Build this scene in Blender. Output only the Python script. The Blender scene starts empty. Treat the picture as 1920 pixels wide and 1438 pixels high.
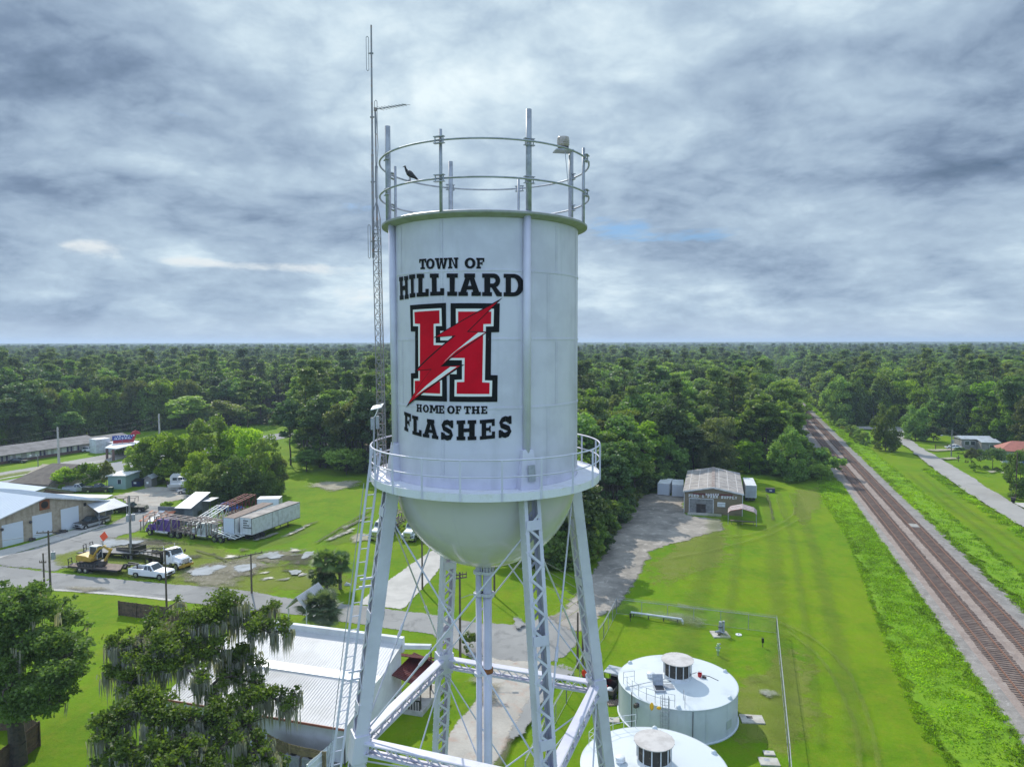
import bpy, bmesh, math, random
import numpy as np
from mathutils import Vector, Matrix, Euler
sc = bpy.context.scene
R = math.radians
random.seed(7)
rng = np.random.default_rng(11)
# ------------------------------------------------------------------ camera
CAMH = 33.0
F = 1332.0
cd = bpy.data.cameras.new("camera"); cam = bpy.data.objects.new("camera", cd); sc.collection.objects.link(cam)
cd.sensor_width = 36; cd.lens = F/1920*36; cd.clip_end = 60000; cd.clip_start = .1
CROT = (Euler((R(90-3.35), 0, 0)).to_matrix() @ Euler((0, 0, R(-.11))).to_matrix())
cam.location = (0, 0, CAMH); cam.rotation_euler = CROT.to_euler()
sc.camera = cam
# ------------------------------------------------------------------ view
sc.view_settings.view_transform = 'Standard'; sc.view_settings.look = 'None'
sc.view_settings.exposure = 0.06; sc.view_settings.gamma = 1
sc.cycles.use_denoising = True
sc.cycles.max_bounces = 6; sc.cycles.transparent_max_bounces = 12
sc.cycles.volume_bounces = 0
# ------------------------------------------------------------------ haze
def build_haze(dens):
    me = bpy.data.meshes.new("haze"); x, y0, y1, z0, z1 = 9600, -700, 16600, -1.5, 62
    me.from_pydata([(-x, y0, z0), (x, y0, z0), (x, y1, z0), (-x, y1, z0), (-x, y0, z1), (x, y0, z1), (x, y1, z1), (-x, y1, z1)], [], [(0, 3, 2, 1), (4, 5, 6, 7), (0, 1, 5, 4), (1, 2, 6, 5), (2, 3, 7, 6), (3, 0, 4, 7)])
    o = bpy.data.objects.new("haze", me); sc.collection.objects.link(o); o['kind'] = 'stuff'
    m = bpy.data.materials.new("haze"); m.use_nodes = True; n = m.node_tree.nodes; n.clear()
    out = n.new('ShaderNodeOutputMaterial'); v = n.new('ShaderNodeVolumePrincipled'); v.inputs['Density'].default_value = dens; v.inputs['Color'].default_value = (.62, .78, 1.0, 1); v.inputs['Anisotropy'].default_value = .2
    m.node_tree.links.new(v.outputs[0], out.inputs['Volume']); me.materials.append(m)
build_haze(.00021)
# ------------------------------------------------------------------ sun
SUN_AZ, SUN_EL = R(-24), R(40)
SV = Vector((math.sin(SUN_AZ)*math.cos(SUN_EL), math.cos(SUN_AZ)*math.cos(SUN_EL), math.sin(SUN_EL)))
sl = bpy.data.lights.new("sun", 'SUN'); sl.energy = 4.1; sl.angle = R(0.6); sl.color = (1, .95, .86)
so = bpy.data.objects.new("sun", sl); sc.collection.objects.link(so)
so.rotation_euler = (-SV).to_track_quat('-Z', 'Y').to_euler(); so.location = (0, 0, 80)
# ------------------------------------------------------------------ node helper
class NT:
    def __init__(s, tree): s.t = tree; s.n = tree.nodes; s.l = tree.links
    def new(s, kind, **kw):
        nd = s.n.new(kind)
        for k, v in kw.items():
            if k.startswith('i_'): pass
            else: setattr(nd, k, v)
        return nd
    def put(s, sock, v):
        if isinstance(v, bpy.types.NodeSocket): s.l.new(v, sock)
        elif isinstance(v, (tuple, list)) and len(v) == 3 and sock.type == 'RGBA': sock.default_value = (*v, 1)
        else: sock.default_value = v
    def math(s, op, a, b=0.0, c=None, clamp=False):
        nd = s.new('ShaderNodeMath', operation=op, use_clamp=clamp)
        s.put(nd.inputs[0], a); s.put(nd.inputs[1], b)
        if c is not None: s.put(nd.inputs[2], c)
        return nd.outputs[0]
    def mix(s, f, a, b, mode='MIX'):
        nd = s.new('ShaderNodeMix', data_type='RGBA', blend_type=mode)
        s.put(nd.inputs[0], f); s.put(nd.inputs[6], a); s.put(nd.inputs[7], b)
        return nd.outputs[2]
    def noise(s, vec, scale, detail=4, rough=.55, dist=0.0, out=0):
        nd = s.new('ShaderNodeTexNoise'); s.put(nd.inputs['Vector'], vec)
        s.put(nd.inputs['Scale'], scale); s.put(nd.inputs['Detail'], detail); s.put(nd.inputs['Roughness'], rough); s.put(nd.inputs['Distortion'], dist)
        return nd.outputs[out]
    def ramp(s, v, lo, hi, smooth=True):
        nd = s.new('ShaderNodeMapRange'); nd.interpolation_type = 'SMOOTHSTEP' if smooth else 'LINEAR'
        s.put(nd.inputs[0], v); s.put(nd.inputs[1], lo); s.put(nd.inputs[2], hi)
        return nd.outputs[0]
    def vmath(s, op, a, b=(0, 0, 0)):
        nd = s.new('ShaderNodeVectorMath', operation=op); s.put(nd.inputs[0], a)
        if op == 'SCALE': s.put(nd.inputs[3], b)
        else: s.put(nd.inputs[1], b)
        return nd.outputs[1] if op in ('LENGTH', 'DOT_PRODUCT', 'DISTANCE') else nd.outputs[0]
    def comb(s, x, y, z):
        nd = s.new('ShaderNodeCombineXYZ'); s.put(nd.inputs[0], x); s.put(nd.inputs[1], y); s.put(nd.inputs[2], z); return nd.outputs[0]
    def sep(s, v):
        nd = s.new('ShaderNodeSeparateXYZ'); s.put(nd.inputs[0], v); return nd.outputs
# ------------------------------------------------------------------ sky
w = bpy.data.worlds.new("World"); sc.world = w; w.use_nodes = True
T = NT(w.node_tree); T.n.clear()
wout = T.new('ShaderNodeOutputWorld'); bg = T.new('ShaderNodeBackground'); bg.inputs['Strength'].default_value = .1
T.l.new(bg.outputs[0], wout.inputs[0])
sky = T.new('ShaderNodeTexSky', sky_type='NISHITA'); sky.sun_disc = False; sky.sun_elevation = SUN_EL; sky.sun_rotation = SUN_AZ
sky.air_density = 1.2; sky.dust_density = .6
D = T.new('ShaderNodeTexCoord').outputs['Generated']
dx, dy, dz = T.sep(D)
el = T.math('ARCSINE', dz)                       # elevation, radians
az = T.math('ARCTAN2', dx, dy)                   # azimuth from +Y, radians
zc = T.math('ADD', T.math('MAXIMUM', dz, 0.0), .27)
plane = T.comb(T.math('DIVIDE', dx, zc), T.math('DIVIDE', dy, zc), 0.0)
band = T.comb(T.math('MULTIPLY', az, 1.0), T.math('MULTIPLY', el, 2.6), 3.1)
warp = T.noise(plane, 1.1, 4, .55, 0, 1)
pw = T.vmath('ADD', plane, T.vmath('SCALE', T.vmath('SUBTRACT', warp, (.5, .5, .5)), .28))
n1 = T.noise(pw, 1.0, 9, .58, 0)                # large sheets
n2 = T.noise(pw, 3.0, 12, .62, 0)               # billows
n5 = T.math('ADD', .36, T.math('MULTIPLY', T.math('ABSOLUTE', T.math('SUBTRACT', T.noise(pw, 4.2, 7, .52, 0), .5)), 1.6))   # billows
n3 = T.noise(T.vmath('ADD', band, T.vmath('SCALE', T.vmath('SUBTRACT', warp, (.5, .5, .5)), .12)), 7.0, 12, .62, 0)  # low banks near the horizon
low = T.math('SUBTRACT', 1.0, T.ramp(el, .06, .22))
SKB = 1.15
def blob(a, e, sa, se, amp):                     # a darker or brighter region of the overcast, azimuth/elevation in degrees
    u = T.math('DIVIDE', T.math('SUBTRACT', az, R(a)), R(sa)); v = T.math('DIVIDE', T.math('SUBTRACT', el, R(e)), R(se))
    r2 = T.math('ADD', T.math('MULTIPLY', u, u), T.math('MULTIPLY', v, v))
    return T.math('MULTIPLY', T.math('EXPONENT', T.math('MULTIPLY', r2, -1.0)), amp*SKB)
def total(items):
    acc = items[0]
    for i in items[1:]: acc = T.math('ADD', acc, i)
    return acc
bl = total([blob(-34, 25, 11, 3.2, -.24), blob(-31, 19, 12, 3.0, -.20), blob(-30, 10.2, 9, 1.6, -.19), blob(-21, 9.0, 7, .9, -.16), blob(-37, 6.5, 9, 2.2, -.10), blob(-14, 20.5, 9, 5, .25), blob(-4, 20, 8, 6, .14), blob(-30, 22, 9, 1.2, .06),
            blob(9, 22, 6, 6, .10), blob(34, 14.5, 7, 2.0, -.19), blob(31, 11, 10, 1.4, -.17), blob(21, 20, 5, 1.5, -.12), blob(27, 24, 9, 3, .10), blob(22, 16, 10, 3.0, .03), blob(26, 5.6, 8, 1.2, -.09), blob(14, 3.2, 10, 1.6, .04),
            blob(-11, 5.0, 5, 2.2, .17), blob(-22, 12.2, 7, 1.2, .07)])
dens = T.math('ADD', T.math('MULTIPLY', T.math('SUBTRACT', n1, .5), 1.15), T.math('ADD', T.math('MULTIPLY', T.math('SUBTRACT', n2, .5), .95), T.math('MULTIPLY', T.math('SUBTRACT', n5, .5), .55)))
dens = T.mix(low, dens, T.math('ADD', T.math('MULTIPLY', dens, .40), T.math('MULTIPLY', T.math('SUBTRACT', n3, .5), 1.25)))
ring = T.math('ADD', .625, T.math('ADD', dens, bl))
cr = T.new('ShaderNodeValToRGB'); T.l.new(ring, cr.inputs[0])
e0 = cr.color_ramp.elements
e0[0].position = .06; e0[0].color = (.105, .165, .255, 1)
e0[1].position = 1.0; e0[1].color = (.80, .92, .97, 1)
for p, c in ((.30, (.205, .285, .41, 1)), (.48, (.33, .435, .57, 1)), (.66, (.45, .575, .70, 1)), (.82, (.61, .745, .84, 1))):
    q = e0.new(p); q.color = c
cloud = cr.outputs[0]
# bright sunlit edges of the low cumulus, and a few blue gaps
edge = T.math('MULTIPLY', T.ramp(T.math('ADD', T.math('SUBTRACT', n3, .5), total([blob(-19, 5.7, 8.5, .60, .36), blob(-30.5, 6.6, 2.6, .7, .30), blob(-12.5, 4.2, 3.0, 1.6, .16), blob(16, 5.6, 9, .7, .12)])), .20, .42), .85)
cloud = T.mix(T.math('MULTIPLY', edge, T.math('ADD', .65, T.math('MULTIPLY', T.ramp(n2, .40, .60), .35))), cloud, (.80, .84, .85))
n4 = T.noise(T.vmath('ADD', T.vmath('MULTIPLY', band, (1.0, 1.7, 1.0)), T.vmath('SCALE', T.vmath('SUBTRACT', warp, (.5, .5, .5)), .10)), 16.0, 12, .66, .4)
gap = T.ramp(T.math('ADD', T.math('MULTIPLY', T.math('SUBTRACT', n4, .5), 1.3), total([blob(8.2, 8.9, 3.8, 1.0, .36), blob(14.0, 8.0, 4.6, .65, .36), blob(-24.0, 10.6, 4.0, .7, .14), blob(-12, 10.2, 3.0, .7, .20), blob(-11.6, 5.6, 2.4, .6, .20), blob(31, 24, 6, 1.2, .10)])), .20, .60)
hz = T.math('SUBTRACT', 1.0, T.ramp(el, -.005, .045))
cloud = T.mix(T.math('MULTIPLY', hz, .55), cloud, (.44, .52, .63))
over = T.ramp(el, R(26), R(62))                  # extra brightness added to the unseen sky overhead, to fill the tank's shaded wall
back = T.ramp(T.math('MULTIPLY', dy, -1.0), .0, .8)  # unseen sky behind the camera, brightness added to light the tank front
lift = T.math('ADD', 1.0, T.math('ADD', T.math('MULTIPLY', over, .70), T.math('MULTIPLY', back, .75)))
cl = T.vmath('SCALE', T.vmath('SCALE', cloud, 10.0), lift)
col = T.mix(T.math('MULTIPLY', gap, .85), cl, T.vmath('MULTIPLY', sky.outputs[0], (.42, .62, .92)))
blue = T.math('MULTIPLY', T.ramp(T.math('MULTIPLY', dy, -1.0), .15, .75), .7)   # blue sky added behind the camera, unseen, to cool the tank front
col = T.mix(blue, col, (5.2, 7.4, 12.5))
T.l.new(col, bg.inputs[0])
# ------------------------------------------------------------------ pixel <-> world (for measuring; everything is then built at its real place)
CI = CROT.transposed()
def ray(px, py): return CROT @ Vector(((px-960)/F, (719-py)/F, -1))
def P(px, py, z=0.0):
    d = ray(px, py); t = (z-CAMH)/d.z
    return Vector((d.x*t, d.y*t, z))
def PX(p):
    q = CI @ (Vector(p)-Vector((0, 0, CAMH)))
    return 960+F*q.x/-q.z, 719-F*q.y/-q.z
def PY(px, py, Y):                               # point on the pixel's ray at depth Y
    d = ray(px, py); t = Y/d.y
    return Vector((d.x*t, Y, CAMH+d.z*t))
# ------------------------------------------------------------------ object helpers
COL = sc.collection
def tag(o, label=None, cat=None, group=None, kind=None):
    if label: o['label'] = label
    if cat: o['category'] = cat
    if group: o['group'] = group
    if kind: o['kind'] = kind
    return o
def thing(name, label, cat, loc=(0, 0, 0), rz=0.0, group=None, s=1.0):
    o = bpy.data.objects.new(name, None); COL.objects.link(o); o.location = loc; o.rotation_euler = (0, 0, rz); o.scale = (s, s, s); o.empty_display_size = .2
    return tag(o, label, cat, group)
def kids(o): return [c for c in bpy.data.objects if c.parent == o]
def copy_tree(o, parent=None):
    c = o.copy(); COL.objects.link(c)
    if parent: c.parent = parent
    for ch in kids(o): copy_tree(ch, c)
    return c
class MB:
    def __init__(s): s.v = []; s.f = []; s.m = []; s.cur = 0; s.sm = []; s.smooth = False
    def add(s, vs, fs):
        b = len(s.v); s.v += [tuple(x) for x in vs]
        for f in fs: s.f.append([b+i for i in f]); s.m.append(s.cur); s.sm.append(s.smooth)
        return s
    def quad(s, a, b, c, d): return s.add([a, b, c, d], [(0, 1, 2, 3)])
    def poly(s, pts): return s.add(pts, [tuple(range(len(pts)))])
    def hexa(s, v): return s.add(v, [(0, 3, 2, 1), (4, 5, 6, 7), (0, 1, 5, 4), (1, 2, 6, 5), (2, 3, 7, 6), (3, 0, 4, 7)])
    def box(s, c, d, rz=0.0):
        x, y, z = d[0]/2, d[1]/2, d[2]/2; ca, sa = math.cos(rz), math.sin(rz)
        vs = [(c[0]+a*ca-b*sa, c[1]+a*sa+b*ca, c[2]+e) for e in (-z, z) for a, b in ((-x, -y), (x, -y), (x, y), (-x, y))]
        return s.hexa(vs)
    def bx(s, x0, x1, y0, y1, z0, z1): return s.box(((x0+x1)/2, (y0+y1)/2, (z0+z1)/2), (abs(x1-x0), abs(y1-y0), abs(z1-z0)))
    def tube(s, a, b, r0, r1=None, n=8, cap=True):
        r1 = r0 if r1 is None else r1; a, b = Vector(a), Vector(b); d = (b-a)
        if d.length < 1e-6: return s
        d.normalize(); u = d.orthogonal().normalized(); v = d.cross(u); vs = []
        for p, r in ((a, r0), (b, r1)):
            for i in range(n):
                t = 2*math.pi*i/n; vs.append(p+u*(r*math.cos(t))+v*(r*math.sin(t)))
        fs = [(i, (i+1) % n, n+(i+1) % n, n+i) for i in range(n)]
        if cap: fs += [tuple(range(n-1, -1, -1)), tuple(range(n, 2*n))]
        return s.add(vs, fs)
    def bar(s, a, b, w, h=None, up=(0, 0, 1)):   # rectangular bar
        h = w if h is None else h; a, b = Vector(a), Vector(b); d = (b-a).normalized(); u = Vector(up)
        if abs(d.dot(u)) > .98: u = Vector((0, 1, 0))
        x = d.cross(u).normalized(); y = x.cross(d)
        vs = [p+x*(i*w/2)+y*(j*h/2) for p in (a, b) for i, j in ((-1, -1), (1, -1), (1, 1), (-1, 1))]
        return s.hexa(vs)
    def path(s, pts, r, n=6):
        for a, b in zip(pts, pts[1:]): s.tube(a, b, r, r, n)
        return s
    def lathe(s, prof, n=32, c=(0, 0, 0), a0=0.0, a1=2*math.pi):
        full = abs(a1-a0-2*math.pi) < 1e-6; k = n if full else n+1; vs = []; fs = []
        for r, z in prof:
            for i in range(k):
                t = a0+(a1-a0)*i/n; vs.append((c[0]+r*math.cos(t), c[1]+r*math.sin(t), c[2]+z))
        for j in range(len(prof)-1):
            for i in range(n):
                i2 = (i+1) % k
                fs.append((j*k+i, j*k+i2, (j+1)*k+i2, (j+1)*k+i))
        return s.add(vs, fs)
    def ring(s, Rr, z, r, n=48, m=8, c=(0, 0), a0=0.0, a1=2*math.pi):
        prof = [(Rr+r*math.cos(2*math.pi*i/m), z+r*math.sin(2*math.pi*i/m)) for i in range(m+1)]
        return s.lathe(prof[::-1], n, (c[0], c[1], 0), a0, a1)
    def prism(s, pts, axis, t0, t1):             # pts 2-D outline; axis 'x' -> (t,u,v), 'y' -> (u,t,v), 'z' -> (u,v,t)
        f = {'x': lambda t, u, v: (t, u, v), 'y': lambda t, u, v: (u, t, v), 'z': lambda t, u, v: (u, v, t)}[axis]
        n = len(pts); vs = [f(t0, *p) for p in pts]+[f(t1, *p) for p in pts]
        return s.add(vs, [tuple(range(n-1, -1, -1)), tuple(range(n, 2*n))]+[(i, (i+1) % n, n+(i+1) % n, n+i) for i in range(n)])
    def disc(s, c, r, n=16, axis='z'):
        vs = []
        for i in range(n):
            t = 2*math.pi*i/n; a, b = r*math.cos(t), r*math.sin(t)
            vs.append({'z': (c[0]+a, c[1]+b, c[2]), 'y': (c[0]+a, c[1], c[2]+b), 'x': (c[0], c[1]+a, c[2]+b)}[axis])
        return s.poly(vs)
    def ball(s, c, r, nu=10, nv=6):
        rx, ry, rz = (r, r, r) if not isinstance(r, tuple) else r
        vs = []; fs = []
        for j in range(nv+1):
            p = math.pi*j/nv
            for i in range(nu):
                t = 2*math.pi*i/nu; vs.append((c[0]+rx*math.sin(p)*math.cos(t), c[1]+ry*math.sin(p)*math.sin(t), c[2]-rz*math.cos(p)))
        for j in range(nv):
            for i in range(nu): fs.append((j*nu+i, j*nu+(i+1) % nu, (j+1)*nu+(i+1) % nu, (j+1)*nu+i))
        return s.add(vs, fs)
    def xf(s, M):
        s.v = [tuple(M @ Vector(p)) for p in s.v]; return s
    def build(s, name, mats, parent=None, bevel=0.0, recalc=True):
        me = bpy.data.meshes.new(name); me.from_pydata(s.v, [], s.f)
        for m in (mats if isinstance(mats, (list, tuple)) else [mats]): me.materials.append(m)
        me.polygons.foreach_set('material_index', s.m); me.polygons.foreach_set('use_smooth', s.sm)
        if recalc:
            b = bmesh.new(); b.from_mesh(me); bmesh.ops.recalc_face_normals(b, faces=b.faces); b.to_mesh(me); b.free()
        me.update()
        o = bpy.data.objects.new(name, me); COL.objects.link(o)
        if parent: o.parent = parent
        if bevel:
            md = o.modifiers.new('bevel', 'BEVEL'); md.width = bevel; md.segments = 2; md.limit_method = 'ANGLE'; md.angle_limit = R(40)
        return o
def part(name, mats, parent, fn, label=None, bevel=0.0):
    b = MB(); fn(b); o = b.build(name, mats, parent, bevel)
    if label: o['label'] = label
    return o
# ------------------------------------------------------------------ materials
def mat(name, c, rough=.6, metal=0.0, c2=None, sc2=1.5, lo=.4, hi=.65, bump=0.0, bsc=20.0, spec=.5, fine=.12, fsc=30.0, streak=None, coat=0.0):
    m = bpy.data.materials.new(name); m.use_nodes = True; t = NT(m.node_tree); b = t.n['Principled BSDF']
    tc = t.new('ShaderNodeTexCoord').outputs['Object']
    colr = c
    if c2: colr = t.mix(t.ramp(t.noise(tc, sc2, 5, .6), lo, hi), c, c2)
    if streak:                                   # vertical weather streaks (colour, amount)
        sv = t.vmath('MULTIPLY', tc, (1.0, 1.0, .06))
        colr = t.mix(t.math('MULTIPLY', t.ramp(t.noise(sv, streak[2] if len(streak) > 2 else 3.5, 4, .6), .52, .75), streak[1]), colr, streak[0])
    if fine:
        g = t.math('ADD', 1-fine, t.math('MULTIPLY', t.noise(tc, fsc, 3, .6), 2*fine))
        colr = t.vmath('SCALE', colr, g) if isinstance(colr, bpy.types.NodeSocket) else t.vmath('SCALE', t.mix(0.0, colr, colr), g)
    t.put(b.inputs['Base Color'], colr)
    b.inputs['Metallic'].default_value = metal; b.inputs['Specular IOR Level'].default_value = spec; b.inputs['Coat Weight'].default_value = coat
    rr = t.math('ADD', max(rough-.06, 0), t.math('MULTIPLY', t.noise(tc, 4.0, 3), .12)); t.l.new(rr, b.inputs['Roughness'])
    if bump:
        bn = t.new('ShaderNodeBump'); bn.inputs['Strength'].default_value = bump; bn.inputs['Distance'].default_value = .02
        t.l.new(t.noise(tc, bsc, 4, .6), bn.inputs['Height']); t.l.new(bn.outputs[0], b.inputs['Normal'])
    return m
M = {}
def mk(key, *a, **k): M[key] = mat(key, *a, **k); return M[key]
mk('tower_white', (.605, .600, .695), .42, c2=(.53, .525, .615), sc2=.8, fine=.02, streak=((.44, .45, .50), .5, 2.5))
mk('tower_flange', (.34, .35, .37), .5, c2=(.27, .28, .28), sc2=3)
mk('bowl_paint', (.585, .555, .63), .20, c2=(.51, .485, .55), sc2=.6, fine=.02, coat=.2)
mk('deck_white', (.70, .71, .77), .5, c2=(.62, .62, .60), sc2=3.0, lo=.5, hi=.75)
mk('sign_black', (.008, .009, .012), .6, fine=.05, spec=.15)
mk('sign_red', (.62, .004, .022), .6, c2=(.52, .004, .018), sc2=1.2, fine=.04, spec=.12)
mk('rust', (.30, .10, .03), .8, c2=(.16, .06, .03), sc2=9)
mk('galv', (.36, .38, .42), .5, .15, c2=(.26, .28, .31), sc2=4)
mk('antenna_metal', (.26, .26, .28), .5, .15, c2=(.30, .20, .15), sc2=6, lo=.5, hi=.7)
mk('dark_steel', (.05, .05, .055), .6, c2=(.09, .07, .055), sc2=3)
mk('black_paint', (.012, .012, .014), .3, coat=.4)
mk('rubber', (.02, .02, .021), .85)
mk('glass', (.03, .045, .055), .08, spec=.8, fine=.0)
mk('chrome', (.55, .56, .58), .25, .9)
mk('white_paint', (.78, .79, .80), .35, fine=.03, coat=.2)
mk('white_dull', (.66, .68, .70), .6, c2=(.52, .53, .53), sc2=1.2, streak=((.42, .40, .37), .35))
mk('wood_pole', (.13, .10, .075), .9, c2=(.08, .06, .045), sc2=3)
mk('pole_grey', (.25, .25, .24), .85, c2=(.17, .17, .165), sc2=2)
mk('concrete_pole', (.48, .46, .42), .85, c2=(.38, .36, .33), sc2=1)
mk('fence_wood', (.16, .105, .065), .9, c2=(.09, .065, .045), sc2=2.5, streak=((.05, .04, .03), .5))
mk('fence_pale', (.30, .24, .13), .9, c2=(.20, .16, .09), sc2=2.0, streak=((.12, .09, .05), .5))
mk('tan_metal', (.225, .175, .105), .6, c2=(.19, .15, .09), sc2=.6)
mk('old_roof', (.33, .30, .275), .8, c2=(.21, .19, .18), sc2=.7, lo=.38, hi=.62, fine=.22, fsc=3)
mk('rust_red_roof', (.16, .035, .03), .6, c2=(.11, .03, .03), sc2=1.5)
mk('red_roof', (.36, .12, .085), .65, c2=(.28, .10, .07), sc2=1)
mk('stucco_white', (.72, .73, .74), .85, c2=(.60, .60, .60), sc2=.5, bump=.1)
mk('stucco_tan', (.42, .36, .27), .9, c2=(.32, .27, .19), sc2=1.2, streak=((.16, .13, .09), .55, 1.6))
mk('roof_bluewhite', (.50, .56, .63), .40, c2=(.52, .58, .64), sc2=.25, fine=.05, fsc=2)
mk('roof_white', (.52, .52, .535), .55, c2=(.44, .44, .45), sc2=.35, fine=.08, fsc=3)
mk('roof_brown', (.13, .11, .09), .9, c2=(.09, .075, .065), sc2=.8, fine=.25, fsc=6)
mk('grey_shed', (.15, .17, .185), .8, c2=(.10, .115, .125), sc2=1.0)
mk('tin_light', (.42, .45, .48), .45, c2=(.34, .36, .39), sc2=.6)
mk('door_white', (.62, .68, .74), .6, fine=.03)
mk('purple', (.10, .04, .25), .35, coat=.4)
mk('cab_pale', (.55, .60, .58), .45, c2=(.42, .46, .44), sc2=1.2)
mk('rack_rust', (.28, .24, .22), .7, c2=(.15, .10, .085), sc2=2)
mk('rack_red', (.22, .035, .03), .7, c2=(.12, .035, .03), sc2=2)
mk('yellow', (.48, .30, .03), .5, c2=(.38, .24, .04), sc2=2)
mk('deck_wood', (.25, .19, .16), .9, c2=(.17, .13, .11), sc2=2)
mk('deck_grey', (.30, .29, .28), .85, c2=(.20, .19, .18), sc2=1.3)
mk('orange_cloth', (.75, .06, .015), .85)
mk('orange_sign', (.85, .10, .03), .7)
mk('skin', (.32, .18, .12), .6); mk('hair', (.02, .015, .012), .8); mk('dark_cloth', (.02, .022, .03), .9)
mk('blue_car', (.03, .10, .42), .3, coat=.5); mk('dark_car', (.03, .03, .035), .3, coat=.5); mk('silver_car', (.42, .44, .46), .3, .4, coat=.4)
mk('navy', (.02, .03, .12), .5); mk('green_bin', (.01, .06, .03), .5)
mk('red_plastic', (.50, .015, .02), .5); mk('yellow_plastic', (.75, .42, .01), .5)
mk('tank_paint', (.52, .57, .60), .45, c2=(.46, .51, .54), sc2=.6, fine=.03, streak=((.40, .45, .43), .55, 2.0))
mk('tank_roof', (.56, .605, .63), .5, c2=(.46, .50, .525), sc2=.45, lo=.48, hi=.72, fine=.03)
mk('lid', (.50, .475, .46), .7, c2=(.40, .375, .36), sc2=1.6, fine=.04)
mk('screen_dark', (.055, .05, .042), .9, c2=(.18, .15, .10), sc2=5, lo=.55, hi=.72)
mk('green_pipe', (.35, .48, .30), .5); mk('concrete', (.46, .44, .40), .9, c2=(.36, .34, .30), sc2=1.2, fine=.1)
mk('rail_steel', (.26, .14, .10), .5, .3); mk('tie', (.135, .095, .078), .95, c2=(.20, .145, .115), sc2=1.2, fine=.3, fsc=2)
mk('wire', (.10, .10, .10), .6); mk('bark', (.085, .068, .052), .95, c2=(.05, .042, .034), sc2=4, bump=.4, bsc=14)
mk('bark_grey', (.19, .17, .15), .95, c2=(.11, .10, .09), sc2=3)
mk('bird_black', (.010, .010, .012), .5, spec=.6); mk('bird_grey', (.10, .09, .09), .7)
mk('beacon_glass', (.42, .38, .34), .25, c2=(.30, .26, .22), sc2=5)
mk('motel_wall', (.52, .50, .52), .8, c2=(.42, .40, .42), sc2=1); mk('motel_roof', (.19, .18, .18), .9, c2=(.12, .115, .115), sc2=.5, fine=.25, fsc=4)
mk('motel_door', (.05, .035, .13), .6); mk('brick', (.20, .12, .10), .9, c2=(.13, .085, .075), sc2=2)
mk('sign_blue', (.03, .06, .30), .5); mk('sign_red2', (.42, .02, .04), .5); mk('ramp_orange', (.45, .13, .06), .8, c2=(.40, .30, .22), sc2=.9, lo=.45, hi=.55)
mk('house_green', (.36, .42, .38), .8); mk('house_grey', (.26, .25, .24), .85, c2=(.18, .17, .165), sc2=1); mk('sea_green', (.28, .40, .36), .8)
mk('plank_white', (.70, .74, .77), .6, fine=.03); mk('lime_plastic', (.25, .40, .08), .5); mk('boat_white', (.70, .70, .69), .35)
def veg(name, c, c2, c3, tint=.5, trans=.35):
    m = bpy.data.materials.new(name); m.use_nodes = True; t = NT(m.node_tree); b = t.n['Principled BSDF']; out = t.n['Material Output']
    a = t.new('ShaderNodeAttribute', attribute_name='tint').outputs['Fac']
    rnd = t.new('ShaderNodeObjectInfo').outputs['Random']
    co = t.mix(t.ramp(rnd, .0, 1.0, False), t.mix(a, c, c2), t.mix(a, c, c3))
    lc = t.noise(t.new('ShaderNodeObjectInfo').outputs['Location'], .016, 3, .6)
    co = t.mix(t.math('MULTIPLY', t.ramp(lc, .46, .66), .55), co, t.vmath('MULTIPLY', co, (1.75, 1.5, 1.15))); co = t.mix(t.math('MULTIPLY', t.ramp(lc, .52, .36), .45), co, t.vmath('MULTIPLY', co, (.62, .70, .85)))
    co = t.vmath('SCALE', co, t.math('ADD', .62, t.math('MULTIPLY', t.math('FRACT', t.math('MULTIPLY', rnd, 7.31)), .80)))
    t.l.new(co, b.inputs['Base Color']); b.inputs['Roughness'].default_value = .55; b.inputs['Specular IOR Level'].default_value = .35
    tr = t.new('ShaderNodeBsdfTranslucent'); t.l.new(t.vmath('MULTIPLY', co, (1.5, 1.6, .7)), tr.inputs[0])
    mx = t.new('ShaderNodeMixShader'); mx.inputs[0].default_value = trans
    t.l.new(b.outputs[0], mx.inputs[1]); t.l.new(tr.outputs[0], mx.inputs[2]); t.l.new(mx.outputs[0], out.inputs[0])
    M[name] = m; return m
veg('leaf_forest', (.105, .175, .040), (.225, .295, .060), (.140, .245, .070), trans=0.45)
veg('leaf_pine', (.092, .150, .048), (.185, .235, .062), (.130, .200, .078), trans=0.4)
veg('leaf_bright', (.100, .185, .018), (.230, .330, .034), (.155, .270, .026), trans=0.5)
veg('leaf_oak', (.060, .105, .018), (.19, .25, .034), (.125, .19, .028), trans=0.45)
veg('leaf_olive', (.090, .115, .036), (.175, .190, .052), (.145, .175, .070), trans=0.42)
veg('leaf_yellow', (.12, .12, .012), (.22, .19, .02), (.16, .15, .02))
veg('leaf_dark', (.058, .104, .040), (.122, .175, .056), (.082, .142, .056), trans=0.36)
veg('moss', (.22, .215, .175), (.40, .385, .32), (.31, .30, .25), trans=0.3)
veg('palm_leaf', (.075, .13, .035), (.18, .24, .075), (.12, .19, .065)); veg('palm_grey', (.13, .19, .11), (.26, .32, .20), (.20, .26, .17))
veg('weed', (.15, .28, .010), (.28, .44, .018), (.21, .36, .014), trans=.5)
veg('turf', (.17, .29, .008), (.25, .35, .014), (.21, .32, .012), trans=.5)
veg('dead_frond', (.14, .11, .07), (.23, .19, .12), (.18, .15, .10))
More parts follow.
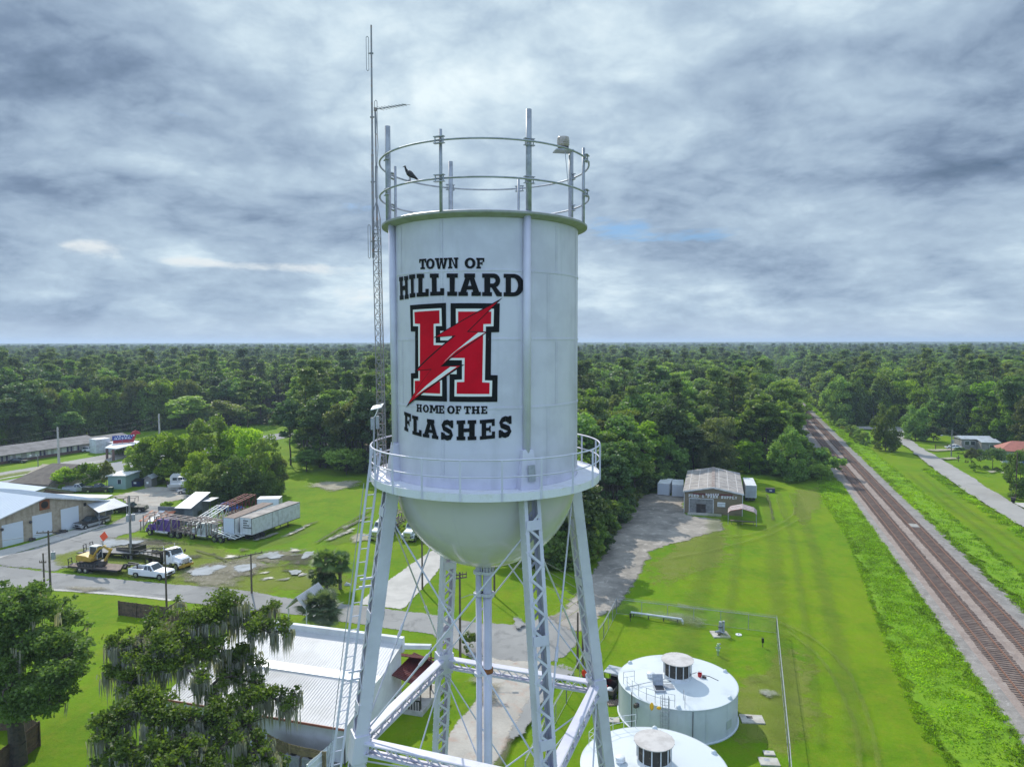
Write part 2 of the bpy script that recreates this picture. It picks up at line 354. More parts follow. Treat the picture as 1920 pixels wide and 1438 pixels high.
# ------------------------------------------------------------------ ground
from mathutils.geometry import delaunay_2d_cdt
def ground_mat(name, cols, blade=.5):
    m = bpy.data.materials.new(name); m.use_nodes = True; t = NT(m.node_tree); b = t.n['Principled BSDF']
    tc = t.new('ShaderNodeTexCoord').outputs['Object']
    st = t.vmath('MULTIPLY', tc, (1.0, .22, 1.0))
    a = t.ramp(t.noise(tc, .035, 6, .65, .4), .40, .62); c = t.ramp(t.noise(tc, .11, 6, .65, .5), .42, .66); d = t.ramp(t.noise(tc, .6, 6, .72), .42, .68); f = t.noise(tc, 4.0, 5, .75); g = t.noise(tc, 1.3, 6, .75); h = t.noise(st, .9, 4, .65)
    co = t.mix(a, cols[0], cols[1]); co = t.mix(t.math('MULTIPLY', c, .65), co, cols[2]); co = t.mix(t.math('MULTIPLY', d, .55), co, cols[3])
    co = t.mix(t.math('MULTIPLY', t.ramp(t.noise(tc, .23, 7, .7, .8), .55, .72), .55), co, cols[3])
    co = t.mix(t.math('MULTIPLY', t.ramp(g, .54, .70), .3), co, cols[2])
    k = t.math('ADD', .10, t.math('ADD', t.math('MULTIPLY', f, .60), t.math('ADD', t.math('MULTIPLY', g, .30), t.math('ADD', t.math('MULTIPLY', h, .30), t.math('MULTIPLY', t.noise(tc, 14.0, 3, .8), .60)))))
    t.l.new(t.vmath('SCALE', co, k), b.inputs['Base Color']); b.inputs['Roughness'].default_value = .9; b.inputs['Specular IOR Level'].default_value = .1
    bn = t.new('ShaderNodeBump'); bn.inputs['Strength'].default_value = .7; bn.inputs['Distance'].default_value = .12
    t.l.new(t.math('ADD', t.noise(tc, 9.0, 4, .7), t.math('MULTIPLY', t.noise(tc, 1.1, 4, .6), 1.5)), bn.inputs['Height']); t.l.new(bn.outputs[0], b.inputs['Normal'])
    M[name] = m; return m
ground_mat('grass', ((.112, .222, .003), (.152, .238, .004), (.074, .166, .004), (.182, .220, .014)))
ground_mat('forest_floor', ((.035, .055, .015), (.045, .06, .02), (.03, .045, .015), (.05, .055, .025)))
gb = MB(); gb.quad((-9000, -300, 0), (9000, -300, 0), (9000, 16000, 0), (-9000, 16000, 0))
tag(gb.build('ground', M['grass']), kind='structure')

def sheet_mat(name, c, c2, c3=None, rough=.95, fine=.35, sc2=.25, spec=.2, feather=True, nsc=.9, wet=None, bump=.3, grain=8.0, amax=1.0, ns=1.5, soft=.14):
    m = bpy.data.materials.new(name); m.use_nodes = True; t = NT(m.node_tree); b = t.n['Principled BSDF']; out = t.n['Material Output']
    tc = t.new('ShaderNodeTexCoord').outputs['Object']
    co = t.mix(t.ramp(t.noise(tc, sc2, 6, .62, .3), .38, .64), c, c2)
    if c3: co = t.mix(t.ramp(t.noise(tc, sc2*3.7, 6, .65, .6), .50, .70), co, c3)
    k = t.math('ADD', 1-fine, t.math('MULTIPLY', t.noise(tc, grain, 5, .7), 2*fine))
    t.l.new(t.vmath('SCALE', co, k), b.inputs['Base Color']); b.inputs['Specular IOR Level'].default_value = spec
    if wet: t.l.new(t.math('ADD', wet[0], t.math('MULTIPLY', t.ramp(t.noise(tc, .5, 4), .4, .62), wet[1]-wet[0])), b.inputs['Roughness'])
    else: b.inputs['Roughness'].default_value = rough
    if bump:
        bn = t.new('ShaderNodeBump'); bn.inputs['Strength'].default_value = bump; bn.inputs['Distance'].default_value = .05
        t.l.new(t.noise(tc, grain*.8, 4, .7), bn.inputs['Height']); t.l.new(bn.outputs[0], b.inputs['Normal'])
    if feather:
        e = t.new('ShaderNodeAttribute', attribute_name='edge').outputs['Fac']
        q = t.math('ADD', e, t.math('MULTIPLY', t.math('SUBTRACT', t.noise(tc, nsc, 8, .70), .5), ns))
        al = t.math('MULTIPLY', t.ramp(q, .5-soft, .5+soft), amax)
        tp = t.new('ShaderNodeBsdfTransparent'); mx = t.new('ShaderNodeMixShader'); t.l.new(al, mx.inputs[0]); t.l.new(tp.outputs[0], mx.inputs[1]); t.l.new(b.outputs[0], mx.inputs[2]); t.l.new(mx.outputs[0], out.inputs[0])
    M[name] = m; return m
sheet_mat('asphalt', (.235, .232, .226), (.285, .280, .270), (.195, .192, .188), fine=.10, sc2=.12, nsc=1.4)
sheet_mat('asphalt_road', (.300, .288, .270), (.34, .325, .305), (.27, .26, .245), fine=.08, sc2=.10, nsc=1.5)
sheet_mat('highway_grey', (.27, .27, .275), (.30, .30, .30), fine=.08, sc2=.1, nsc=1.5)
sheet_mat('gravel', (.310, .280, .245), (.19, .175, .155), (.42, .38, .335), fine=.34, sc2=.16, nsc=.5, grain=4, ns=2.0, soft=.22)
sheet_mat('gravel_pale', (.42, .39, .345), (.33, .305, .27), (.37, .28, .23), fine=.22, sc2=.2, nsc=1.1, grain=5)
sheet_mat('pale_concrete', (.50, .475, .44), (.42, .40, .37), fine=.10, sc2=.3, nsc=1.6)
sheet_mat('bare_soil', (.26, .235, .175), (.18, .165, .11), (.36, .33, .28), fine=.35, sc2=.5, nsc=.5, amax=.8, ns=2.2, soft=.42)
sheet_mat('sand', (.40, .37, .29), (.30, .27, .20), fine=.30, sc2=.5, nsc=.5, ns=2.2, soft=.40, amax=.85)
sheet_mat('worn_grass', (.185, .230, .030), (.21, .235, .05), fine=.45, sc2=.4, nsc=.6, amax=.6, grain=4)
sheet_mat('wheel_worn', (.175, .215, .045), (.15, .18, .04), fine=.4, sc2=.5, nsc=1.2, amax=.30, soft=.3)
sheet_mat('mown', (.150, .205, .03), (.12, .17, .02), fine=.4, sc2=.5, nsc=.7, amax=.26, ns=2.0, soft=.35)
sheet_mat('lush_grass', (.12, .24, .008), (.16, .28, .010), (.10, .20, .008), fine=.35, sc2=.3, nsc=.5)
sheet_mat('dark_mud', (.075, .075, .045), (.11, .10, .07), fine=.3, sc2=.6, nsc=.5, amax=.7, ns=2.2, soft=.40)
sheet_mat('puddle_water', (.42, .42, .415), (.30, .295, .27), fine=.05, sc2=.5, spec=1.0, nsc=.40, ns=2.6, soft=.10, wet=(.02, .10), bump=0)  # muddy water; base colour also paled to stand in for reflected sky
sheet_mat('rut_mud', (.33, .32, .29), (.20, .19, .14), fine=.3, sc2=.8, nsc=.9, amax=.85, ns=2.4, soft=.32, spec=.6, wet=(.15, .5))
sheet_mat('wet_grass', (.22, .235, .15), (.15, .18, .07), fine=.3, sc2=.5, spec=.6, nsc=.4, wet=(.2, .5), amax=.6, ns=2.4, soft=.35)
sheet_mat('ballast', (.265, .245, .228), (.20, .185, .172), (.33, .31, .29), fine=.50, sc2=.4, nsc=1.3, grain=7, bump=.8)
sheet_mat('ballast_brown', (.29, .235, .205), (.24, .19, .165), (.33, .28, .25), fine=.45, sc2=.5, nsc=1.3, grain=7, bump=.8)

def resample(pts, step):
    out = []
    for a, b in zip(pts, pts[1:]+pts[:1]):
        n = max(1, int((b-a).length/step))
        for i in range(n): out.append(a.lerp(b, i/n))
    return out
LV = [0]
def sheet(name, pts, m, feather=.8, jit=.3, kind='structure', z=None, label=None, cat=None, step=1.2, parent=None):
    pts = [Vector((p[0], p[1], 0)) for p in pts]
    area = sum(a.x*b.y-b.x*a.y for a, b in zip(pts, pts[1:]+pts[:1]))
    if area < 0: pts = pts[::-1]
    q = resample(pts, step); n = len(q)
    if z is None: LV[0] += 1; z = .004*LV[0]
    nr = []
    for i in range(n):
        d = q[(i+1) % n]-q[i-1]; d = d.normalized() if d.length > 1e-6 else Vector((1, 0, 0)); nr.append(Vector((-d.y, d.x, 0)))
    js = rng.normal(0, 1, n); js = (js+np.roll(js, 1)+np.roll(js, -1))/3*jit
    q = [p+nr[i]*float(js[i]) for i, p in enumerate(q)]
    out = np.array([[(p-nr[i]*feather*.6).x, (p-nr[i]*feather*.6).y] for i, p in enumerate(q)]); nx = np.roll(out, -1, 0)
    def dist(pp):
        d = nx-out; L = (d*d).sum(1)+1e-9; t = np.clip((((pp[:, None, :]-out)*d).sum(2))/L, 0, 1); c = out+t[..., None]*d; return np.sqrt(((pp[:, None, :]-c)**2).sum(2)).min(1)
    inn = np.array([[(p+nr[i]*feather).x, (p+nr[i]*feather).y] for i, p in enumerate(q)]); dd = dist(inn)
    x, y = inn[:, :1], inn[:, 1:]; cr_ = ((out[:, 1] > y) != (nx[:, 1] > y)) & (x < (nx[:, 0]-out[:, 0])*(y-out[:, 1])/(nx[:, 1]-out[:, 1]+1e-12)+out[:, 0]); ins = cr_.sum(1) % 2 == 1
    inn = inn[ins & (dd > feather*1.2)]
    allp = [Vector(p) for p in np.concatenate([out, inn])]
    vs_, _, fs_, ov, _, _ = delaunay_2d_cdt(allp, [(i, (i+1) % n) for i in range(n)], [], 1, 1e-4)
    me = bpy.data.meshes.new(name); me.from_pydata([(v.x, v.y, z) for v in vs_], [], [list(f) for f in fs_]); me.materials.append(M[m])
    ev = np.clip(dist(np.array([[v.x, v.y] for v in vs_]))/(1.5*feather), 0, 1); at = me.attributes.new('edge', 'FLOAT', 'POINT'); at.data.foreach_set('value', ev.astype(np.float32))
    me.update()
    if len(me.polygons) and me.polygons[0].normal.z < 0: me.flip_normals()
    ob = bpy.data.objects.new(name, me); COL.objects.link(ob); tag(ob, label, cat, None, kind); ob.parent = parent
    return ob
def pxs(*a): return [P(x, y) for x, y in a]
def ringsheet(name, rows, m, edges, closed, kind='structure', z=None, **k):
    if z is None: LV[0] += 1; z = .004*LV[0]
    n = len(rows[0]); vs = [(p.x, p.y, z) for r in rows for p in r]; fs = []
    for j in range(len(rows)-1):
        for i in range(n if closed else n-1):
            i2 = (i+1) % n; fs.append((j*n+i, j*n+i2, (j+1)*n+i2, (j+1)*n+i))
    if closed: fs.append(tuple((len(rows)-1)*n+i for i in range(n)))
    me = bpy.data.meshes.new(name); me.from_pydata(vs, [], fs); me.materials.append(M[m])
    at = me.attributes.new('edge', 'FLOAT', 'POINT'); at.data.foreach_set('value', np.array(edges, dtype=np.float32))
    bm = bmesh.new(); bm.from_mesh(me); bmesh.ops.recalc_face_normals(bm, faces=bm.faces)
    if sum(f.normal.z for f in bm.faces) < 0: bmesh.ops.reverse_faces(bm, faces=bm.faces)
    bm.to_mesh(me); bm.free()
    ob = bpy.data.objects.new(name, me); COL.objects.link(ob); return tag(ob, kind=kind)
def strip(name, pts, width, m, feather=.4, jit=.1, **k):
    pts = [Vector((p[0], p[1], 0)) for p in pts]; q = []
    for i in range(len(pts)-1):                  # Catmull-Rom through the points
        p0, p1, p2, p3 = pts[max(i-1, 0)], pts[i], pts[i+1], pts[min(i+2, len(pts)-1)]; n = max(2, int((p2-p1).length/1.5))
        for j in range(n):
            t = j/n; q.append(.5*((2*p1)+(p2-p0)*t+(2*p0-5*p1+4*p2-p3)*t*t+(3*p1-p0-3*p2+p3)*t**3))
    q.append(pts[-1]); rows = [[], [], [], []]; n = len(q); ed = [[], [], [], []]; hw = width/2; fe = min(feather, hw*.9)
    for i, p in enumerate(q):
        d = (q[min(i+1, n-1)]-q[max(i-1, 0)]).normalized(); nn = Vector((-d.y, d.x, 0)); o = nn*random.uniform(-jit, jit); e = 0.0 if i in (0, n-1) else 1.0
        for r, off, ev in ((0, hw+fe, 0.0), (1, hw-fe, e), (2, -hw+fe, e), (3, -hw-fe, 0.0)): rows[r].append(p+nn*off+o); ed[r].append(ev)
    return ringsheet(name, rows, m, sum(ed, []), False, **k)
def blobpts(c, rx, ry, rot=0.0, n=14, irr=.25):
    out = []
    for i in range(n):
        t = 2*math.pi*i/n; k = 1+random.uniform(-irr, irr); x, y = rx*k*math.cos(t), ry*k*math.sin(t)
        out.append(Vector((c[0]+x*math.cos(rot)-y*math.sin(rot), c[1]+x*math.sin(rot)+y*math.cos(rot), 0)))
    return out
def pblob(name, x0, y0, x1, y1, m, irr=.5, feather=.5, tilt=0.0, **k):
    """irregular patch covering the picture box, on the ground"""
    cx, cy = (x0+x1)/2, (y0+y1)/2; c = P(cx, cy); out = []; n = 36
    ph = [random.uniform(0, 6.28) for _ in range(4)]
    for i in range(n):
        t = 2*math.pi*i/n; kk = 1+irr*.5*(math.sin(2*t+ph[0])*.5+math.sin(3*t+ph[1])*.6+math.sin(5*t+ph[2])*.4+math.sin(9*t+ph[3])*.25)
        out.append(P(cx+(x1-x0)/2*kk*math.cos(t), cy+(y1-y0)/2*kk*math.sin(t)+tilt*(x1-x0)/2*kk*math.cos(t)))
    rad = min((p-c).length for p in out); f = min(.75, feather*1.6/max(rad, .1))
    rows = [[c+(p-c)*(1+f*.3) for p in out], [c+(p-c)*(1-f) for p in out]]
    return ringsheet(name, rows, m, [0.0]*n+[1.0]*n, True, **k)
# lush and worn grass under everything else
pblob('worn_patch', 300, 1040, 680, 1130, 'worn_grass', feather=5); pblob('worn_patch', 1480, 905, 1545, 985, 'worn_grass', feather=2.5)
pblob('worn_patch', 60, 1270, 130, 1330, 'worn_grass', feather=2.5); pblob('worn_patch', 1330, 1215, 1560, 1438, 'worn_grass', feather=6)
pblob('worn_patch', 1200, 990, 1400, 1090, 'worn_grass', feather=4, tilt=-.3)
# motel side of the highway
sheet('motel_lot', pxs((-120, 905), (60, 876), (240, 845), (262, 853), (205, 866), (115, 880), (40, 888), (-120, 915)), 'asphalt_road', 1.2)
sheet('highway', pxs((-160, 930), (0, 902), (110, 884), (230, 864), (330, 846), (430, 828), (500, 816), (560, 806), (600, 800), (612, 806), (560, 816), (500, 829), (430, 842), (330, 864), (230, 889), (110, 921), (-160, 985)), 'highway_grey', .8, .1)
strip('highway_kerb', pxs((-120, 920), (0, 898), (110, 878), (250, 853), (330, 840)), 1.0, 'pale_concrete', .3, .02)
sheet('side_street', pxs((-300, 1075), (-60, 1060), (0, 1060), (100, 1074), (240, 1087), (320, 1095), (410, 1101), (475, 1109), (522, 1118), (600, 1127), (669, 1134), (756, 1144), (824, 1155), (905, 1167), (974, 1171), (1029, 1154), (1060, 1160), (1080, 1190), (1082, 1206), (1057, 1231), (1035, 1240), (1010, 1260), (960, 1275), (900, 1262), (880, 1235), (808, 1188), (716, 1176), (639, 1166), (577, 1157), (510, 1148), (430, 1140), (330, 1128), (240, 1118), (120, 1109), (0, 1102), (-300, 1110)), 'asphalt', .5, .2)
strip('road_edge', pxs((-40, 1100), (120, 1107), (240, 1116), (330, 1126)), .6, 'pale_concrete', .3, .05)
sheet('gravel_drive', pxs((891, 1228), (960, 1240), (1036, 1238), (1022, 1275), (1001, 1311), (965, 1375), (929, 1433), (880, 1530), (760, 1530), (805, 1455), (841, 1378), (872, 1338), (899, 1306), (890, 1260)), 'gravel_pale', .5, .2)
sheet('gravel_lot', pxs((1029, 1156), (1057, 1142), (1082, 1112), (1110, 1065), (1128, 1040), (1140, 1020), (1155, 995), (1180, 950), (1193, 930), (1230, 925), (1284, 930), (1284, 962), (1300, 968), (1352, 973), (1358, 994), (1330, 1000), (1280, 1015), (1253, 1025), (1222, 1034), (1217, 1052), (1203, 1074), (1188, 1100), (1175, 1125), (1140, 1144), (1120, 1156), (1095, 1180), (1078, 1195), (1060, 1175)), 'gravel', .9, .4)
sheet('driveway', pxs((667, 1133), (756, 1143), (782, 1116), (806, 1090), (829, 1062), (852, 1035), (812, 1030), (769, 1059), (735, 1083), (690, 1115)), 'pale_concrete', .35, .1)
sheet('yard_lane', pxs((-60, 1060), (0, 1060), (100, 1073), (130, 1062), (100, 1046), (182, 1026), (230, 1004), (263, 994), (296, 966), (305, 948), (335, 936), (370, 932), (372, 912), (330, 915), (285, 914), (240, 926), (217, 930), (262, 948), (250, 962), (205, 982), (150, 1000), (40, 1034), (-60, 1050)), 'asphalt', 1.2, .4)
sheet('gravel_yard', pxs((212, 930), (240, 924), (285, 912), (330, 913), (372, 912), (368, 930), (338, 937), (300, 950), (250, 945)), 'gravel_pale', 1.5, .5)
sheet('apron', pxs((-60, 1062), (0, 1047), (40, 1034), (130, 1008), (200, 985), (186, 979), (120, 998), (40, 1022), (-60, 1046)), 'pale_concrete', .3, .1)
sheet('front_verge', pxs((90, 1044), (140, 1032), (200, 1020), (260, 1014), (330, 1012), (420, 1028), (470, 1050), (430, 1085), (330, 1090), (240, 1083), (150, 1074), (98, 1062)), 'worn_grass', 2.0, .4)
sheet('motel_verge', pxs((-120, 926), (20, 893), (110, 879), (190, 866), (255, 855), (250, 852), (205, 864), (112, 876), (30, 886), (-120, 912)), 'worn_grass', .8, .2)
# mud, sand and standing water of the yard
for q in ((172, 1008, 330, 1030, 0), (335, 1056, 495, 1088, -.12), (415, 1034, 600, 1056, -.1), (530, 1064, 576, 1086, 0), (600, 1000, 700, 1022, -.2), (465, 1000, 600, 1022, -.28)): pblob('mud', *q[:4], 'wheel_worn' if q[0] > 450 else 'bare_soil', tilt=q[4], feather=1.4)
for k in range(16): x, y = random.uniform(380, 600), random.uniform(1034, 1090); pblob('mud', x, y, x+random.uniform(8, 34), y+random.uniform(3, 8), random.choice(('rut_mud', 'dark_mud', 'rut_mud')), feather=.6, tilt=-.1)
pblob('bare_soil', 575, 902, 682, 919, 'sand', tilt=-.06, feather=1.2); pblob('bare_soil', 655, 1000, 702, 1018, 'sand', tilt=-.15)
pblob('bare_soil', 330, 1072, 470, 1104, 'bare_soil', feather=1.2); pblob('bare_soil', 356, 1050, 520, 1082, 'bare_soil', feather=1.5, tilt=-.1); pblob('bare_soil', 520, 1035, 600, 1066, 'dark_mud', feather=1.2)
pblob('bare_soil', 140, 1056, 190, 1076, 'bare_soil', feather=1.2); pblob('bare_soil', 120, 1100, 200, 1112, 'bare_soil', feather=.8)
pblob('bare_soil', 1424, 1295, 1460, 1311, 'rut_mud', feather=.9); pblob('bare_soil', 1395, 1263, 1450, 1284, 'wheel_worn', feather=1.0)
pblob('puddle', 180, 1011, 262, 1028, 'puddle_water', feather=.8); pblob('mud', 262, 1012, 318, 1024, 'dark_mud', feather=.8, tilt=-.05)
pblob('puddle', 345, 1062, 422, 1082, 'puddle_water', tilt=-.15, feather=.7); pblob('puddle', 425, 1057, 485, 1075, 'puddle_water', tilt=-.08, feather=.7); pblob('puddle', 484, 1036, 534, 1050, 'puddle_water', tilt=-.12, feather=.5)
pblob('puddle', 420, 1042, 450, 1050, 'rut_mud', feather=.4); pblob('puddle', 540, 1030, 564, 1037, 'rut_mud', feather=.4); pblob('puddle', 562, 1035, 592, 1047, 'puddle_water', tilt=-.2, feather=.4); pblob('puddle', 541, 1069, 566, 1082, 'puddle_water', feather=.4)
pblob('mud', 446, 1028, 466, 1037, 'dark_mud', feather=.5); pblob('mud', 350, 1040, 380, 1050, 'dark_mud', feather=.7)
for q in (((476, 1017), (500, 1008), (530, 998)), ((532, 1010), (556, 997), (582, 984)), ((575, 988), (596, 978)), ((608, 1018), (640, 1004), (662, 996)), ((640, 995), (668, 980), (692, 969)), ((640, 1004), (665, 991))):
    strip('rut', pxs(*q), .9, 'rut_mud' if q[0][0] % 2 == 0 else 'dark_mud', .6, .15)
for q in (((590, 1022), (625, 1000), (660, 978), (700, 956)), ((620, 1012), (650, 992), (690, 967)), ((360, 1032), (400, 1044), (430, 1056)), ((1437, 928), (1445, 955), (1450, 978))):
    strip('rut', pxs(*q), .4, 'dark_mud', .4, .1)
pblob('puddle', 1222, 1152, 1330, 1175, 'wet_grass', tilt=.16, feather=.9); pblob('puddle', 1260, 1136, 1320, 1148, 'wet_grass', tilt=.12, feather=.7)
for q in (((1215, 1130), (1290, 1134), (1370, 1148), (1450, 1165), (1500, 1195)), ((1450, 1165), (1500, 1186), (1550, 1220), (1590, 1265), (1620, 1330), (1640, 1400), (1650, 1460)), ((1470, 1182), (1530, 1230), (1570, 1290), (1600, 1360), (1615, 1460)), ((1454, 930), (1462, 955), (1470, 975)),
          ((1310, 1010), (1400, 1005), (1460, 985), (1490, 960), (1480, 930)), ((1250, 1050), (1350, 1030), (1440, 1005), (1500, 975))):
    strip('wheel_track', pxs(*q), .4, 'wheel_worn', .5, .08)
strip('drive_rut', pxs((1003, 1316), (968, 1376), (934, 1436), (900, 1500)), .5, 'dark_mud', .5, .1)
pblob('mud', 985, 1245, 1075, 1290, 'asphalt', feather=.9)
for q in (((955, 1400), (985, 1350), (1010, 1310), (1030, 1275)),): strip('mud', pxs(*q), 1.2, 'asphalt', .6, .2)
for q in (((880, 1290), (905, 1265)), ((900, 1330), (930, 1280))): strip('soil', pxs(*q), 1.2, 'bare_soil', .8, .2)
pblob('oil_stain', 960, 1160, 985, 1185, 'asphalt', feather=.8)
# ------------------------------------------------------------------ railway
A1, B1 = P(1560, 853), P(1864, 1226); RD = (B1-A1).normalized()*-1; RD = Vector((RD.x, RD.y, 0)).normalized(); RN = Vector((RD.y, -RD.x, 0))    # RD runs away, RN to the right
T1 = Vector((B1.x, B1.y, 0)); c2 = P(1865, 1150); off2 = (c2-T1).dot(RN)
def along(s, n, z=0.0): q = T1+RD*s+RN*n; return Vector((q.x, q.y, z))
S0, S1 = -48, 900
def rails_z(): return .48
bb = MB()
for (na, nb, key) in ((-3.7, off2+3.7, 'ballast'),):
    pts = [(na-.4, -.03), (na+1.6, .22), (-1.5, .24), (1.5, .24), (off2/2, .20), (off2-1.5, .24), (off2+1.5, .24), (nb-1.6, .22), (nb+.5, -.03)]
    for i, (a, b) in enumerate(zip(pts, pts[1:])):
        bb.cur = 1 if 1 <= i <= 5 else 0
        bb.quad(along(S0, a[0], a[1]), along(S0, b[0], b[1]), along(S1, b[0], b[1]), along(S1, a[0], a[1]))
ballast = bb.build('railway_ballast', [M['ballast'], M['ballast_brown']]); tag(ballast, kind='structure')
at = ballast.data.attributes.new('edge', 'FLOAT', 'POINT'); at.data.foreach_set('value', [1.0]*len(ballast.data.vertices))
for nn, lab in ((0.0, 'near railway track with brown timber sleepers and two rusty rails, left of the pair'), (off2, 'far railway track with brown timber sleepers, right of the pair by the weeds')):
    tr = thing('railway_track', lab, 'railway track', along(0, nn), group='pair of railway tracks')
    def tie_fn(b):
        s = S0
        while s < 520:
            jx = random.uniform(-.05, .05); hl = 1.3+random.uniform(-.06, .08)
            p, q = along(s, -hl+jx)-along(0, 0), along(s, hl+jx)-along(0, 0)
            b.bar((p.x, p.y, .24), (q.x, q.y, .24+random.uniform(-.01, .02)), .24, .14); s += .53+random.uniform(-.03, .03)
    tie_o = part('sleepers', M['tie'], tr, tie_fn); tie_o['kind'] = 'stuff'
    for g in (-.755, .755):
        def rail_fn(b, g=g):
            p, q = along(S0, g, .34)-along(0, 0), along(S1, g, .34)-along(0, 0); b.bar((p.x, p.y, .345), (q.x, q.y, .345), .05, .13); b.bar((p.x, p.y, .415), (q.x, q.y, .415), .075, .03)
            b.bar((p.x, p.y, .295), (q.x, q.y, .295), .15, .02)
        part('rail', M['rail_steel'], tr, rail_fn)
cw = MB()
for k in range(5): cw.bar(along(58+k*.5-4, off2-.7, .34), along(58+k*.5-4, off2+.7, .34), .3, .1)
tag(cw.build('crossing_planks', M['concrete']), 'pale plank crossing panel between the rails of the far track', 'crossing panel')
# ------------------------------------------------------------------ right-hand road
sheet('right_road', pxs((1600, 806), (1650, 807), (1672, 815), (1677, 823), (1720, 856), (1755, 884), (1813, 926), (1920, 994), (2050, 1075), (2300, 1230), (2420, 1190), (2100, 1040), (1920, 957), (1868, 926), (1803, 885), (1735, 845), (1694, 817), (1702, 808), (1720, 803), (1650, 801), (1600, 801)), 'asphalt_road', .5, .25)
strip('side_track', pxs((1738, 846), (1775, 845), (1800, 843)), 3, 'sand', .8); strip('side_track', pxs((1762, 863), (1780, 861), (1800, 861)), 2.5, 'sand', .8)
sheet('house_drive', pxs((1896, 944), (1918, 955), (1990, 965), (1990, 948)), 'pale_concrete', .3)
pblob('bare_soil', 1850, 884, 1870, 889, 'sand', feather=.5); pblob('bare_soil', 1875, 887, 1886, 890, 'sand', feather=.5)
# ------------------------------------------------------------------ vegetation makers
def leaf_obj(name, C, S, m, up=.0, aspect=.55, tintmul=None, seed=0, tri=False, nbias=None):
    """many small leaf-clump faces; C centres (n,3), S sizes (n,)"""
    g = np.random.default_rng(seed); n = len(C)
    d = g.normal(size=(n, 3)); d[:, 2] = d[:, 2]*(1-up); d /= np.linalg.norm(d, axis=1)[:, None]
    e = g.normal(size=(n, 3));
    if nbias is not None: e = e*.7+np.cross(d, nbias)
    e -= (e*d).sum(1)[:, None]*d; e /= np.linalg.norm(e, axis=1)[:, None]
    a = d*S[:, None]*.5; b = e*S[:, None]*.5*aspect
    V = np.stack([C-a, C+b-a*.15, C+a, C-b-a*.15], 1).reshape(-1, 3).astype(np.float32)
    nrm = np.cross(d, e)*S[:, None]*.12; V[1::4] += nrm; V[3::4] += nrm
    me = bpy.data.meshes.new(name); me.vertices.add(4*n); me.vertices.foreach_set('co', V.ravel())
    me.loops.add(4*n); me.loops.foreach_set('vertex_index', np.arange(4*n, dtype=np.int32)); me.polygons.add(n)
    me.polygons.foreach_set('loop_start', np.arange(0, 4*n, 4, dtype=np.int32)); me.polygons.foreach_set('loop_total', np.full(n, 4, np.int32))
    t = g.random(n) if tintmul is None else np.clip(tintmul*.75+g.random(n)*.35, 0, 1)
    at = me.attributes.new('tint', 'FLOAT', 'POINT'); at.data.foreach_set('value', np.repeat(t, 4).astype(np.float32))
    me.materials.append(M[m]); me.update(); me.validate()
    return me
def crown_points(kind, H, W, K, per, seed, base=.22):
    g = np.random.default_rng(seed); C = []; Tn = []
    for k in range(K):
        if kind == 'pine':
            h = H*(.42+.58*g.random()**.8); rr = W*(1.02-.75*((h/H-.42)/.58))*g.random()**.5; a = g.random()*6.283
            c = np.array([rr*math.cos(a), rr*math.sin(a), h]); r = np.array([1, 1, .5])*(.16*W+.14*W*g.random())
        elif kind == 'col':
            h = H*(.05+.92*g.random()); rr = W*(.50+.50*math.sin(math.pi*min(1, .12+.85*h/H)))*g.random()**.4; a = g.random()*6.283
            c = np.array([rr*math.cos(a), rr*math.sin(a), h]); r = np.array([1, 1, .75])*(.2*W+.16*W*g.random())
        elif kind == 'cone':
            h = H*(.12+.86*g.random()); rr = W*(1.0-(h/H)**1.4*.9)*(.55+.45*g.random()); a = g.random()*6.283
            c = np.array([rr*math.cos(a), rr*math.sin(a), h]); r = np.array([1, 1, .7])*(.2*W+.12*W*g.random())
        else:
            v = g.normal(size=3); v /= np.linalg.norm(v); v[2] = abs(v[2])*1.0 if g.random() < .72 else v[2]
            q = (.55+.5*g.random()); hc = base*H+(H-base*H)*.47
            c = np.array([v[0]*W*q, v[1]*W*q, hc+v[2]*(H-base*H)*.5*q]); r = np.array([1, 1, .72])*(.20*W+.17*W*g.random())
        n = int(per*(.6+.8*g.random())); p = g.normal(size=(n, 3)); p /= np.linalg.norm(p, axis=1)[:, None]; p *= (g.random(n)**.28)[:, None]
        low = p[:, 2] < -.25; p[low, 2] *= .45
        C.append(c+p*r); Tn.append(np.full(n, g.random()))
    return np.concatenate(C), np.concatenate(Tn)
def trunk_fn(b, H, W, seed, r0, pine=False, limbs=6, lean=.04):
    g = random.Random(seed); top = .92*H if pine else .62*H; p = Vector((0, 0, -.3)); n = 6; pts = [p]
    for i in range(1, n+1): pts.append(Vector((g.uniform(-1, 1)*lean*H*i/n*.5, g.uniform(-1, 1)*lean*H*i/n*.5, top*i/n)))
    for i in range(n): b.tube(pts[i], pts[i+1], r0*(1-.78*i/n), r0*(1-.78*(i+1)/n), 7, False)
    for k in range(limbs):
        i = g.randint(n//2, n-1) if not pine else g.randint(n//2, n); s = pts[i]; a = g.uniform(0, 6.283); L = W*(.45+.4*g.random())
        e = s+Vector((math.cos(a)*L, math.sin(a)*L, (.35 if not pine else .08)*L+.4)); mid = (s+e)/2+Vector((0, 0, .12*L)); r = r0*(.35 if not pine else .18)
        b.tube(s, mid, r, r*.65, 5, False); b.tube(mid, e, r*.65, r*.25, 5, False)
def make_tree_meshes(kind, H, W, K, per, size, leaf, seed, bark='bark', base=.22, limbs=6, aspect=.6):
    C, tn = crown_points(kind, H, W, K, per, seed, base); g = np.random.default_rng(seed+5)
    S = size*(.6+.8*g.random(len(C)))
    cm = leaf_obj('crown', C, S, leaf, .25, aspect, tn, seed)
    b = MB(); trunk_fn(b, H, W, seed, .017*H if kind != 'pine' else .012*H, kind == 'pine', limbs if kind != 'pine' else 9)
    t = b.build('trunk', M[bark]); tm = t.data; bpy.data.objects.remove(t)
    return cm, tm
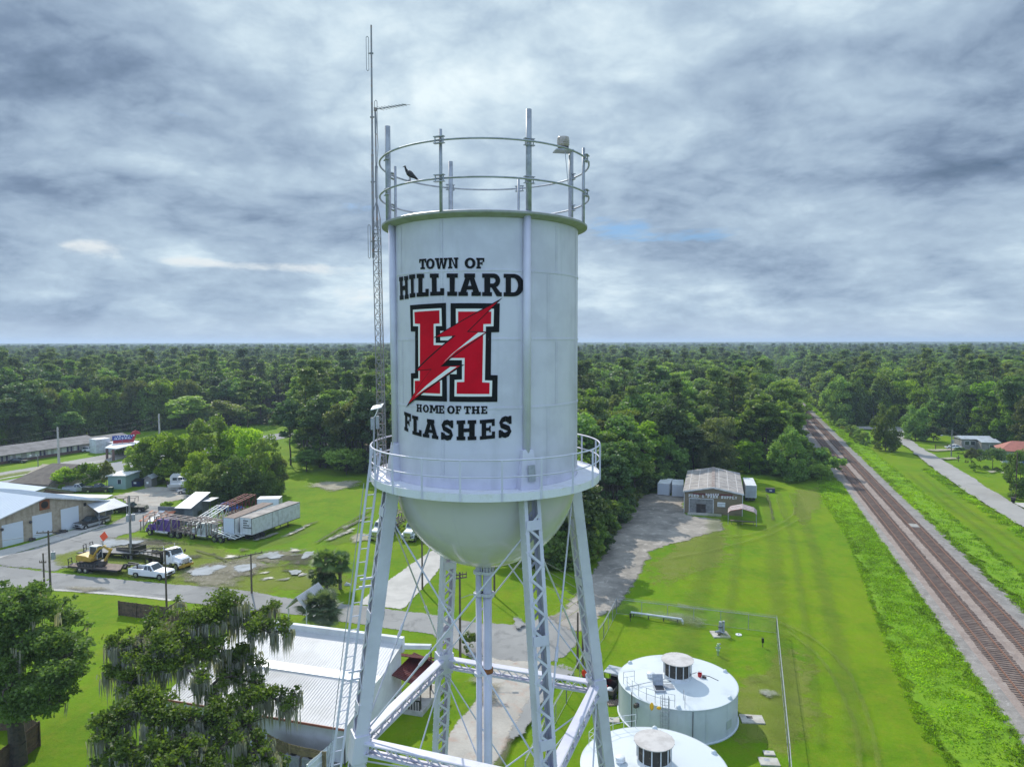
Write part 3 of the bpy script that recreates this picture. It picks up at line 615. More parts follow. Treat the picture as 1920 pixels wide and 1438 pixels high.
FOREST = [make_tree_meshes('broad', 17, 4.6, 46, 85, .80, 'leaf_forest', 1), make_tree_meshes('broad', 19, 4.2, 44, 85, .80, 'leaf_forest', 2, base=.3), make_tree_meshes('broad', 15, 5.2, 50, 85, .85, 'leaf_forest', 3, base=.15),
          make_tree_meshes('cone', 20, 4.0, 60, 65, .75, 'leaf_forest', 4), make_tree_meshes('broad', 18, 4.8, 46, 85, .8, 'leaf_dark', 6, base=.2), make_tree_meshes('pine', 23, 4.2, 46, 70, .75, 'leaf_pine', 7, limbs=8, aspect=.35),
          make_tree_meshes('pine', 21, 3.8, 40, 72, .75, 'leaf_pine', 8, limbs=8, aspect=.35), make_tree_meshes('broad', 16, 4.6, 46, 85, .8, 'leaf_bright', 9), make_tree_meshes('broad', 16, 4.4, 40, 75, .8, 'leaf_olive', 10, base=.25)]
FK = ['broadleaf_tree', 'broadleaf_tree', 'broadleaf_tree', 'conical_tree', 'dark_tree', 'pine_tree', 'pine_tree', 'bright_tree', 'olive_tree']
def plant(meshes, name, loc, s, label, cat='tree', group=None, rz=None, sx=None, parts=('crown', 'trunk')):
    t = thing(name, label, cat, loc, random.uniform(0, 6.28) if rz is None else rz, group, s)
    if sx: t.scale = (s*sx, s*sx, s)
    for nm, me in zip(parts, meshes):
        o = bpy.data.objects.new(nm, me); COL.objects.link(o); o.parent = t
    return t
# ------------------------------------------------------------------ woods
BX = [-700, -200, 0, 120, 260, 330, 480, 500, 552, 570, 600, 650, 700, 760, 850, 930, 1010, 1060, 1095, 1122, 1150, 1175, 1200, 1262, 1290, 1400, 1445, 1480, 1520, 1556, 1558, 1500, ]
def yb(px):                                      # picture height of the woods' front edge, by column
    xs = [-900, -200, 0, 110, 250, 300, 420, 500, 550, 565, 600, 650, 700, 760, 850, 930, 1010, 1060, 1095, 1125, 1155, 1178, 1200, 1262, 1290, 1400, 1442, 1475, 1515, 1552]
    ys = [868, 846, 838, 822, 808, 806, 800, 800, 800, 868, 876, 884, 890, 905, 950, 1008, 1066, 1068, 1058, 1030, 992, 950, 928, 912, 878, 876, 893, 896, 897, 896]
    return float(np.interp(px, xs, ys))
def ybr(px):
    xs = [1490, 1500, 1530, 1566, 1600, 1645, 1700, 1745, 1790, 1840, 1930, 2300]
    ys = [720, 745, 776, 799, 800, 798, 799, 812, 815, 826, 836, 860]
    return float(np.interp(px, xs, ys))
LAWNS = [(112, 796, 208, 822), (492, 770, 552, 830), (545, 800, 575, 822)]
def wooded(x, y):
    q = Vector((x, y, 0))-T1; n = q.dot(RN); s = q.dot(RD)
    if -9.0-2*(s < 120) < n < off2+8.5 and s < 1700: return False
    px, py = PX((x, y, 0))
    if n > off2/2:
        return py < ybr(px)
    if py >= yb(px): return False
    for a, b, c, d in LAWNS:
        if a < px < c and b < py < d: return False
    if -200 < px < 560 and py > 790:             # highway corridor kept open
        pass
    return True
pts = []
yy = 95.0
while yy < 1500:
    sp = 6.6 if yy < 420 else 7.6
    xm = yy*.80+25; x = -xm
    while x < xm:
        X, Y = x+random.uniform(-.42, .42)*sp, yy+random.uniform(-.42, .42)*sp
        if wooded(X, Y): pts.append((X, Y))
        x += sp
    yy += sp
def zone(x, y):
    px, py = PX((x, y, 0)); q = Vector((x, y, 0))-T1
    if q.dot(RN) > 0: return 2
    return 1 if px > 850 else 0
ZW = {0: [.14, .12, .12, .08, .14, .16, .12, .08, .04], 1: [.16, .16, .12, .12, .22, .06, .05, .07, .04], 2: [.16, .14, .12, .14, .14, .10, .08, .07, .05]}
ZT = ['behind the motel and the side street', 'between the feed store lot and the railway', 'on the far side of the railway tracks']
KW = {'broadleaf_tree': 'rounded mid green broadleaf tree', 'conical_tree': 'tall narrow green tree', 'dark_tree': 'dark green dense tree', 'pine_tree': 'tall thin crowned pine', 'bright_tree': 'light lime green tree', 'olive_tree': 'dull olive tinted tree'}
def vis_gain(x, y):                              # front rows and near rows show largest
    px, py = PX((x, y, 0)); f = (ybr(px) if zone(x, y) == 2 else yb(px))-py
    inside = -30 < px < 1950
    hid = 735 < px < 1085 and 480 < py < 1000
    return -math.hypot(x, y)*(1.0 if f > 14 else .72) - (0 if inside else 900) - (250 if hid else 0)
pts.sort(key=lambda p: -vis_gain(*p))
near, rest = pts[:285], pts[285:]
def pick(z): return int(rng.choice(9, p=np.array(ZW[z])/sum(ZW[z])))
for x, y in near:
    z = zone(x, y); k = pick(z); nm = FK[k]
    lab = f'{KW[nm]} in the woods {ZT[z]}'
    t = plant(FOREST[k], nm, (x, y, 0), random.uniform(.68, 1.24), lab, 'tree', f'{KW[nm]}s {ZT[z]}', sx=random.uniform(.92, 1.2))
    t.rotation_euler.x = random.uniform(-.04, .04)
def gn_scatter(name, verts, scales, rots, idx, meshes, flat=None):
    me = bpy.data.meshes.new(name); me.from_pydata([(float(a), float(b), float(c)) for a, b, c in verts], [], [])
    for nm, ty, arr in (('scl', 'FLOAT', scales), ('rot', 'FLOAT', rots), ('idx', 'INT', idx), ('wid', 'FLOAT', flat if flat is not None else scales)):
        a = me.attributes.new(nm, ty, 'POINT'); a.data.foreach_set('value', np.asarray(arr, dtype=np.int32 if ty == 'INT' else np.float32))
    ob = bpy.data.objects.new(name, me); COL.objects.link(ob)
    col = bpy.data.collections.new(name+'_kinds')
    for i, m in enumerate(meshes):
        o = bpy.data.objects.new(f'{name}_kind_{i:02d}', m); col.objects.link(o)
    ng = bpy.data.node_groups.new(name, 'GeometryNodeTree'); ng.interface.new_socket('Geometry', in_out='INPUT', socket_type='NodeSocketGeometry'); ng.interface.new_socket('Geometry', in_out='OUTPUT', socket_type='NodeSocketGeometry')
    n, l = ng.nodes, ng.links; gi = n.new('NodeGroupInput'); go = n.new('NodeGroupOutput'); ip = n.new('GeometryNodeInstanceOnPoints'); ci = n.new('GeometryNodeCollectionInfo')
    ci.inputs[0].default_value = col; ci.inputs['Separate Children'].default_value = True; ci.inputs['Reset Children'].default_value = True
    def attr(nm, ty): q = n.new('GeometryNodeInputNamedAttribute'); q.data_type = ty; q.inputs[0].default_value = nm; return q.outputs[0]
    l.new(gi.outputs[0], ip.inputs['Points']); l.new(ci.outputs[0], ip.inputs['Instance']); ip.inputs['Pick Instance'].default_value = True
    l.new(attr('idx', 'INT'), ip.inputs['Instance Index'])
    cs = n.new('ShaderNodeCombineXYZ'); w_ = attr('wid', 'FLOAT'); l.new(w_, cs.inputs[0]); l.new(w_, cs.inputs[1]); l.new(attr('scl', 'FLOAT'), cs.inputs[2]); l.new(cs.outputs[0], ip.inputs['Scale'])
    cr_ = n.new('ShaderNodeCombineXYZ'); l.new(attr('rot', 'FLOAT'), cr_.inputs[2]); l.new(cr_.outputs[0], ip.inputs['Rotation'])
    l.new(ip.outputs[0], go.inputs[0]); md = ob.modifiers.new('scatter', 'NODES'); md.node_group = ng
    return ob
def joined(cm, tm):
    b = bmesh.new(); b.from_mesh(cm); nf = len(b.faces); b.from_mesh(tm)
    b.faces.ensure_lookup_table()
    for f in b.faces[nf:]: f.material_index = 1
    me = bpy.data.meshes.new('wood_tree'); b.to_mesh(me); b.free(); me.materials.append(cm.materials[0]); me.materials.append(tm.materials[0]); return me
JT = [joined(*q) for q in FOREST]
FAR = [make_tree_meshes('broad', 16, 6.0, 22, 34, 1.9, 'leaf_forest', 31, base=.1), make_tree_meshes('pine', 20, 5.0, 22, 34, 1.8, 'leaf_pine', 32), make_tree_meshes('broad', 17, 5.4, 22, 34, 1.9, 'leaf_dark', 33, base=.1), make_tree_meshes('broad', 16, 6.0, 22, 34, 1.9, 'leaf_bright', 34, base=.1)]
JF = [joined(*q) for q in FAR]
vs = []; ss = []; ws = []; ro = []; ix = []
for x, y in rest:
    d = math.hypot(x, y); k = pick(zone(x, y)); s = random.uniform(.62, 1.3)
    vs.append((x, y, 0)); ss.append(s); ws.append(s*random.uniform(.95, 1.25)); ro.append(random.uniform(0, 6.28)); ix.append(k)
yy = 1500.0
while yy < 7000:
    sp = 13 if yy < 2600 else 22
    xm = yy*.80; x = -xm
    while x < xm:
        X, Y = x+random.uniform(-.45, .45)*sp, yy+random.uniform(-.45, .45)*sp; q = Vector((X, Y, 0))-T1
        if abs(q.dot(RN)-2) > 9 or Y > 2200:
            s = random.uniform(.65, 1.3); vs.append((X, Y, 0)); ss.append(s*(1.0 if yy < 2600 else 1.1)); ws.append(s*(1.55 if yy < 2600 else 2.4)); ro.append(random.uniform(0, 6.28)); ix.append(9+int(rng.choice(4, p=(.42, .24, .27, .07))))
        x += sp
    yy += sp
wood = gn_scatter('woodland', vs, ss, ro, ix, JT+JF, ws); tag(wood, kind='stuff')
fl = MB()
xs = list(range(-700, 1480, 20))
ed = [P(x, min(yb(x), 1064)-6) for x in range(-400, 1480, 20)]
sheet('woodland_floor', ed+[Vector((300, 700, 0)), Vector((-400, 700, 0))], 'bare_soil', 1.0, .3, z=.002)
# undergrowth along the front edge of the woods
und = [make_tree_meshes('broad', 3.2, 1.9, 14, 60, .42, 'leaf_forest', 51, base=.0)[0], make_tree_meshes('broad', 2.6, 2.2, 14, 60, .42, 'leaf_dark', 52, base=.0)[0], make_tree_meshes('broad', 4.4, 2.2, 16, 60, .45, 'leaf_forest', 53, base=.0)[0], make_tree_meshes('broad', 2.4, 1.6, 12, 55, .4, 'leaf_olive', 54, base=.0)[0]]
vs = []; ss = []; ro = []; ix = []
def edge_px():
    for x in np.arange(560, 1556, 5.0): yield x, yb(x)
    for x in np.arange(1500, 1925, 6.0): yield x, ybr(x)
    for x in np.arange(-20, 560, 9.0): yield x, yb(x)
for x, y in edge_px():
    for k in range(2):
        p = P(x+random.uniform(-3, 3), y-random.uniform(0, 6)-1); q = p-T1; n = q.dot(RN)
        if -5 < n < off2+6: continue
        vs.append(p); ss.append(random.uniform(.6, 1.25)*(1.7 if x < 560 or x > 1500 else 1.25)); ro.append(random.uniform(0, 6.28)); ix.append(random.randint(0, 3))
for s in np.arange(95, 560, 2.2):                # both sides of the railway cut
    for n in (-8.2, off2+8.0):
        p = along(s, n+random.uniform(-1.2, 1.2))
        if wooded(p.x+(-3 if n < 0 else 3), p.y) or s > 160: vs.append(p); ss.append(random.uniform(.5, 1.1)); ro.append(random.uniform(0, 6.28)); ix.append(random.randint(0, 3))
tag(gn_scatter('undergrowth', vs, ss, ro, ix, und), kind='stuff')
# rank weeds along the railway
wd = []
for s in range(5):
    g = np.random.default_rng(70+s); n = 110; C = np.stack([g.normal(0, .42, n), g.normal(0, .42, n), .08+.34*g.random(n)**1.4], 1)
    wd.append(leaf_obj('weed_tuft', C, .18+.20*g.random(n), 'weed' if s < 4 else 'leaf_bright', -.6, .4, None, 70+s))
vs = []; ss = []; ro = []; ix = []
def weedband(n0, n1, s0, s1, cnt, sfun=None):
    for _ in range(cnt):
        s = random.uniform(s0, s1); u = random.random(); a = n0(s) if callable(n0) else n0; b = n1(s) if callable(n1) else n1
        n = a+(b-a)*u; p = along(s, n); vs.append(p); k = min(1, 4*u*(1-u)+.35); ss.append(random.uniform(.45, 1.15)*k); ro.append(random.uniform(0, 6.28)); ix.append(random.randint(0, 4) if random.random() < .5 else random.randint(0, 3))
le = [((p-T1).dot(RD), (p-T1).dot(RN)) for p in pxs((1780, 1438), (1730, 1380), (1690, 1290), (1650, 1180), (1620, 1090), (1590, 1010), (1545, 940), (1540, 912))]
le.sort()
lef = lambda s: float(np.interp(s, [a for a, b in le], [b for a, b in le]))
weedband(lef, -3.3, -30, 95, 5600); weedband(off2+3.2, off2+8.8, -45, 165, 3000); weedband(off2+3.4, off2+7.5, 150, 420, 900); weedband(-7.5, -3.6, 95, 420, 900)
def ditch(s): return off2+17.0
weedband(lambda s: off2+15.2, lambda s: off2+18.2, -40, 120, 500)
tag(gn_scatter('railside_weeds', vs, ss, ro, ix, wd), kind='stuff')
sheet('rank_grass', [along(s, lef(s)+.6) for s in range(-30, 96, 6)]+[along(s, -4.2) for s in range(95, -31, -6)], 'lush_grass', 1.2, .5)
sheet('rank_grass', [along(s, off2+4.2) for s in range(-45, 170, 8)]+[along(s, off2+8.0) for s in range(168, -46, -8)], 'lush_grass', 1.2, .5)

for n, wd_ in ((-15.5, 1.6), (-18.5, .9), (-21.5, 2.0), (-27, 1.2), (-31, 2.4)):   # faint mowing lines along the field
    strip('mown_line', [along(s, n+1.2*math.sin(s*.03)) for s in range(-25, 85, 8)], wd_, 'mown', 1.0, .12)
for n in (off2+10.5, off2+13.0): strip('mown_line', [along(s, n+.4*math.sin(s*.05)) for s in range(-40, 120, 8)], .9, 'mown', .8, .12)
# ------------------------------------------------------------------ water tower
TD = 23.5; TX = (910.5-960)/F*TD; TR = 3.03; LEGAZ = [R(25+90*k) for k in range(4)]
tower = thing('water_tower', 'tall white town water tower on four lattice legs with red and black painted emblem', 'water tower', (TX, TD, 0))
TC = Vector((TX, TD, 0))
def pol(az, r, z): return Vector((r*math.sin(az), -r*math.cos(az), z))      # az 0 faces the camera, + to the right
ZF, ZT_, ZB = 28.70, 36.62, 25.58
def cyl_hit(px, py):                             # point of the tank wall behind a pixel of the photograph -> (azimuth, z)
    d = ray(px, py); o = Vector((0, 0, CAMH))-TC; a = d.x*d.x+d.y*d.y; b = 2*(o.x*d.x+o.y*d.y); c = o.x*o.x+o.y*o.y-TR*TR
    disc = b*b-4*a*c; t = (-b-math.sqrt(max(disc, 0)))/(2*a); p = o+d*t
    return math.atan2(p.x, -p.y), p.z
def wallpt(az, z, off=0.0): return pol(az, TR+off, z)
def shell(b):
    b.smooth = True
    b.lathe([(TR, ZF-.02), (TR, ZF+1.5), (TR, 31.08), (TR, 33.08), (TR, 35.05), (TR, ZT_)], 128)
    b.smooth = False
    for z in (31.08, 33.08, 35.05): b.lathe([(TR, z-.030), (TR+.010, z-.028), (TR+.010, z+.028), (TR, z+.030)], 128)
    g = random.Random(3)
    for k, (z0, z1) in enumerate(((ZF+.25, 31.05), (31.1, 33.05), (33.1, 35.02), (35.07, ZT_-.1))):     # vertical lap joints with their rivets, staggered ring by ring
        for az0 in (-24, 40, 72, 130, 190, 250, -62):
            az = R(az0+(7 if k % 2 else 0)) if az0 != -24 else R(-22.4)
            if az0 == 72: az = R(72)
            dz = .075; z = z0
            a0, a1 = az-.010, az+.010
            b.quad(wallpt(a0, z0, .006), wallpt(a1, z0, .006), wallpt(a1, z1, .006), wallpt(a0, z1, .006))
            while z < z1:
                for da in (-.016, .016):
                    c = wallpt(az+da, z, .002); u = pol(az+da+math.pi/2, 1, 0); rr = .013; o_ = pol(az+da, 1, 0)
                    b.add([c+u*rr, c+Vector((0, 0, rr)), c-u*rr, c-Vector((0, 0, rr)), c+o_*.014], [(0, 1, 4), (1, 2, 4), (2, 3, 4), (3, 0, 4)])
                z += dz
    for z in (31.08, 33.08, 35.05, ZF+.16, ZF+.24):              # ring seams: rivets
        n = 190
        for i in range(n):
            az = 2*math.pi*i/n
            if math.cos(az) < -.05: continue
            for zz in ((z-.018, z+.018) if z > 30 else (z,)):
                c = wallpt(az, zz, .009 if z > 30 else .002); u = pol(az+math.pi/2, 1, 0); rr = .012; o_ = pol(az, 1, 0)
                b.add([c+u*rr, c+Vector((0, 0, rr)), c-u*rr, c-Vector((0, 0, rr)), c+o_*.012], [(0, 1, 4), (1, 2, 4), (2, 3, 4), (3, 0, 4)])
tank = part('tank', M['tower_white'], tower, shell)
def roof_fn(b):
    b.smooth = True
    b.lathe([(TR-.02, ZT_-.02), (3.30, ZT_+.03), (3.32, ZT_+.07), (3.30, ZT_+.10), (2.2, ZT_+.16), (0.9, ZT_+.22), (.55, ZT_+.34), (0.02, ZT_+.42)], 96)
part('roof', [M['tower_white']], tower, roof_fn)
part('roof_flange', M['tower_flange'], tower, lambda b: (b.lathe([(TR+.012, ZT_-.07), (3.325, ZT_+.02), (3.335, ZT_+.075), (3.27, ZT_+.11)], 96)))
def bowl_fn(b):
    b.smooth = True; prof = []
    for i in range(25):
        t = i/24*math.pi/2; prof.append((max(.02, TR*.995*math.cos(t)), ZF-.05-(ZF-.05-ZB)*math.sin(t)))
    b.lathe(prof[::-1], 96); b.smooth = False
    for k in range(8):                           # meridian rivet seams
        az = R(-17+45*k)
        for i in range(46):
            t = (i+.5)/46*math.pi/2*.97; rr = TR*.995*math.cos(t); z = ZF-.05-(ZF-.05-ZB)*math.sin(t); c = pol(az, rr+.004, z); b.ball(c, .014, 4, 2)
part('bowl', M['bowl_paint'], tower, bowl_fn)
# balcony
def deck_fn(b):
    b.lathe([(TR+.01, ZF-.015), (TR+.01, ZF), (3.74, ZF), (3.74, ZF-.015)], 96)
    b.lathe([(3.66, ZF-.20), (3.76, ZF-.20), (3.76, ZF+.035), (3.742, ZF+.035), (3.742, ZF-.17), (3.66, ZF-.17)], 96)
    for i in range(24): a = 2*math.pi*i/24; b.bar(pol(a, TR+.0, ZF-.12), pol(a, 3.7, ZF-.10), .05, .14)
balc = part('balcony', M['deck_white'], tower, deck_fn)
def rail_fn(b):
    b.smooth = True; b.ring(3.76, ZF+.98, .026, 96, 8); b.ring(3.76, ZF+.50, .021, 96, 8); b.smooth = False
    for i in range(20):
        a = R(9+18*i); b.bar(pol(a, 3.775, ZF-.19), pol(a, 3.775, ZF+.98), .055, .03)
part('railing', M['tower_white'], balc, rail_fn)
def box_fn(b):
    pass
# top railing
def top_fn(b):
    b.smooth = True; b.ring(3.37, 38.66, .030, 96, 8); b.ring(3.37, 37.60, .030, 96, 8)
top = part('top_railing', M['galv'], tower, top_fn)
for k in range(8):
    az = R(25+45*k); big = k % 2 == 0; rr = TR+.13 if big else 3.30
    def post(b, az=az, big=big, rr=rr):
        b.smooth = True
        b.tube(pol(az, rr+(.06 if big else 0), ZT_+.06), pol(az, rr+(.06 if big else 0), 39.58 if big else 38.98), .085 if big else .048, None, 14)
        b.smooth = False
        for z in (38.66, 37.60):
            c = pol(az, rr+.10, z)
            for dz in (-.09, .09): b.bar(c+pol(az+math.pi/2, .16, dz), c-pol(az+math.pi/2, .16, -dz), .12, .022)
            for sg in (-1, 1): b.bar(c+pol(az+math.pi/2, .125*sg, -.1), c+pol(az+math.pi/2, .125*sg, .1), .03, .03)
    part('post', M['galv'], top, post)
# riser
def riser_fn(b):
    b.smooth = True; b.tube((-.26, -.05, 0), (-.26, -.05, ZB+.1), .102, None, 20); b.tube((.03, -.05, 0), (.03, -.05, ZB+.1), .148, None, 24); b.smooth = False
    for z in (25.3, 24.55): b.tube((.03, -.05, z-.05), (.03, -.05, z+.05), .24, None, 20); b.tube((-.26, -.05, z-.05), (-.26, -.05, z+.05), .18, None, 16)
    for a in range(12):
        t = a*.5236; b.tube((.03+.21*math.cos(t), -.05+.21*math.sin(t), 25.25), (.03+.21*math.cos(t), -.05+.21*math.sin(t), 25.55), .02, None, 5)
    b.tube((-.26, -.05, 21.75), (-.26, -.05, 21.85), .17, None, 14); b.box((-.12, -.05, 21.8), (.2, .08, .06)); b.box((-.12, -.05, 17.9), (.5, .12, .1))
    b.cur = 1
    b.tube((.03, -.05, 21.85), (.03, -.05, 22.0), .19, None, 20); b.tube((.03, -.05, 24.5), (.03, -.05, 24.53), .205, None, 16)
part('riser_pipe', [M['tower_white'], M['rust']], tower, riser_fn)
# legs: two channel faces laced together; splayed outwards
def legr(z): return 3.20+.141*(28.7-z)
def leg_frame(az, z):
    c = pol(az, legr(z), z); return c, pol(az, 1, 0), pol(az+math.pi/2, 1, 0)
GAZ = LEGAZ[0]
# faces of each leg run radially (open laced side) / tangentially (solid plate), as on the tower
def leg_fn(az, side):
    def f(b):
        def pt(z, r, t):
            c, o, u = leg_frame(az, z); return c+o*r+u*t
        W, Dp = .265, .20
        z0, z1 = -.2, ZF-.15
        for sg in (-1, 1):                       # two channels: webs face sideways
            b.hexa([pt(z0, -Dp, sg*W), pt(z0, Dp, sg*W), pt(z0, Dp, sg*(W-.03)), pt(z0, -Dp, sg*(W-.03)), pt(z1, -Dp, sg*W), pt(z1, Dp, sg*W), pt(z1, Dp, sg*(W-.03)), pt(z1, -Dp, sg*(W-.03))])
            for q in (-1, 1):                    # flanges
                b.hexa([pt(z0, q*Dp, sg*(W-.03)), pt(z0, q*Dp, sg*(W-.11)), pt(z0, q*(Dp-.025), sg*(W-.11)), pt(z0, q*(Dp-.025), sg*(W-.03)), pt(z1, q*Dp, sg*(W-.03)), pt(z1, q*Dp, sg*(W-.11)), pt(z1, q*(Dp-.025), sg*(W-.11)), pt(z1, q*(Dp-.025), sg*(W-.03))])
        z = 1.0; k = 0; st = .36
        while z < z1-.9:                         # lacing bars on both open faces
            for q in (-1, 1):
                s = 1 if k % 2 else -1
                a_, b_ = pt(z, q*(Dp+.012), s*(W-.07)), pt(z+st, q*(Dp+.012), -s*(W-.07)); c, o, u = leg_frame(az, z)
                b.bar(a_, b_, .015, .075, u) if False else b.bar(a_, b_, .075, .014, o)
            z += st; k += 1
        for zz in (27.85, 24.6, 21.75):          # batten plates
            for q in (-1, 1): b.hexa([pt(zz-.28, q*(Dp+.014), -W+.03), pt(zz-.28, q*(Dp+.014), W-.03), pt(zz-.28, q*(Dp+.03), W-.03), pt(zz-.28, q*(Dp+.03), -W+.03), pt(zz+.0, q*(Dp+.014), -W+.03), pt(zz+.0, q*(Dp+.014), W-.03), pt(zz+.0, q*(Dp+.03), W-.03), pt(zz+.0, q*(Dp+.03), -W+.03)])
        # joint box at strut level
        zz = 20.35; b.hexa([pt(zz-.42, -Dp-.05, -W-.05), pt(zz-.42, Dp+.05, -W-.05), pt(zz-.42, Dp+.05, W+.05), pt(zz-.42, -Dp-.05, W+.05), pt(zz+.42, -Dp-.05, -W-.05), pt(zz+.42, Dp+.05, -W-.05), pt(zz+.42, Dp+.05, W+.05), pt(zz+.42, -Dp-.05, W+.05)])
        for i in range(60):                      # bolt heads along the flanges
            z = z1-.3-i*.26
            for sg in (-1, 1):
                for q in (-1, 1): b.ball(pt(z, q*(Dp-.03), sg*(W+.008)), .022, 5, 3)
        # gusset where the leg meets the shell
        c, o, u = leg_frame(az, ZF-.2)
    return f
for az in LEGAZ:
    lg = part('leg', M['tower_white'], tower, leg_fn(az, 0))
    def pil(b, az=az):                           # half-round post up the tank wall, boxed foot on the balcony
        b.smooth = True; b.tube(pol(az, TR+.05, ZF+1.0), pol(az, TR+.09, ZT_+.02), .115, None, 16); b.smooth = False
        w0, w1 = .30, .17
        u = pol(az+math.pi/2, 1, 0); o = pol(az, 1, 0); c0 = pol(az, TR-.05, ZF); c1 = pol(az, TR-.05, ZF+1.15)
        b.hexa([c0-u*w0, c0+u*w0, c0+u*w0+o*.36, c0-u*w0+o*.36, c1-u*w1, c1+u*w1, c1+u*w1+o*.20, c1-u*w1+o*.20])
    part('wall_post', M['tower_white'], tower, pil)
# dark hatch plate by the front leg foot
part('hatch', [M['tower_white'], M['galv']], tower, lambda b: (b.bx(-.0, .0001, 0, .0001, 0, .0001), setattr(b, 'cur', 1), b.hexa([pol(LEGAZ[0]-.02, TR+.325, ZF+.25), pol(LEGAZ[0]+.045, TR+.325, ZF+.25), pol(LEGAZ[0]+.045, TR+.345, ZF+.25), pol(LEGAZ[0]-.02, TR+.345, ZF+.25), pol(LEGAZ[0]-.02, TR+.275, ZF+.72), pol(LEGAZ[0]+.045, TR+.275, ZF+.72), pol(LEGAZ[0]+.045, TR+.30, ZF+.72), pol(LEGAZ[0]-.02, TR+.30, ZF+.72)])))
# struts and tie rods
ZS = 20.35
for k in range(4):
    a0, a1 = LEGAZ[k], LEGAZ[(k+1) % 4]
    def st(b, a0=a0, a1=a1):
        p, q = pol(a0, legr(ZS), ZS), pol(a1, legr(ZS), ZS); d = (q-p).normalized(); p = p+d*.3; q = q-d*.3; n = Vector((-d.y, d.x, 0))
        for zz in (.17, -.17):
            for sg in (-1, 1): b.bar(p+n*(.13*sg)+Vector((0, 0, zz)), q+n*(.13*sg)+Vector((0, 0, zz)), .09, .05)
            b.bar(p+Vector((0, 0, zz+(.028 if zz > 0 else -.028))), q+Vector((0, 0, zz+(.028 if zz > 0 else -.028))), .30, .012)
        L = (q-p).length; m = int(L/.34)
        for i in range(m):
            u0, u1 = i/m, (i+1)/m; s = 1 if i % 2 else -1
            for sg in (-1, 1): b.bar(p+d*L*u0+n*(.15*sg)+Vector((0, 0, .16*s)), p+d*L*u1+n*(.15*sg)+Vector((0, 0, -.16*s)), .014, .06, n)
    part('strut', M['tower_white'], tower, st)
    def rods(b, a0=a0, a1=a1):
        for (za, zb) in ((27.55, ZS+.3), (ZS-.3, 9.6)):
            for p, q in ((pol(a0, legr(za)-.05, za), pol(a1, legr(zb)-.1, zb)), (pol(a1, legr(za)-.05, za), pol(a0, legr(zb)-.1, zb))):
                b.tube(p, q, .030, None, 6); m = p.lerp(q, .62); d = (q-p).normalized()
                b.tube(m-d*.22, m+d*.22, .055, None, 6)
                b.bar(p-d*.1, p+d*.35, .04, .22); b.bar(q-d*.35, q+d*.1, .04, .22)
    part('tie_rod', M['tower_white'], tower, rods)
def spokes(b):
    for az in LEGAZ:
        b.tube((0, 0, 18.0), pol(az, legr(19.9), 19.9), .028, None, 6); b.tube(pol(az, .15, 18.0), pol(az, legr(14.5), 14.5), .025, None, 6)
part('riser_stay', M['tower_white'], tower, spokes)
# ladder on the outer face of the left leg
LA = LEGAZ[3]
def lad(b):
    def pt(z, t, r=.0): c, o, u = leg_frame(LA, z); return c+o*t+u*(-.12+r)
    zt = ZF+.98
    for t in (.46, .74): b.bar(pt(2, t), pt(zt, t), .07, .04)
    z = 2.2
    while z < zt-.3: b.tube(pt(z, .46), pt(z, .74), .018, None, 5); z += .42
    for z in (25.6, 22.7, 19.2, 12): b.bar(pt(z, .2), pt(z, .60), .06, .06); b.bar(pt(z-.25, .2), pt(z-.25, .60), .06, .06)
part('ladder', M['tower_white'], tower, lad)
def conduit(b):
    def pt(z, t, r=.0): c, o, u = leg_frame(LA, z); return c+o*(.34+r)+u*t
    b.path([pt(28.6, -.2, .5), pt(20, -.2, .5), pt(2, -.2, .5)], .014, 5)
    b.path([pt(27.4, -.05, -.25), pt(20, -.05, -.25), pt(3, -.05, -.25)], .022, 5)
part('conduit', M['galv'], tower, conduit)
# ---- painted lettering and emblem
def clip_strip(poly, a, b_):
    def cut(pts, f):
        out = []
        for i in range(len(pts)):
            p, q = pts[i-1], pts[i]; fp, fq = f(p), f(q)
            if (fp >= 0) != (fq >= 0): t = fp/(fp-fq); out.append((p[0]+(q[0]-p[0])*t, p[1]+(q[1]-p[1])*t))
            if fq >= 0: out.append(q)
        return out
    r = cut(poly, lambda p: p[0]-a); return cut(r, lambda p: b_-p[0]) if r else []
from mathutils.geometry import tessellate_polygon
def paint(b, poly, off):                         # poly in (azimuth, z)
    tri = tessellate_polygon([[Vector((p[0], p[1], 0)) for p in poly]])
    for t in tri:
        pp = [poly[i] for i in t]; lo = min(p[0] for p in pp); hi = max(p[0] for p in pp); w_ = R(2.5); k = math.floor(lo/w_)
        while k*w_ < hi:
            c = clip_strip(pp, k*w_, (k+1)*w_)
            if len(c) >= 3: b.poly([wallpt(q[0], q[1], off) for q in c])
            k += 1
def arcpts(cx, cy, rx, ry, a0, a1, n): return [(cx+rx*math.cos(R(a0+(a1-a0)*i/n)), cy+ry*math.sin(R(a0+(a1-a0)*i/n))) for i in range(n+1)]
def rc(x0, y0, x1, y1): return [(x0, y0), (x1, y0), (x1, y1), (x0, y1)]
def band_(outer, inner): return [[outer[i], outer[i+1], inner[i+1], inner[i]] for i in range(len(outer)-1)]
def thick(pts, w):
    L = []; Q = []
    for i, p in enumerate(pts):
        a, c = pts[max(i-1, 0)], pts[min(i+1, len(pts)-1)]; dx_, dy_ = c[0]-a[0], c[1]-a[1]; l = math.hypot(dx_, dy_); nx, ny = -dy_/l*w/2, dx_/l*w/2
        L.append((p[0]+nx, p[1]+ny)); Q.append((p[0]-nx, p[1]-ny))
    return band_(L, Q)
S_ = [(.80, .74), (.72, .84), (.52, .895), (.30, .85), (.185, .72), (.25, .58), (.50, .50), (.74, .42), (.82, .28), (.70, .15), (.48, .105), (.28, .16), (.18, .27)]
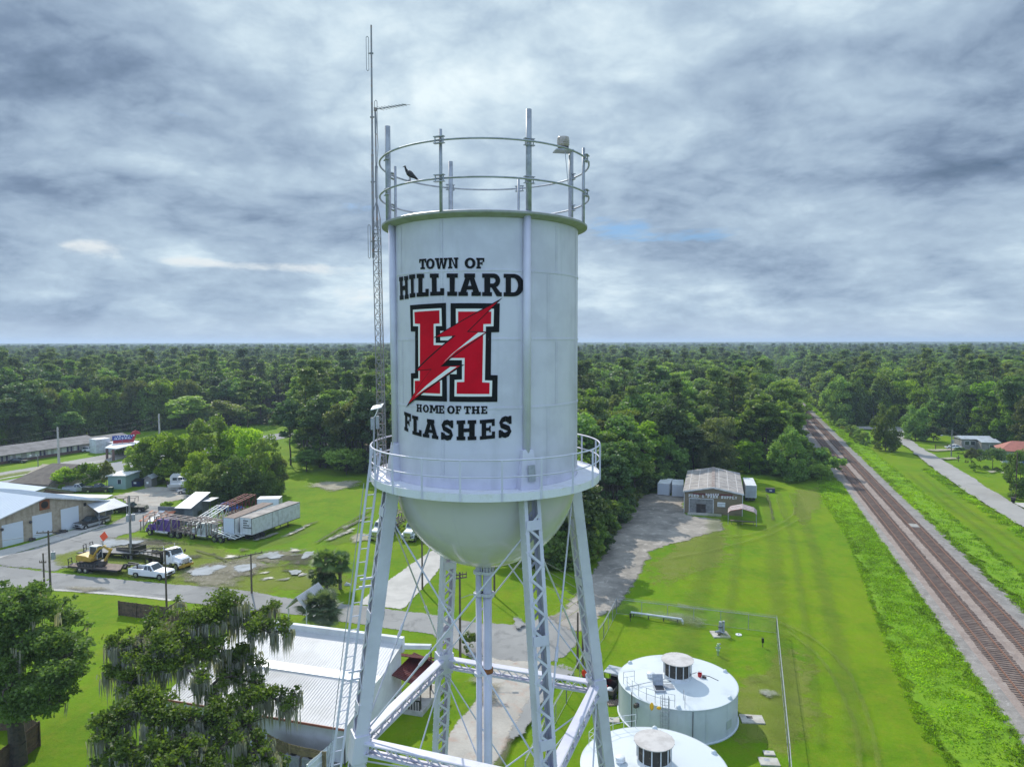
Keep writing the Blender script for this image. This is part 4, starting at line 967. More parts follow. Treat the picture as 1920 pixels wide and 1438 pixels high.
GL = {
 'I': [rc(0, 0, 1, .19), rc(0, .81, 1, 1), rc(.26, .19, .74, .81)],
 'H': [rc(0, 0, .44, .19), rc(0, .81, .44, 1), rc(.56, 0, 1, .19), rc(.56, .81, 1, 1), rc(.08, .19, .36, .81), rc(.64, .19, .92, .81), rc(.36, .40, .64, .59)],
 'L': [rc(0, 0, 1, .18), rc(0, .81, .62, 1), rc(.13, .18, .47, .81), rc(.72, .18, 1, .33)],
 'T': [rc(0, .81, 1, 1), rc(0, .62, .19, .81), rc(.81, .62, 1, .81), rc(.34, .17, .66, .81), rc(.18, 0, .82, .17)],
 'F': [rc(0, 0, .58, .18), rc(.12, .18, .44, .81), rc(0, .81, 1, 1), rc(.80, .62, 1, .81), rc(.44, .42, .78, .58), rc(.66, .34, .78, .42), rc(.66, .58, .78, .66)],
 'E': [rc(0, 0, 1, .18), rc(.12, .18, .42, .81), rc(0, .81, 1, 1), rc(.80, .64, 1, .81), rc(.80, .18, 1, .36), rc(.42, .42, .72, .58), rc(.62, .34, .74, .42), rc(.62, .58, .74, .66)],
 'A': [rc(0, 0, .42, .18), rc(.58, 0, 1, .18), [(.26, .81), (.74, .81), (.74, 1), (.26, 1)], [(.08, .18), (.35, .18), (.50, .72), (.50, .81), (.30, .81)], [(.92, .18), (.65, .18), (.50, .72), (.50, .81), (.70, .81)], [(.36, .28), (.64, .28), (.60, .45), (.40, .45)]],
 'R': [rc(0, 0, .50, .18), rc(.11, .18, .41, .81), rc(0, .81, .60, 1)] + band_([(.60, 1)] + arcpts(.60, .69, .32, .31, 84, -84, 12) + [(.60, .38)], [(.60, .80)] + arcpts(.58, .69, .10, .11, 84, -84, 12) + [(.58, .58)]) + [rc(.41, .38, .60, .56), [(.48, .38), (.72, .40), (.92, .18), (1, .18), (1, 0), (.74, 0)]],
 'D': [rc(0, 0, .50, .18), rc(.10, .18, .36, .82), rc(0, .82, .50, 1)] + band_([(.5, 1)] + arcpts(.50, .5, .50, .5, 86, -86, 18) + [(.5, 0)], [(.5, .82)] + arcpts(.47, .5, .24, .32, 86, -86, 18) + [(.5, .18)]),
 'O': band_(arcpts(.5, .5, .5, .5, 0, 360, 28), arcpts(.5, .5, .215, .30, 0, 360, 28)),
 'S': thick(S_, .26) + [rc(.76, .62, .97, 1), rc(.02, 0, .22, .38)],
 'N': [rc(0, 0, .42, .16), rc(.08, .16, .32, .84), rc(0, .84, .40, 1), rc(.56, .84, 1, 1), rc(.68, 0, .92, .84), [(.32, .84), (.40, .84), (.40, 1), (.30, 1)], [(.32, .84), (.40, .92), (.68, .30), (.68, 0)], ],
 'W': [rc(0, .84, .32, 1), rc(.68, .84, 1, 1), rc(.38, .84, .62, 1), [(.06, .84), (.28, .84), (.36, .22), (.40, 0), (.22, 0)], [(.40, .84), (.54, .84), (.40, 0), (.30, 0), (.36, .22)], [(.46, .84), (.60, .84), (.68, .22), (.74, 0), (.60, 0)], [(.94, .84), (.74, .84), (.66, .22), (.64, 0), (.78, 0)]],
 'M': [rc(0, 0, .34, .17), rc(.66, 0, 1, .17), rc(.07, .17, .26, .83), rc(.74, .17, .93, .83), rc(0, .83, .28, 1), rc(.72, .83, 1, 1), [(.26, .83), (.28, 1), (.34, 1), (.50, .55), (.50, .22), (.44, .22), (.26, .70)], [(.74, .83), (.72, 1), (.66, 1), (.50, .55), (.50, .22), (.56, .22), (.74, .70)]],
 'P': [rc(0, 0, .50, .18), rc(.11, .18, .41, .81), rc(0, .81, .60, 1)] + band_([(.60, 1)] + arcpts(.60, .69, .36, .31, 84, -84, 12) + [(.60, .38)], [(.60, .80)] + arcpts(.58, .69, .12, .11, 84, -84, 12) + [(.58, .58)]) + [rc(.41, .38, .60, .56)],
 'U': [rc(.05, .3, .33, 1), rc(.67, .3, .95, 1)] + band_(arcpts(.5, .32, .45, .32, 180, 360, 12), arcpts(.5, .32, .17, .14, 180, 360, 12)),
 'Y': [rc(.35, 0, .65, .45), [(.35, .45), (.65, .45), (1, 1), (.70, 1), (.5, .66), (.30, 1), (0, 1)]],
 '&': band_(arcpts(.40, .73, .26, .27, 0, 360, 14), arcpts(.40, .73, .10, .11, 0, 360, 14)) + band_(arcpts(.40, .27, .38, .27, 30, 330, 14), arcpts(.40, .27, .16, .11, 30, 330, 14)) + [[(.22, .62), (.44, .62), (1, .02), (.74, 0)]],
}
def letter_polys(ch, q):                         # q: corners TL TR BR BL in picture pixels
    out = []
    for pl in GL[ch]:
        r = []
        for x, y in pl:
            tx = q[0][0]+(q[1][0]-q[0][0])*x; ty = q[0][1]+(q[1][1]-q[0][1])*x; bx_ = q[3][0]+(q[2][0]-q[3][0])*x; by_ = q[3][1]+(q[2][1]-q[3][1])*x
            r.append((bx_+(tx-bx_)*y, by_+(ty-by_)*y))
        out.append(r)
    return out
def words_part(name, letters, sc_, ox, oy):
    b = MB(); k = 0
    for ch, *c in letters:
        q = [(ox+c[i]/sc_, oy+c[i+1]/sc_) for i in range(0, 8, 2)]
        for pl in letter_polys(ch, q): paint(b, [cyl_hit(*p) for p in pl], .014+.0006*(k % 12)); k += 1
    return b.build(name, M['sign_black'], tank, recalc=False)
A_ = (7.385, 740, 470); B_ = (8.0, 740, 745); E_ = (6.535, 750, 550)
words_part('lettering', [('T', 343, 120, 440, 112, 440, 256, 343, 260), ('O', 438, 112, 556, 108, 556, 255, 438, 259), ('W', 562, 106, 738, 102, 738, 252, 562, 257), ('N', 742, 100, 884, 97, 884, 247, 742, 250), ('O', 970, 100, 1121, 100, 1121, 250, 970, 250), ('F', 1130, 102, 1242, 104, 1242, 252, 1130, 250)], *A_)
words_part('lettering', [('H', 65, 368, 190, 348, 198, 666, 75, 686), ('I', 205, 338, 288, 328, 290, 645, 215, 656), ('L', 310, 325, 475, 318, 475, 632, 310, 642), ('L', 490, 320, 688, 318, 688, 620, 495, 628), ('I', 722, 318, 878, 318, 866, 628, 732, 628), ('A', 885, 318, 1195, 318, 1195, 628, 885, 628), ('R', 1212, 318, 1482, 320, 1482, 634, 1212, 630), ('D', 1508, 322, 1787, 326, 1787, 636, 1508, 634)], *A_)
words_part('lettering', [('H', 333, 98, 412, 105, 412, 222, 333, 215), ('O', 428, 106, 518, 112, 518, 230, 428, 224), ('M', 527, 112, 662, 118, 662, 240, 527, 232), ('E', 665, 118, 748, 122, 748, 243, 665, 240), ('O', 790, 122, 905, 124, 905, 248, 790, 246), ('F', 915, 126, 1003, 128, 1003, 248, 915, 248), ('T', 1040, 130, 1145, 130, 1145, 248, 1040, 248), ('H', 1155, 130, 1278, 130, 1278, 248, 1155, 248), ('E', 1295, 130, 1390, 130, 1390, 246, 1295, 248)], *B_)
words_part('lettering', [('F', 148, 212, 248, 250, 248, 540, 150, 488), ('L', 268, 265, 408, 300, 408, 588, 272, 550), ('A', 428, 312, 658, 345, 658, 630, 428, 590), ('S', 695, 333, 885, 345, 890, 648, 695, 632), ('H', 932, 345, 1225, 338, 1225, 638, 932, 642), ('E', 1278, 338, 1500, 320, 1505, 612, 1278, 635), ('S', 1555, 298, 1755, 272, 1762, 590, 1555, 608)], *B_)
def emb(name, polys, key, off):
    b = MB()
    for k, pl in enumerate(polys): paint(b, [cyl_hit(E_[1]+x/E_[0], E_[2]+y/E_[0]) for x, y in pl], off+.0007*k)
    return b.build(name, M[key], emblem, recalc=False)
emblem = thing('emblem', None, None); emblem.parent = tank
emb('black_outline', [[(127, 147), (565, 118), (570, 560), (578, 1325), (145, 1305), (138, 980), (190, 975), (190, 468), (137, 468)], [(622, 122), (1222, 125), (1215, 475), (1118, 478), (1112, 1000), (1196, 1003), (1192, 1328), (608, 1325), (612, 800), (622, 560)], [(565, 560), (625, 560), (614, 985), (572, 985)]], 'sign_black', .016)
emb('white_outline', [[(497, 462), (640, 462), (640, 577), (497, 577)], [(574, 985), (612, 985), (612, 990), (697, 990), (697, 905), (574, 905)],
     [(165, 203), (512, 183), (518, 402), (442, 402), (442, 608), (690, 608), (687, 190), (1150, 190), (1145, 405), (1052, 407), (1040, 1065), (1130, 1068), (1125, 1262), (670, 1262), (672, 1060), (762, 1055), (762, 818), (440, 818), (440, 1062), (520, 1062), (520, 1258), (172, 1240), (175, 1045), (232, 1042), (230, 405), (168, 403)]], 'white_paint', .021)
emb('red_letter', [[(183, 230), (487, 210), (490, 370), (418, 375), (418, 635), (715, 635), (715, 225), (1118, 225), (1115, 375), (1022, 378), (1008, 1090), (1098, 1095), (1095, 1232), (697, 1230), (700, 1087), (790, 1085), (795, 792), (425, 792), (425, 1080), (497, 1082), (497, 1228), (190, 1213), (188, 1072), (250, 1070), (252, 375), (190, 372)]], 'sign_red', .026)
emb('bolt_outline', [[(1255, 55), (415, 545), (660, 522), (185, 955), (385, 935), (82, 1398), (215, 1285), (795, 872), (525, 890), (620, 805), (1085, 468), (845, 465)]], 'sign_black', .030)
emb('red_bolt', [[(1195, 104), (450, 533), (690, 517), (217, 945), (398, 925), (112, 1352), (205, 1278), (742, 886), (500, 898), (612, 795), (1056, 477), (820, 475)]], 'sign_red', .034)
emb('white_flash', [[(960, 480), (1042, 482), (700, 700), (538, 850), (640, 745)], [(622, 900), (702, 900), (440, 1090), (196, 1263), (330, 1130)]], 'white_paint', .038)
# ---- beacon
bc = thing('beacon_light', 'frosted drum shaped warning beacon on a bracket at the tower top', 'beacon'); bc.parent = tower; del bc['category']; del bc['label']
baz = LEGAZ[1]; bp = PY(1056, 284, TD+1.05)-TC
part('bracket', M['galv'], bc, lambda b: (b.box(bp, (.62, .5, .035), .2), b.bar(bp+Vector((.25, 0, 0)), pol(baz, TR+.15, 38.35), .04), b.path([bp+Vector((.05, -.15, 0)), bp+Vector((.12, -.2, -.8)), bp+Vector((.22, -.1, -1.7)), pol(baz, TR+.1, 36.8)], .012, 5)))
part('base', M['dark_steel'], bc, lambda b: b.tube(bp+Vector((0, 0, .02)), bp+Vector((0, 0, .14)), .19, None, 20))
def lens(b):
    b.smooth = True; b.lathe([(.17, .14), (.20, .18), (.205, .40), (.195, .46), (.15, .475), (.01, .48)], 24, bp)
    for z in (.22, .28, .34): b.lathe([(.206, z-.02), (.214, z), (.206, z+.02)], 24, bp)
part('lens', M['beacon_glass'], bc, lens)
# balcony equipment: floodlight panel post
flp = PY(700, 880, TD-.2); fl_ = thing('floodlight', 'flat white floodlight panel on a grey post at the balcony rail', 'floodlight', (flp.x, flp.y, ZF))
part('post', M['galv'], fl_, lambda b: (b.tube((0, 0, -.15), (.05, 0, 1.85), .03, None, 8), b.box((.0, 0, 1.62), (.12, .1, .4)), b.box((.16, 0, 1.66), (.10, .08, .42)), b.path([(-.02, .05, .95), (-.1, .03, .8), (-.14, .03, .35), (.02, .02, .3)], .015, 5)))
part('lamp_panel', M['white_paint'], fl_, lambda b: (b.hexa([(-.02, -.22, 2.08), (.33, -.22, 2.16), (.33, .22, 2.24), (-.02, .22, 2.16), (-.02, -.22, 2.11), (.33, -.22, 2.19), (.33, .22, 2.27), (-.02, .22, 2.19)]), b.bar((.05, 0, 1.8), (.2, 0, 2.15), .03)))
# ------------------------------------------------------------------ antenna mast
mp = PY(718, 885, 23.9); MX, MY = mp.x, mp.y
mast = thing('antenna_mast', 'rusty steel lattice antenna mast standing beside the tank on the balcony', 'antenna mast', (MX, MY, ZF))
def lattice(b):
    H = 8.35; r = .155; g = [(r*math.cos(R(90+120*k)), r*math.sin(R(90+120*k))) for k in range(3)]
    def lx(z): return -.012*z
    for x, y in g: b.tube((x+lx(0), y, 0), (x+lx(H), y, H), .017, None, 6)
    z = .1; k = 0
    while z < H-.2:
        for i in range(3):
            p, q = g[i], g[(i+1) % 3]
            b.tube((p[0]+lx(z), p[1], z), (q[0]+lx(z), q[1], z), .009, None, 4)
            b.tube((p[0]+lx(z), p[1], z), (q[0]+lx(z+.36), q[1], z+.36), .008, None, 4); b.tube((q[0]+lx(z), q[1], z), (p[0]+lx(z+.36), p[1], z+.36), .008, None, 4)
        z += .36; k += 1
    for x, y in g: b.tube((x+lx(H), y, H), (lx(H)*1.0+x*.5, y*.5, H+.38), .017, None, 6); b.tube((lx(H)+x*.5, y*.5, H+.38), (lx(H), 0, H+.62), .017, None, 6)
part('lattice', M['antenna_metal'], mast, lattice)
def yag(b):
    z = 11.95; x = -.10
    b.tube((x, 0, 8.1), (x, 0, z), .024, None, 8); b.tube((x, 0, z-.05), (x, 0, z+.05), .05, None, 8)
    e = Vector((x+1.02, -.05, z+.14)); s = Vector((x, 0, z)); b.bar(s, e, .025)
    for i in range(9):
        p = s.lerp(e, .12+.88*i/8); L = .24-.012*i; b.tube(p-Vector((.12, L, .03)), p+Vector((.12, L, .03)), .008, None, 5)
    b.path([(x+.02, 0, z-.1), (x+.07, .02, z-1.2), (x, .02, z-2.2), (x+.03, .02, z-3.4)], .012, 5)
part('yagi_aerial', M['antenna_metal'], mast, yag)
def whip(b):
    a, c = Vector((-.23, 0, 7.1)), Vector((-.20, 0, 14.65))
    b.tube(a, a.lerp(c, .45), .042, None, 10); b.tube(a.lerp(c, .45), c, .034, .026, 10)
    for zz, sg in ((13.75, -1), (11.70, 1), (9.6, 1), (7.65, -1)):
        u = (zz-7.1)/7.55; p = a.lerp(c, u); x0, x1 = p.x+sg*.09, p.x+sg*.17
        b.tube((p.x, 0, zz), (x0+sg*.02, 0, zz), .014, None, 5)
        b.path([(x0, 0, zz-.52), (x0, 0, zz+.5), ((x0+x1)/2, 0, zz+.55), (x1, 0, zz+.5), (x1, 0, zz-.52), ((x0+x1)/2, 0, zz-.57), (x0, 0, zz-.52)], .010, 5)
        b.tube((p.x-.06, 0, zz), (p.x+.06, 0, zz), .03, None, 6)
    for zz in (7.3, 7.9): b.bar((-.23, 0, zz), (-.05, 0, zz), .03)
part('dipole_array', M['antenna_metal'], mast, whip)
# ------------------------------------------------------------------ vulture on the ring
bq = PY(773, 332, TD+1.9)
az_b = math.atan2(bq.x-TX, -(bq.y-TD)); vp = pol(az_b, 3.37, 38.69)+TC
vul = thing('vulture', 'black vulture perched on the upper ring of the tower railing', 'bird', vp, R(-18), None, .78)
def body(b):
    b.smooth = True
    prof = [(0, .02), (.05, .07), (.13, .125), (.24, .14), (.36, .12), (.48, .08), (.58, .03), (.62, .0)]
    # slanted body: head up left, tail down right
    n = 12; vs = []; fs = []
    ax0 = Vector((-.17, 0, .44)); d = Vector((.80, 0, -.60)).normalized(); u = Vector((0, 1, 0)); v = d.cross(u)
    for l, r in prof:
        for i in range(n): t = 2*math.pi*i/n; vs.append(ax0+d*l+u*(r*.85*math.cos(t))+v*(r*math.sin(t)))
    for j in range(len(prof)-1):
        for i in range(n): fs.append((j*n+i, j*n+(i+1) % n, (j+1)*n+(i+1) % n, (j+1)*n+i))
    b.add(vs, fs)
    b.tube((-.13, 0, .42), (-.20, 0, .56), .075, .045, 10); b.tube((-.20, 0, .56), (-.215, 0, .62), .045, .042, 10)
    b.smooth = False
    for sg in (-1, 1): b.add([Vector((-.02, .13*sg, .36)), Vector((.18, .15*sg, .28)), Vector((.42, .08*sg, .02)), Vector((.36, .06*sg, -.0)), Vector((.10, .14*sg, .14))], [(0, 1, 2, 3, 4)])
    b.add([Vector((.30, -.07, .10)), Vector((.30, .07, .10)), Vector((.50, .09, -.08)), Vector((.50, -.09, -.08))], [(0, 1, 2, 3)])
part('body', M['bird_black'], vul, body)
def hd(b):
    b.smooth = True; b.ball((-.225, 0, .645), (.055, .042, .045)); b.tube((-.26, 0, .645), (-.335, 0, .625), .024, .012, 7)
part('head', M['bird_grey'], vul, hd)
part('legs', M['bird_grey'], vul, lambda b: [b.tube((.03, s*.06, .16), (.0, s*.06, 0), .017, None, 6) for s in (-1, 1)]+[b.tube((-.07, s*.06, .005), (.05, s*.06, .005), .012, None, 5) for s in (-1, 1)])
# ------------------------------------------------------------------ buildings: local frame x along the front wall, y away from the camera
class Bld:
    def __init__(s, name, label, cat, p0, p1, group=None):
        p0 = Vector((p0.x, p0.y, 0)); p1 = Vector((p1.x, p1.y, 0)); d = p1-p0; s.L = d.length; s.rz = math.atan2(d.y, d.x); s.o = p0
        s.t = thing(name, label, cat, p0, s.rz, group); s.ex = d.normalized(); s.ey = Vector((-s.ex.y, s.ex.x, 0))
    def hit(s, px, py, y=0.0):                   # picture point on the wall plane -> (x, z)
        d = ray(px, py); q = s.o+s.ey*y; C = Vector((0, 0, CAMH)); t = (q-C).dot(s.ey)/d.dot(s.ey); p = C+d*t
        return (p-s.o).dot(s.ex), p.z
    def loc(s, px, py, z): p = P(px, py, z)-s.o; return p.dot(s.ex), p.dot(s.ey)
    def part(s, name, m, fn, **k): return part(name, m, s.t, fn, **k)
    def panel(s, name, m, x0, x1, z0, z1, y=-.03, frame=None, fm=None, th=.05):
        o = part(name, m, s.t, lambda b: b.bx(x0, x1, y, y+th, z0, z1))
        if frame:
            def ff(b):
                for a in ((x0-frame, x0, z0, z1+frame), (x1, x1+frame, z0, z1+frame), (x0, x1, z1, z1+frame)): b.bx(a[0], a[1], y-.03, y+th, a[2], a[3])
            f = MB(); ff(f); f.build('frame', fm, o)
        return o
def ribs(b, quad, n, h=.03, w=.06):              # standing ribs of sheet roofing between edges (a->b) and (d->c)
    a, bb_, c, d = [Vector(q) for q in quad]; nn = (bb_-a).cross(d-a).normalized()
    if nn.z < 0: nn = -nn
    for i in range(n+1):
        t = i/n; p, q = a.lerp(bb_, t)+nn*h*.5, d.lerp(c, t)+nn*h*.5; b.bar(p, q, w, h, nn)
# ---- feed store
fs = Bld('feed_store', 'tan metal feed store with a pale rusty gable roof and white lettering', 'store', P(1282.5, 961), P(1391.7, 967.8))
zl = fs.hit(1282.5, 921)[1]; xr, zr = fs.hit(1336.7, 919); He = zl; dep = fs.loc(1296, 883, He)[1]; W_ = fs.L; Hr = He+.95
fs.part('walls', M['tan_metal'], lambda b: (b.prism([(0, 0), (W_, 0), (W_, He), (W_/2, Hr), (0, He)], 'y', 0, dep), [b.bx(i*.6+.02, i*.6+.10, -.025, 0, 0, He-.05) for i in range(int(W_/.6))]))
def fsroof(b):
    for x0, z0, x1, z1 in ((-.25, He-.03, W_/2, Hr+.06), (W_+.25, He-.03, W_/2, Hr+.06)):
        b.hexa([(x0, -.3, z0), (x1, -.3, z1), (x1, dep+.2, z1), (x0, dep+.2, z0), (x0, -.3, z0+.08), (x1, -.3, z1+.08), (x1, dep+.2, z1+.08), (x0, dep+.2, z0+.08)])
    b.cur = 1
    for k in range(7):
        y = .6+k*(dep-.8)/6.3
        for sx in (0, 1):
            xa, xb = (-.2, W_/2-.5) if sx == 0 else (W_/2+.5, W_+.2); f = lambda x: He+.075+(Hr-He+.06)*(1-abs(x-W_/2)/(W_/2+.25))
            b.hexa([(xa, y, f(xa)-.02), (xb, y, f(xb)-.02), (xb, y+.16, f(xb)-.02), (xa, y+.16, f(xa)-.02), (xa, y, f(xa)+.015), (xb, y, f(xb)+.015), (xb, y+.16, f(xb)+.015), (xa, y+.16, f(xa)+.015)])
    for k in range(3):
        for sg in (-1, 1):
            x = W_/2+sg*(1.1+k*1.7); f = He+.075+(Hr-He+.06)*(1-abs(x-W_/2)/(W_/2+.25)); b.bx(x-.06, x+.06, .5, dep-.3, f-.03, f+.02)
    b.cur = 2; b.bx(W_/2-.28, W_/2+.35, -.3, dep+.2, Hr+.06, Hr+.165)
fs.part('roof', [M['old_roof'], M['lid'], M['rack_rust']], fsroof)
fs.part('trim', M['white_dull'], lambda b: (b.bar((-.28, -.33, He), (W_/2, -.33, Hr+.09), .06, .24), b.bar((W_+.28, -.33, He), (W_/2, -.33, Hr+.09), .06, .24), b.bx(-.06, .06, -.07, -.026, 0, He), b.bx(W_-.06, W_+.06, -.07, -.026, 0, He)))
x0, z1 = fs.hit(1293, 934); x1, _ = fs.hit(1337, 934)
fs.panel('sliding_door', M['pole_grey'], x0, x1, .05, z1, -.08, .12, M['white_dull'])
xa, za = fs.hit(1306, 944); xb, _ = fs.hit(1323, 944); fs.panel('doorway', M['black_paint'], xa, xb, .05, za, -.10)
def dfr(b):
    for x in (xa, (xa+xb)/2, xb): b.bx(x-.05, x+.05, -.16, -.105, .05, za)
    b.bx(xa, xb, -.16, -.105, za-.08, za); b.bx((xa+xb)/2+.1, xb-.1, -.14, -.108, .3, .95)
fs.part('door_frame', M['dark_steel'], dfr)
xs0, zs0 = fs.hit(1345, 949.5); xs1, zs1 = fs.hit(1360, 942)
sg_ = fs.panel('notice_board', M['white_paint'], xs0, xs1, zs0, zs1, -.09)
nb = MB()
for r_ in range(2):
    for k in range(7): nb.bx(xs0+.15+k*.2, xs0+.28+k*.2, -.112, -.092, zs0+.14+r_*.3, zs0+.32+r_*.3) if random.random() < .8 else 0
nb.build('print', M['galv'], sg_)
def wall_text(b, text, x0, z0, x1, z1, h, y, gap=.18):
    n = len(text); w = (x1-x0)/n
    for i, ch in enumerate(text):
        if ch == ' ': continue
        for k, pl in enumerate(GL[ch]):
            xx = x0+i*w; zz = z0+(z1-z0)*i/n
            b.poly([(xx+q[0]*w*(1-gap), y-.0008*(k % 9), zz+q[1]*h+(z1-z0)/n*q[0]) for q in pl])
lx0, lz0 = fs.hit(1291, 931); lx1, lz1 = fs.hit(1383, 936)
tb = MB(); wall_text(tb, 'FEED & FARM SUPPLY', lx0, lz0, lx1, lz1, .52, -.06); tb.build('lettering', M['white_paint'], fs.t, recalc=False)
hx0, hz0 = fs.hit(1323, 928.3); hx1, hz1 = fs.hit(1349, 928.8)
fs.part('name_board', M['rust_red_roof'], lambda b: b.hexa([(hx0-2.4, -.045, hz0-.02), (hx1+2.4, -.045, hz1-.02), (hx1+2.4, -.028, hz1-.02), (hx0-2.4, -.028, hz0-.02), (hx0-2.4, -.045, hz0+.36), (hx1+2.4, -.045, hz1+.36), (hx1+2.4, -.028, hz1+.36), (hx0-2.4, -.028, hz0+.36)]))
tb = MB(); wall_text(tb, 'HARRIS', hx0, hz0, hx1, hz1, .36, -.06); tb.build('lettering', M['white_paint'], fs.t, recalc=False)
fs.part('loading_step', M['concrete'], lambda b: b.bx(x0-.3, x1+1.6, -1.5, -.08, 0, .22))
fs.part('wall_lamp', M['chrome'], lambda b: (b.bar(((x0+x1)/2, -.08, z1+.05), ((x0+x1)/2, -.6, z1+.15), .05), b.bx((x0+x1)/2-.2, (x0+x1)/2+.2, -.75, -.45, z1+.05, z1+.15)))
# ---- open carport by the store
ca, cb = P(1365, 983), P(1418, 987); cz = Bld('carport', 'small open carport with a peeling red and white tin roof', 'carport', ca, cb); cw_ = cz.L; cdp = 4.2
def cpr(b):
    for sx in (-1, 1):
        n = 16
        for i in range(n):
            b.cur = 1 if (i*7+3*sx) % 5 < 2 else 0; y0, y1 = cdp*i/n-.3, cdp*(i+1)/n-.3-.012; xe = cw_/2+sx*(cw_/2+.1); pts = [(cw_/2, 3.05), (cw_/2+sx*cw_*.42, 2.55), (xe, 2.05)]
            for (u, z), (u2, z2) in zip(pts, pts[1:]): b.hexa([(u, y0, z), (u2, y0, z2), (u2, y1, z2), (u, y1, z), (u, y0, z+.04), (u2, y0, z2+.04), (u2, y1, z2+.04), (u, y1, z+.04)])
cz.part('roof', [M['rust_red_roof'], M['white_dull']], cpr)
for x in (0, cw_):
    for y in (0, cdp-.5): cz.part('post', M['galv'], lambda b, x=x, y=y: b.tube((x, y, 0), (x, y, 2.15), .05, None, 8))
cz.part('floor_bench', M['deck_wood'], lambda b: (b.bx(.3, cw_-.2, .4, .9, .62, .68), [b.bx(x, x+.08, .5, .8, 0, .62) for x in (.5, cw_/2, cw_-.5)]))
# ---- containers and box trailer by the store
def container(name, label, p0, p1, L, H, m, doorm, z0=.15, group=None, wheels=False):
    b_ = Bld(name, label, 'container' if not wheels else 'trailer', p0, p1, group); w_ = b_.L
    def body(b):
        b.bx(0, w_, 0, L, z0, z0+H)
        n = int(L/.5)
        for i in range(n):
            for x in (-.03, w_): b.bx(x, x+.03, i*.5+.1, i*.5+.34, z0+.15, z0+H-.15)
        for i in range(int(L/1.2)): b.bx(.1, w_-.1, i*1.2+.2, i*1.2+.5, z0+H, z0+H+.02)
    b_.part('box', m, body)
    for k in range(2):
        def door(b, k=k):
            xa = .08+k*(w_-.16)/2; xb = xa+(w_-.16)/2-.03; b.bx(xa, xb, -.05, -.002, z0+.12, z0+H-.12)
            for j in range(4): b.bx(xa+.12+j*(xb-xa)/4, xa+.18+j*(xb-xa)/4, -.09, -.05, z0+.16, z0+H-.16)
        b_.part('door', doorm, door)
    b_.part('corner_frame', m, lambda b: (b.bx(-.04, .07, -.06, -.003, z0, z0+H), b.bx(w_-.07, w_+.04, -.06, -.003, z0, z0+H), b.bx(.07, w_-.07, -.06, -.003, z0, z0+.11), b.bx(.07, w_-.07, -.06, -.003, z0+H-.11, z0+H)))
    if wheels:
        for y in (2.0, 3.3):
            for x in (.25, w_-.25): b_.part('wheel', M['rubber'], lambda b, x=x, y=y: b.tube((x-.15, y, .5), (x+.15, y, .5), .5, None, 18))
        b_.part('bumper', M['dark_steel'], lambda b: (b.bx(.2, w_-.2, -.02, .06, .45, .58), b.bx(.5, .6, 0, .1, .5, z0), b.bx(w_-.6, w_-.5, 0, .1, .5, z0)))
    else: b_.part('skids', M['dark_steel'], lambda b: (b.bx(0, w_, .1, .3, 0, z0), b.bx(0, w_, L-.4, L-.2, 0, z0)))
    return b_
container('shipping_container', 'white shipping container farther from the feed store, under the trees', P(1233, 928.5), P(1255, 930), 6.1, 2.5, M['white_dull'], M['door_white'], group='containers left of the feed store')
container('shipping_container', 'white shipping container standing close beside the feed store left wall', P(1260, 931.5), P(1281.5, 932.5), 6.1, 2.5, M['white_dull'], M['door_white'], group='containers left of the feed store')
container('box_trailer', 'grey box trailer parked along the right wall of the feed store', P(1398, 941), P(1418, 942), 8.5, 2.55, M['white_dull'], M['tin_light'], .95, wheels=True)
crt = Bld('crate', 'small dark crate standing on the grass right of the box trailer', 'crate', P(1437, 923.5), P(1453, 924)); crt.part('box', M['navy'], lambda b: b.bx(0, crt.L, 0, 1.1, .05, .85)); crt.part('lid', M['dark_steel'], lambda b: b.bx(-.05, crt.L+.05, -.05, 1.15, .85, .92)); crt.part('label_plate', M['white_dull'], lambda b: b.bx(crt.L*.35, crt.L*.65, -.02, -.002, .35, .6))
# ---- repair garage
ga, gb_ = P(1, 1027), P(208.8, 973.8); ax = (gb_-ga).normalized()
gx = Bld('repair_garage', 'tan stucco repair garage with three white roller doors and a pale blue metal roof', 'garage', ga, gb_)
xr_, zr_ = gx.hit(82.5, 934); He = gx.hit(208.8, 939.5)[1]; xL = 2*xr_-gx.L; dp = 26.0
gx.part('walls', M['stucco_tan'], lambda b: b.prism([(xL, 0), (gx.L, 0), (gx.L, He), (xr_, zr_), (xL, He)], 'y', 0, dp))
def groof(b):
    for xe in (xL-.35, gx.L+.35):
        zz = He-.05; b.hexa([(xe, -.45, zz), (xr_, -.45, zr_+.05), (xr_, dp+.4, zr_+.05), (xe, dp+.4, zz), (xe, -.45, zz+.12), (xr_, -.45, zr_+.17), (xr_, dp+.4, zr_+.17), (xe, dp+.4, zz+.12)])
        ribs(b, [(xe, -.45, zz+.12), (xe, dp+.4, zz+.12), (xr_, dp+.4, zr_+.17), (xr_, -.45, zr_+.17)], 38, .035, .05)
gx.part('roof', M['roof_bluewhite'], groof)
gx.part('fascia', M['white_dull'], lambda b: (b.bar((gx.L+.35, -.50, He+.02), (xr_, -.50, zr_+.12), .05, .2), b.bar((xL-.35, -.50, He+.02), (xr_, -.50, zr_+.12), .05, .2)))
for (pa, pb, pt) in (((4, 1022), (44, 1010), 983), ((61, 1006), (98, 996), 966), ((114.5, 991), (148, 982.5), 954)):
    xa, _ = gx.hit(*pa); xb, _ = gx.hit(*pb); zt = gx.hit((pa[0]+pb[0])/2, pt-3)[1]
    dr = gx.panel('roller_door', M['door_white'], xa, xb, .02, zt, -.04, .15, M['stucco_tan'])
    sl_ = MB()
    for i in range(1, 9): sl_.bx(xa, xb, -.055, -.042, zt*i/9-.012, zt*i/9+.012)
    sl_.build('slats', M['door_white'], dr)
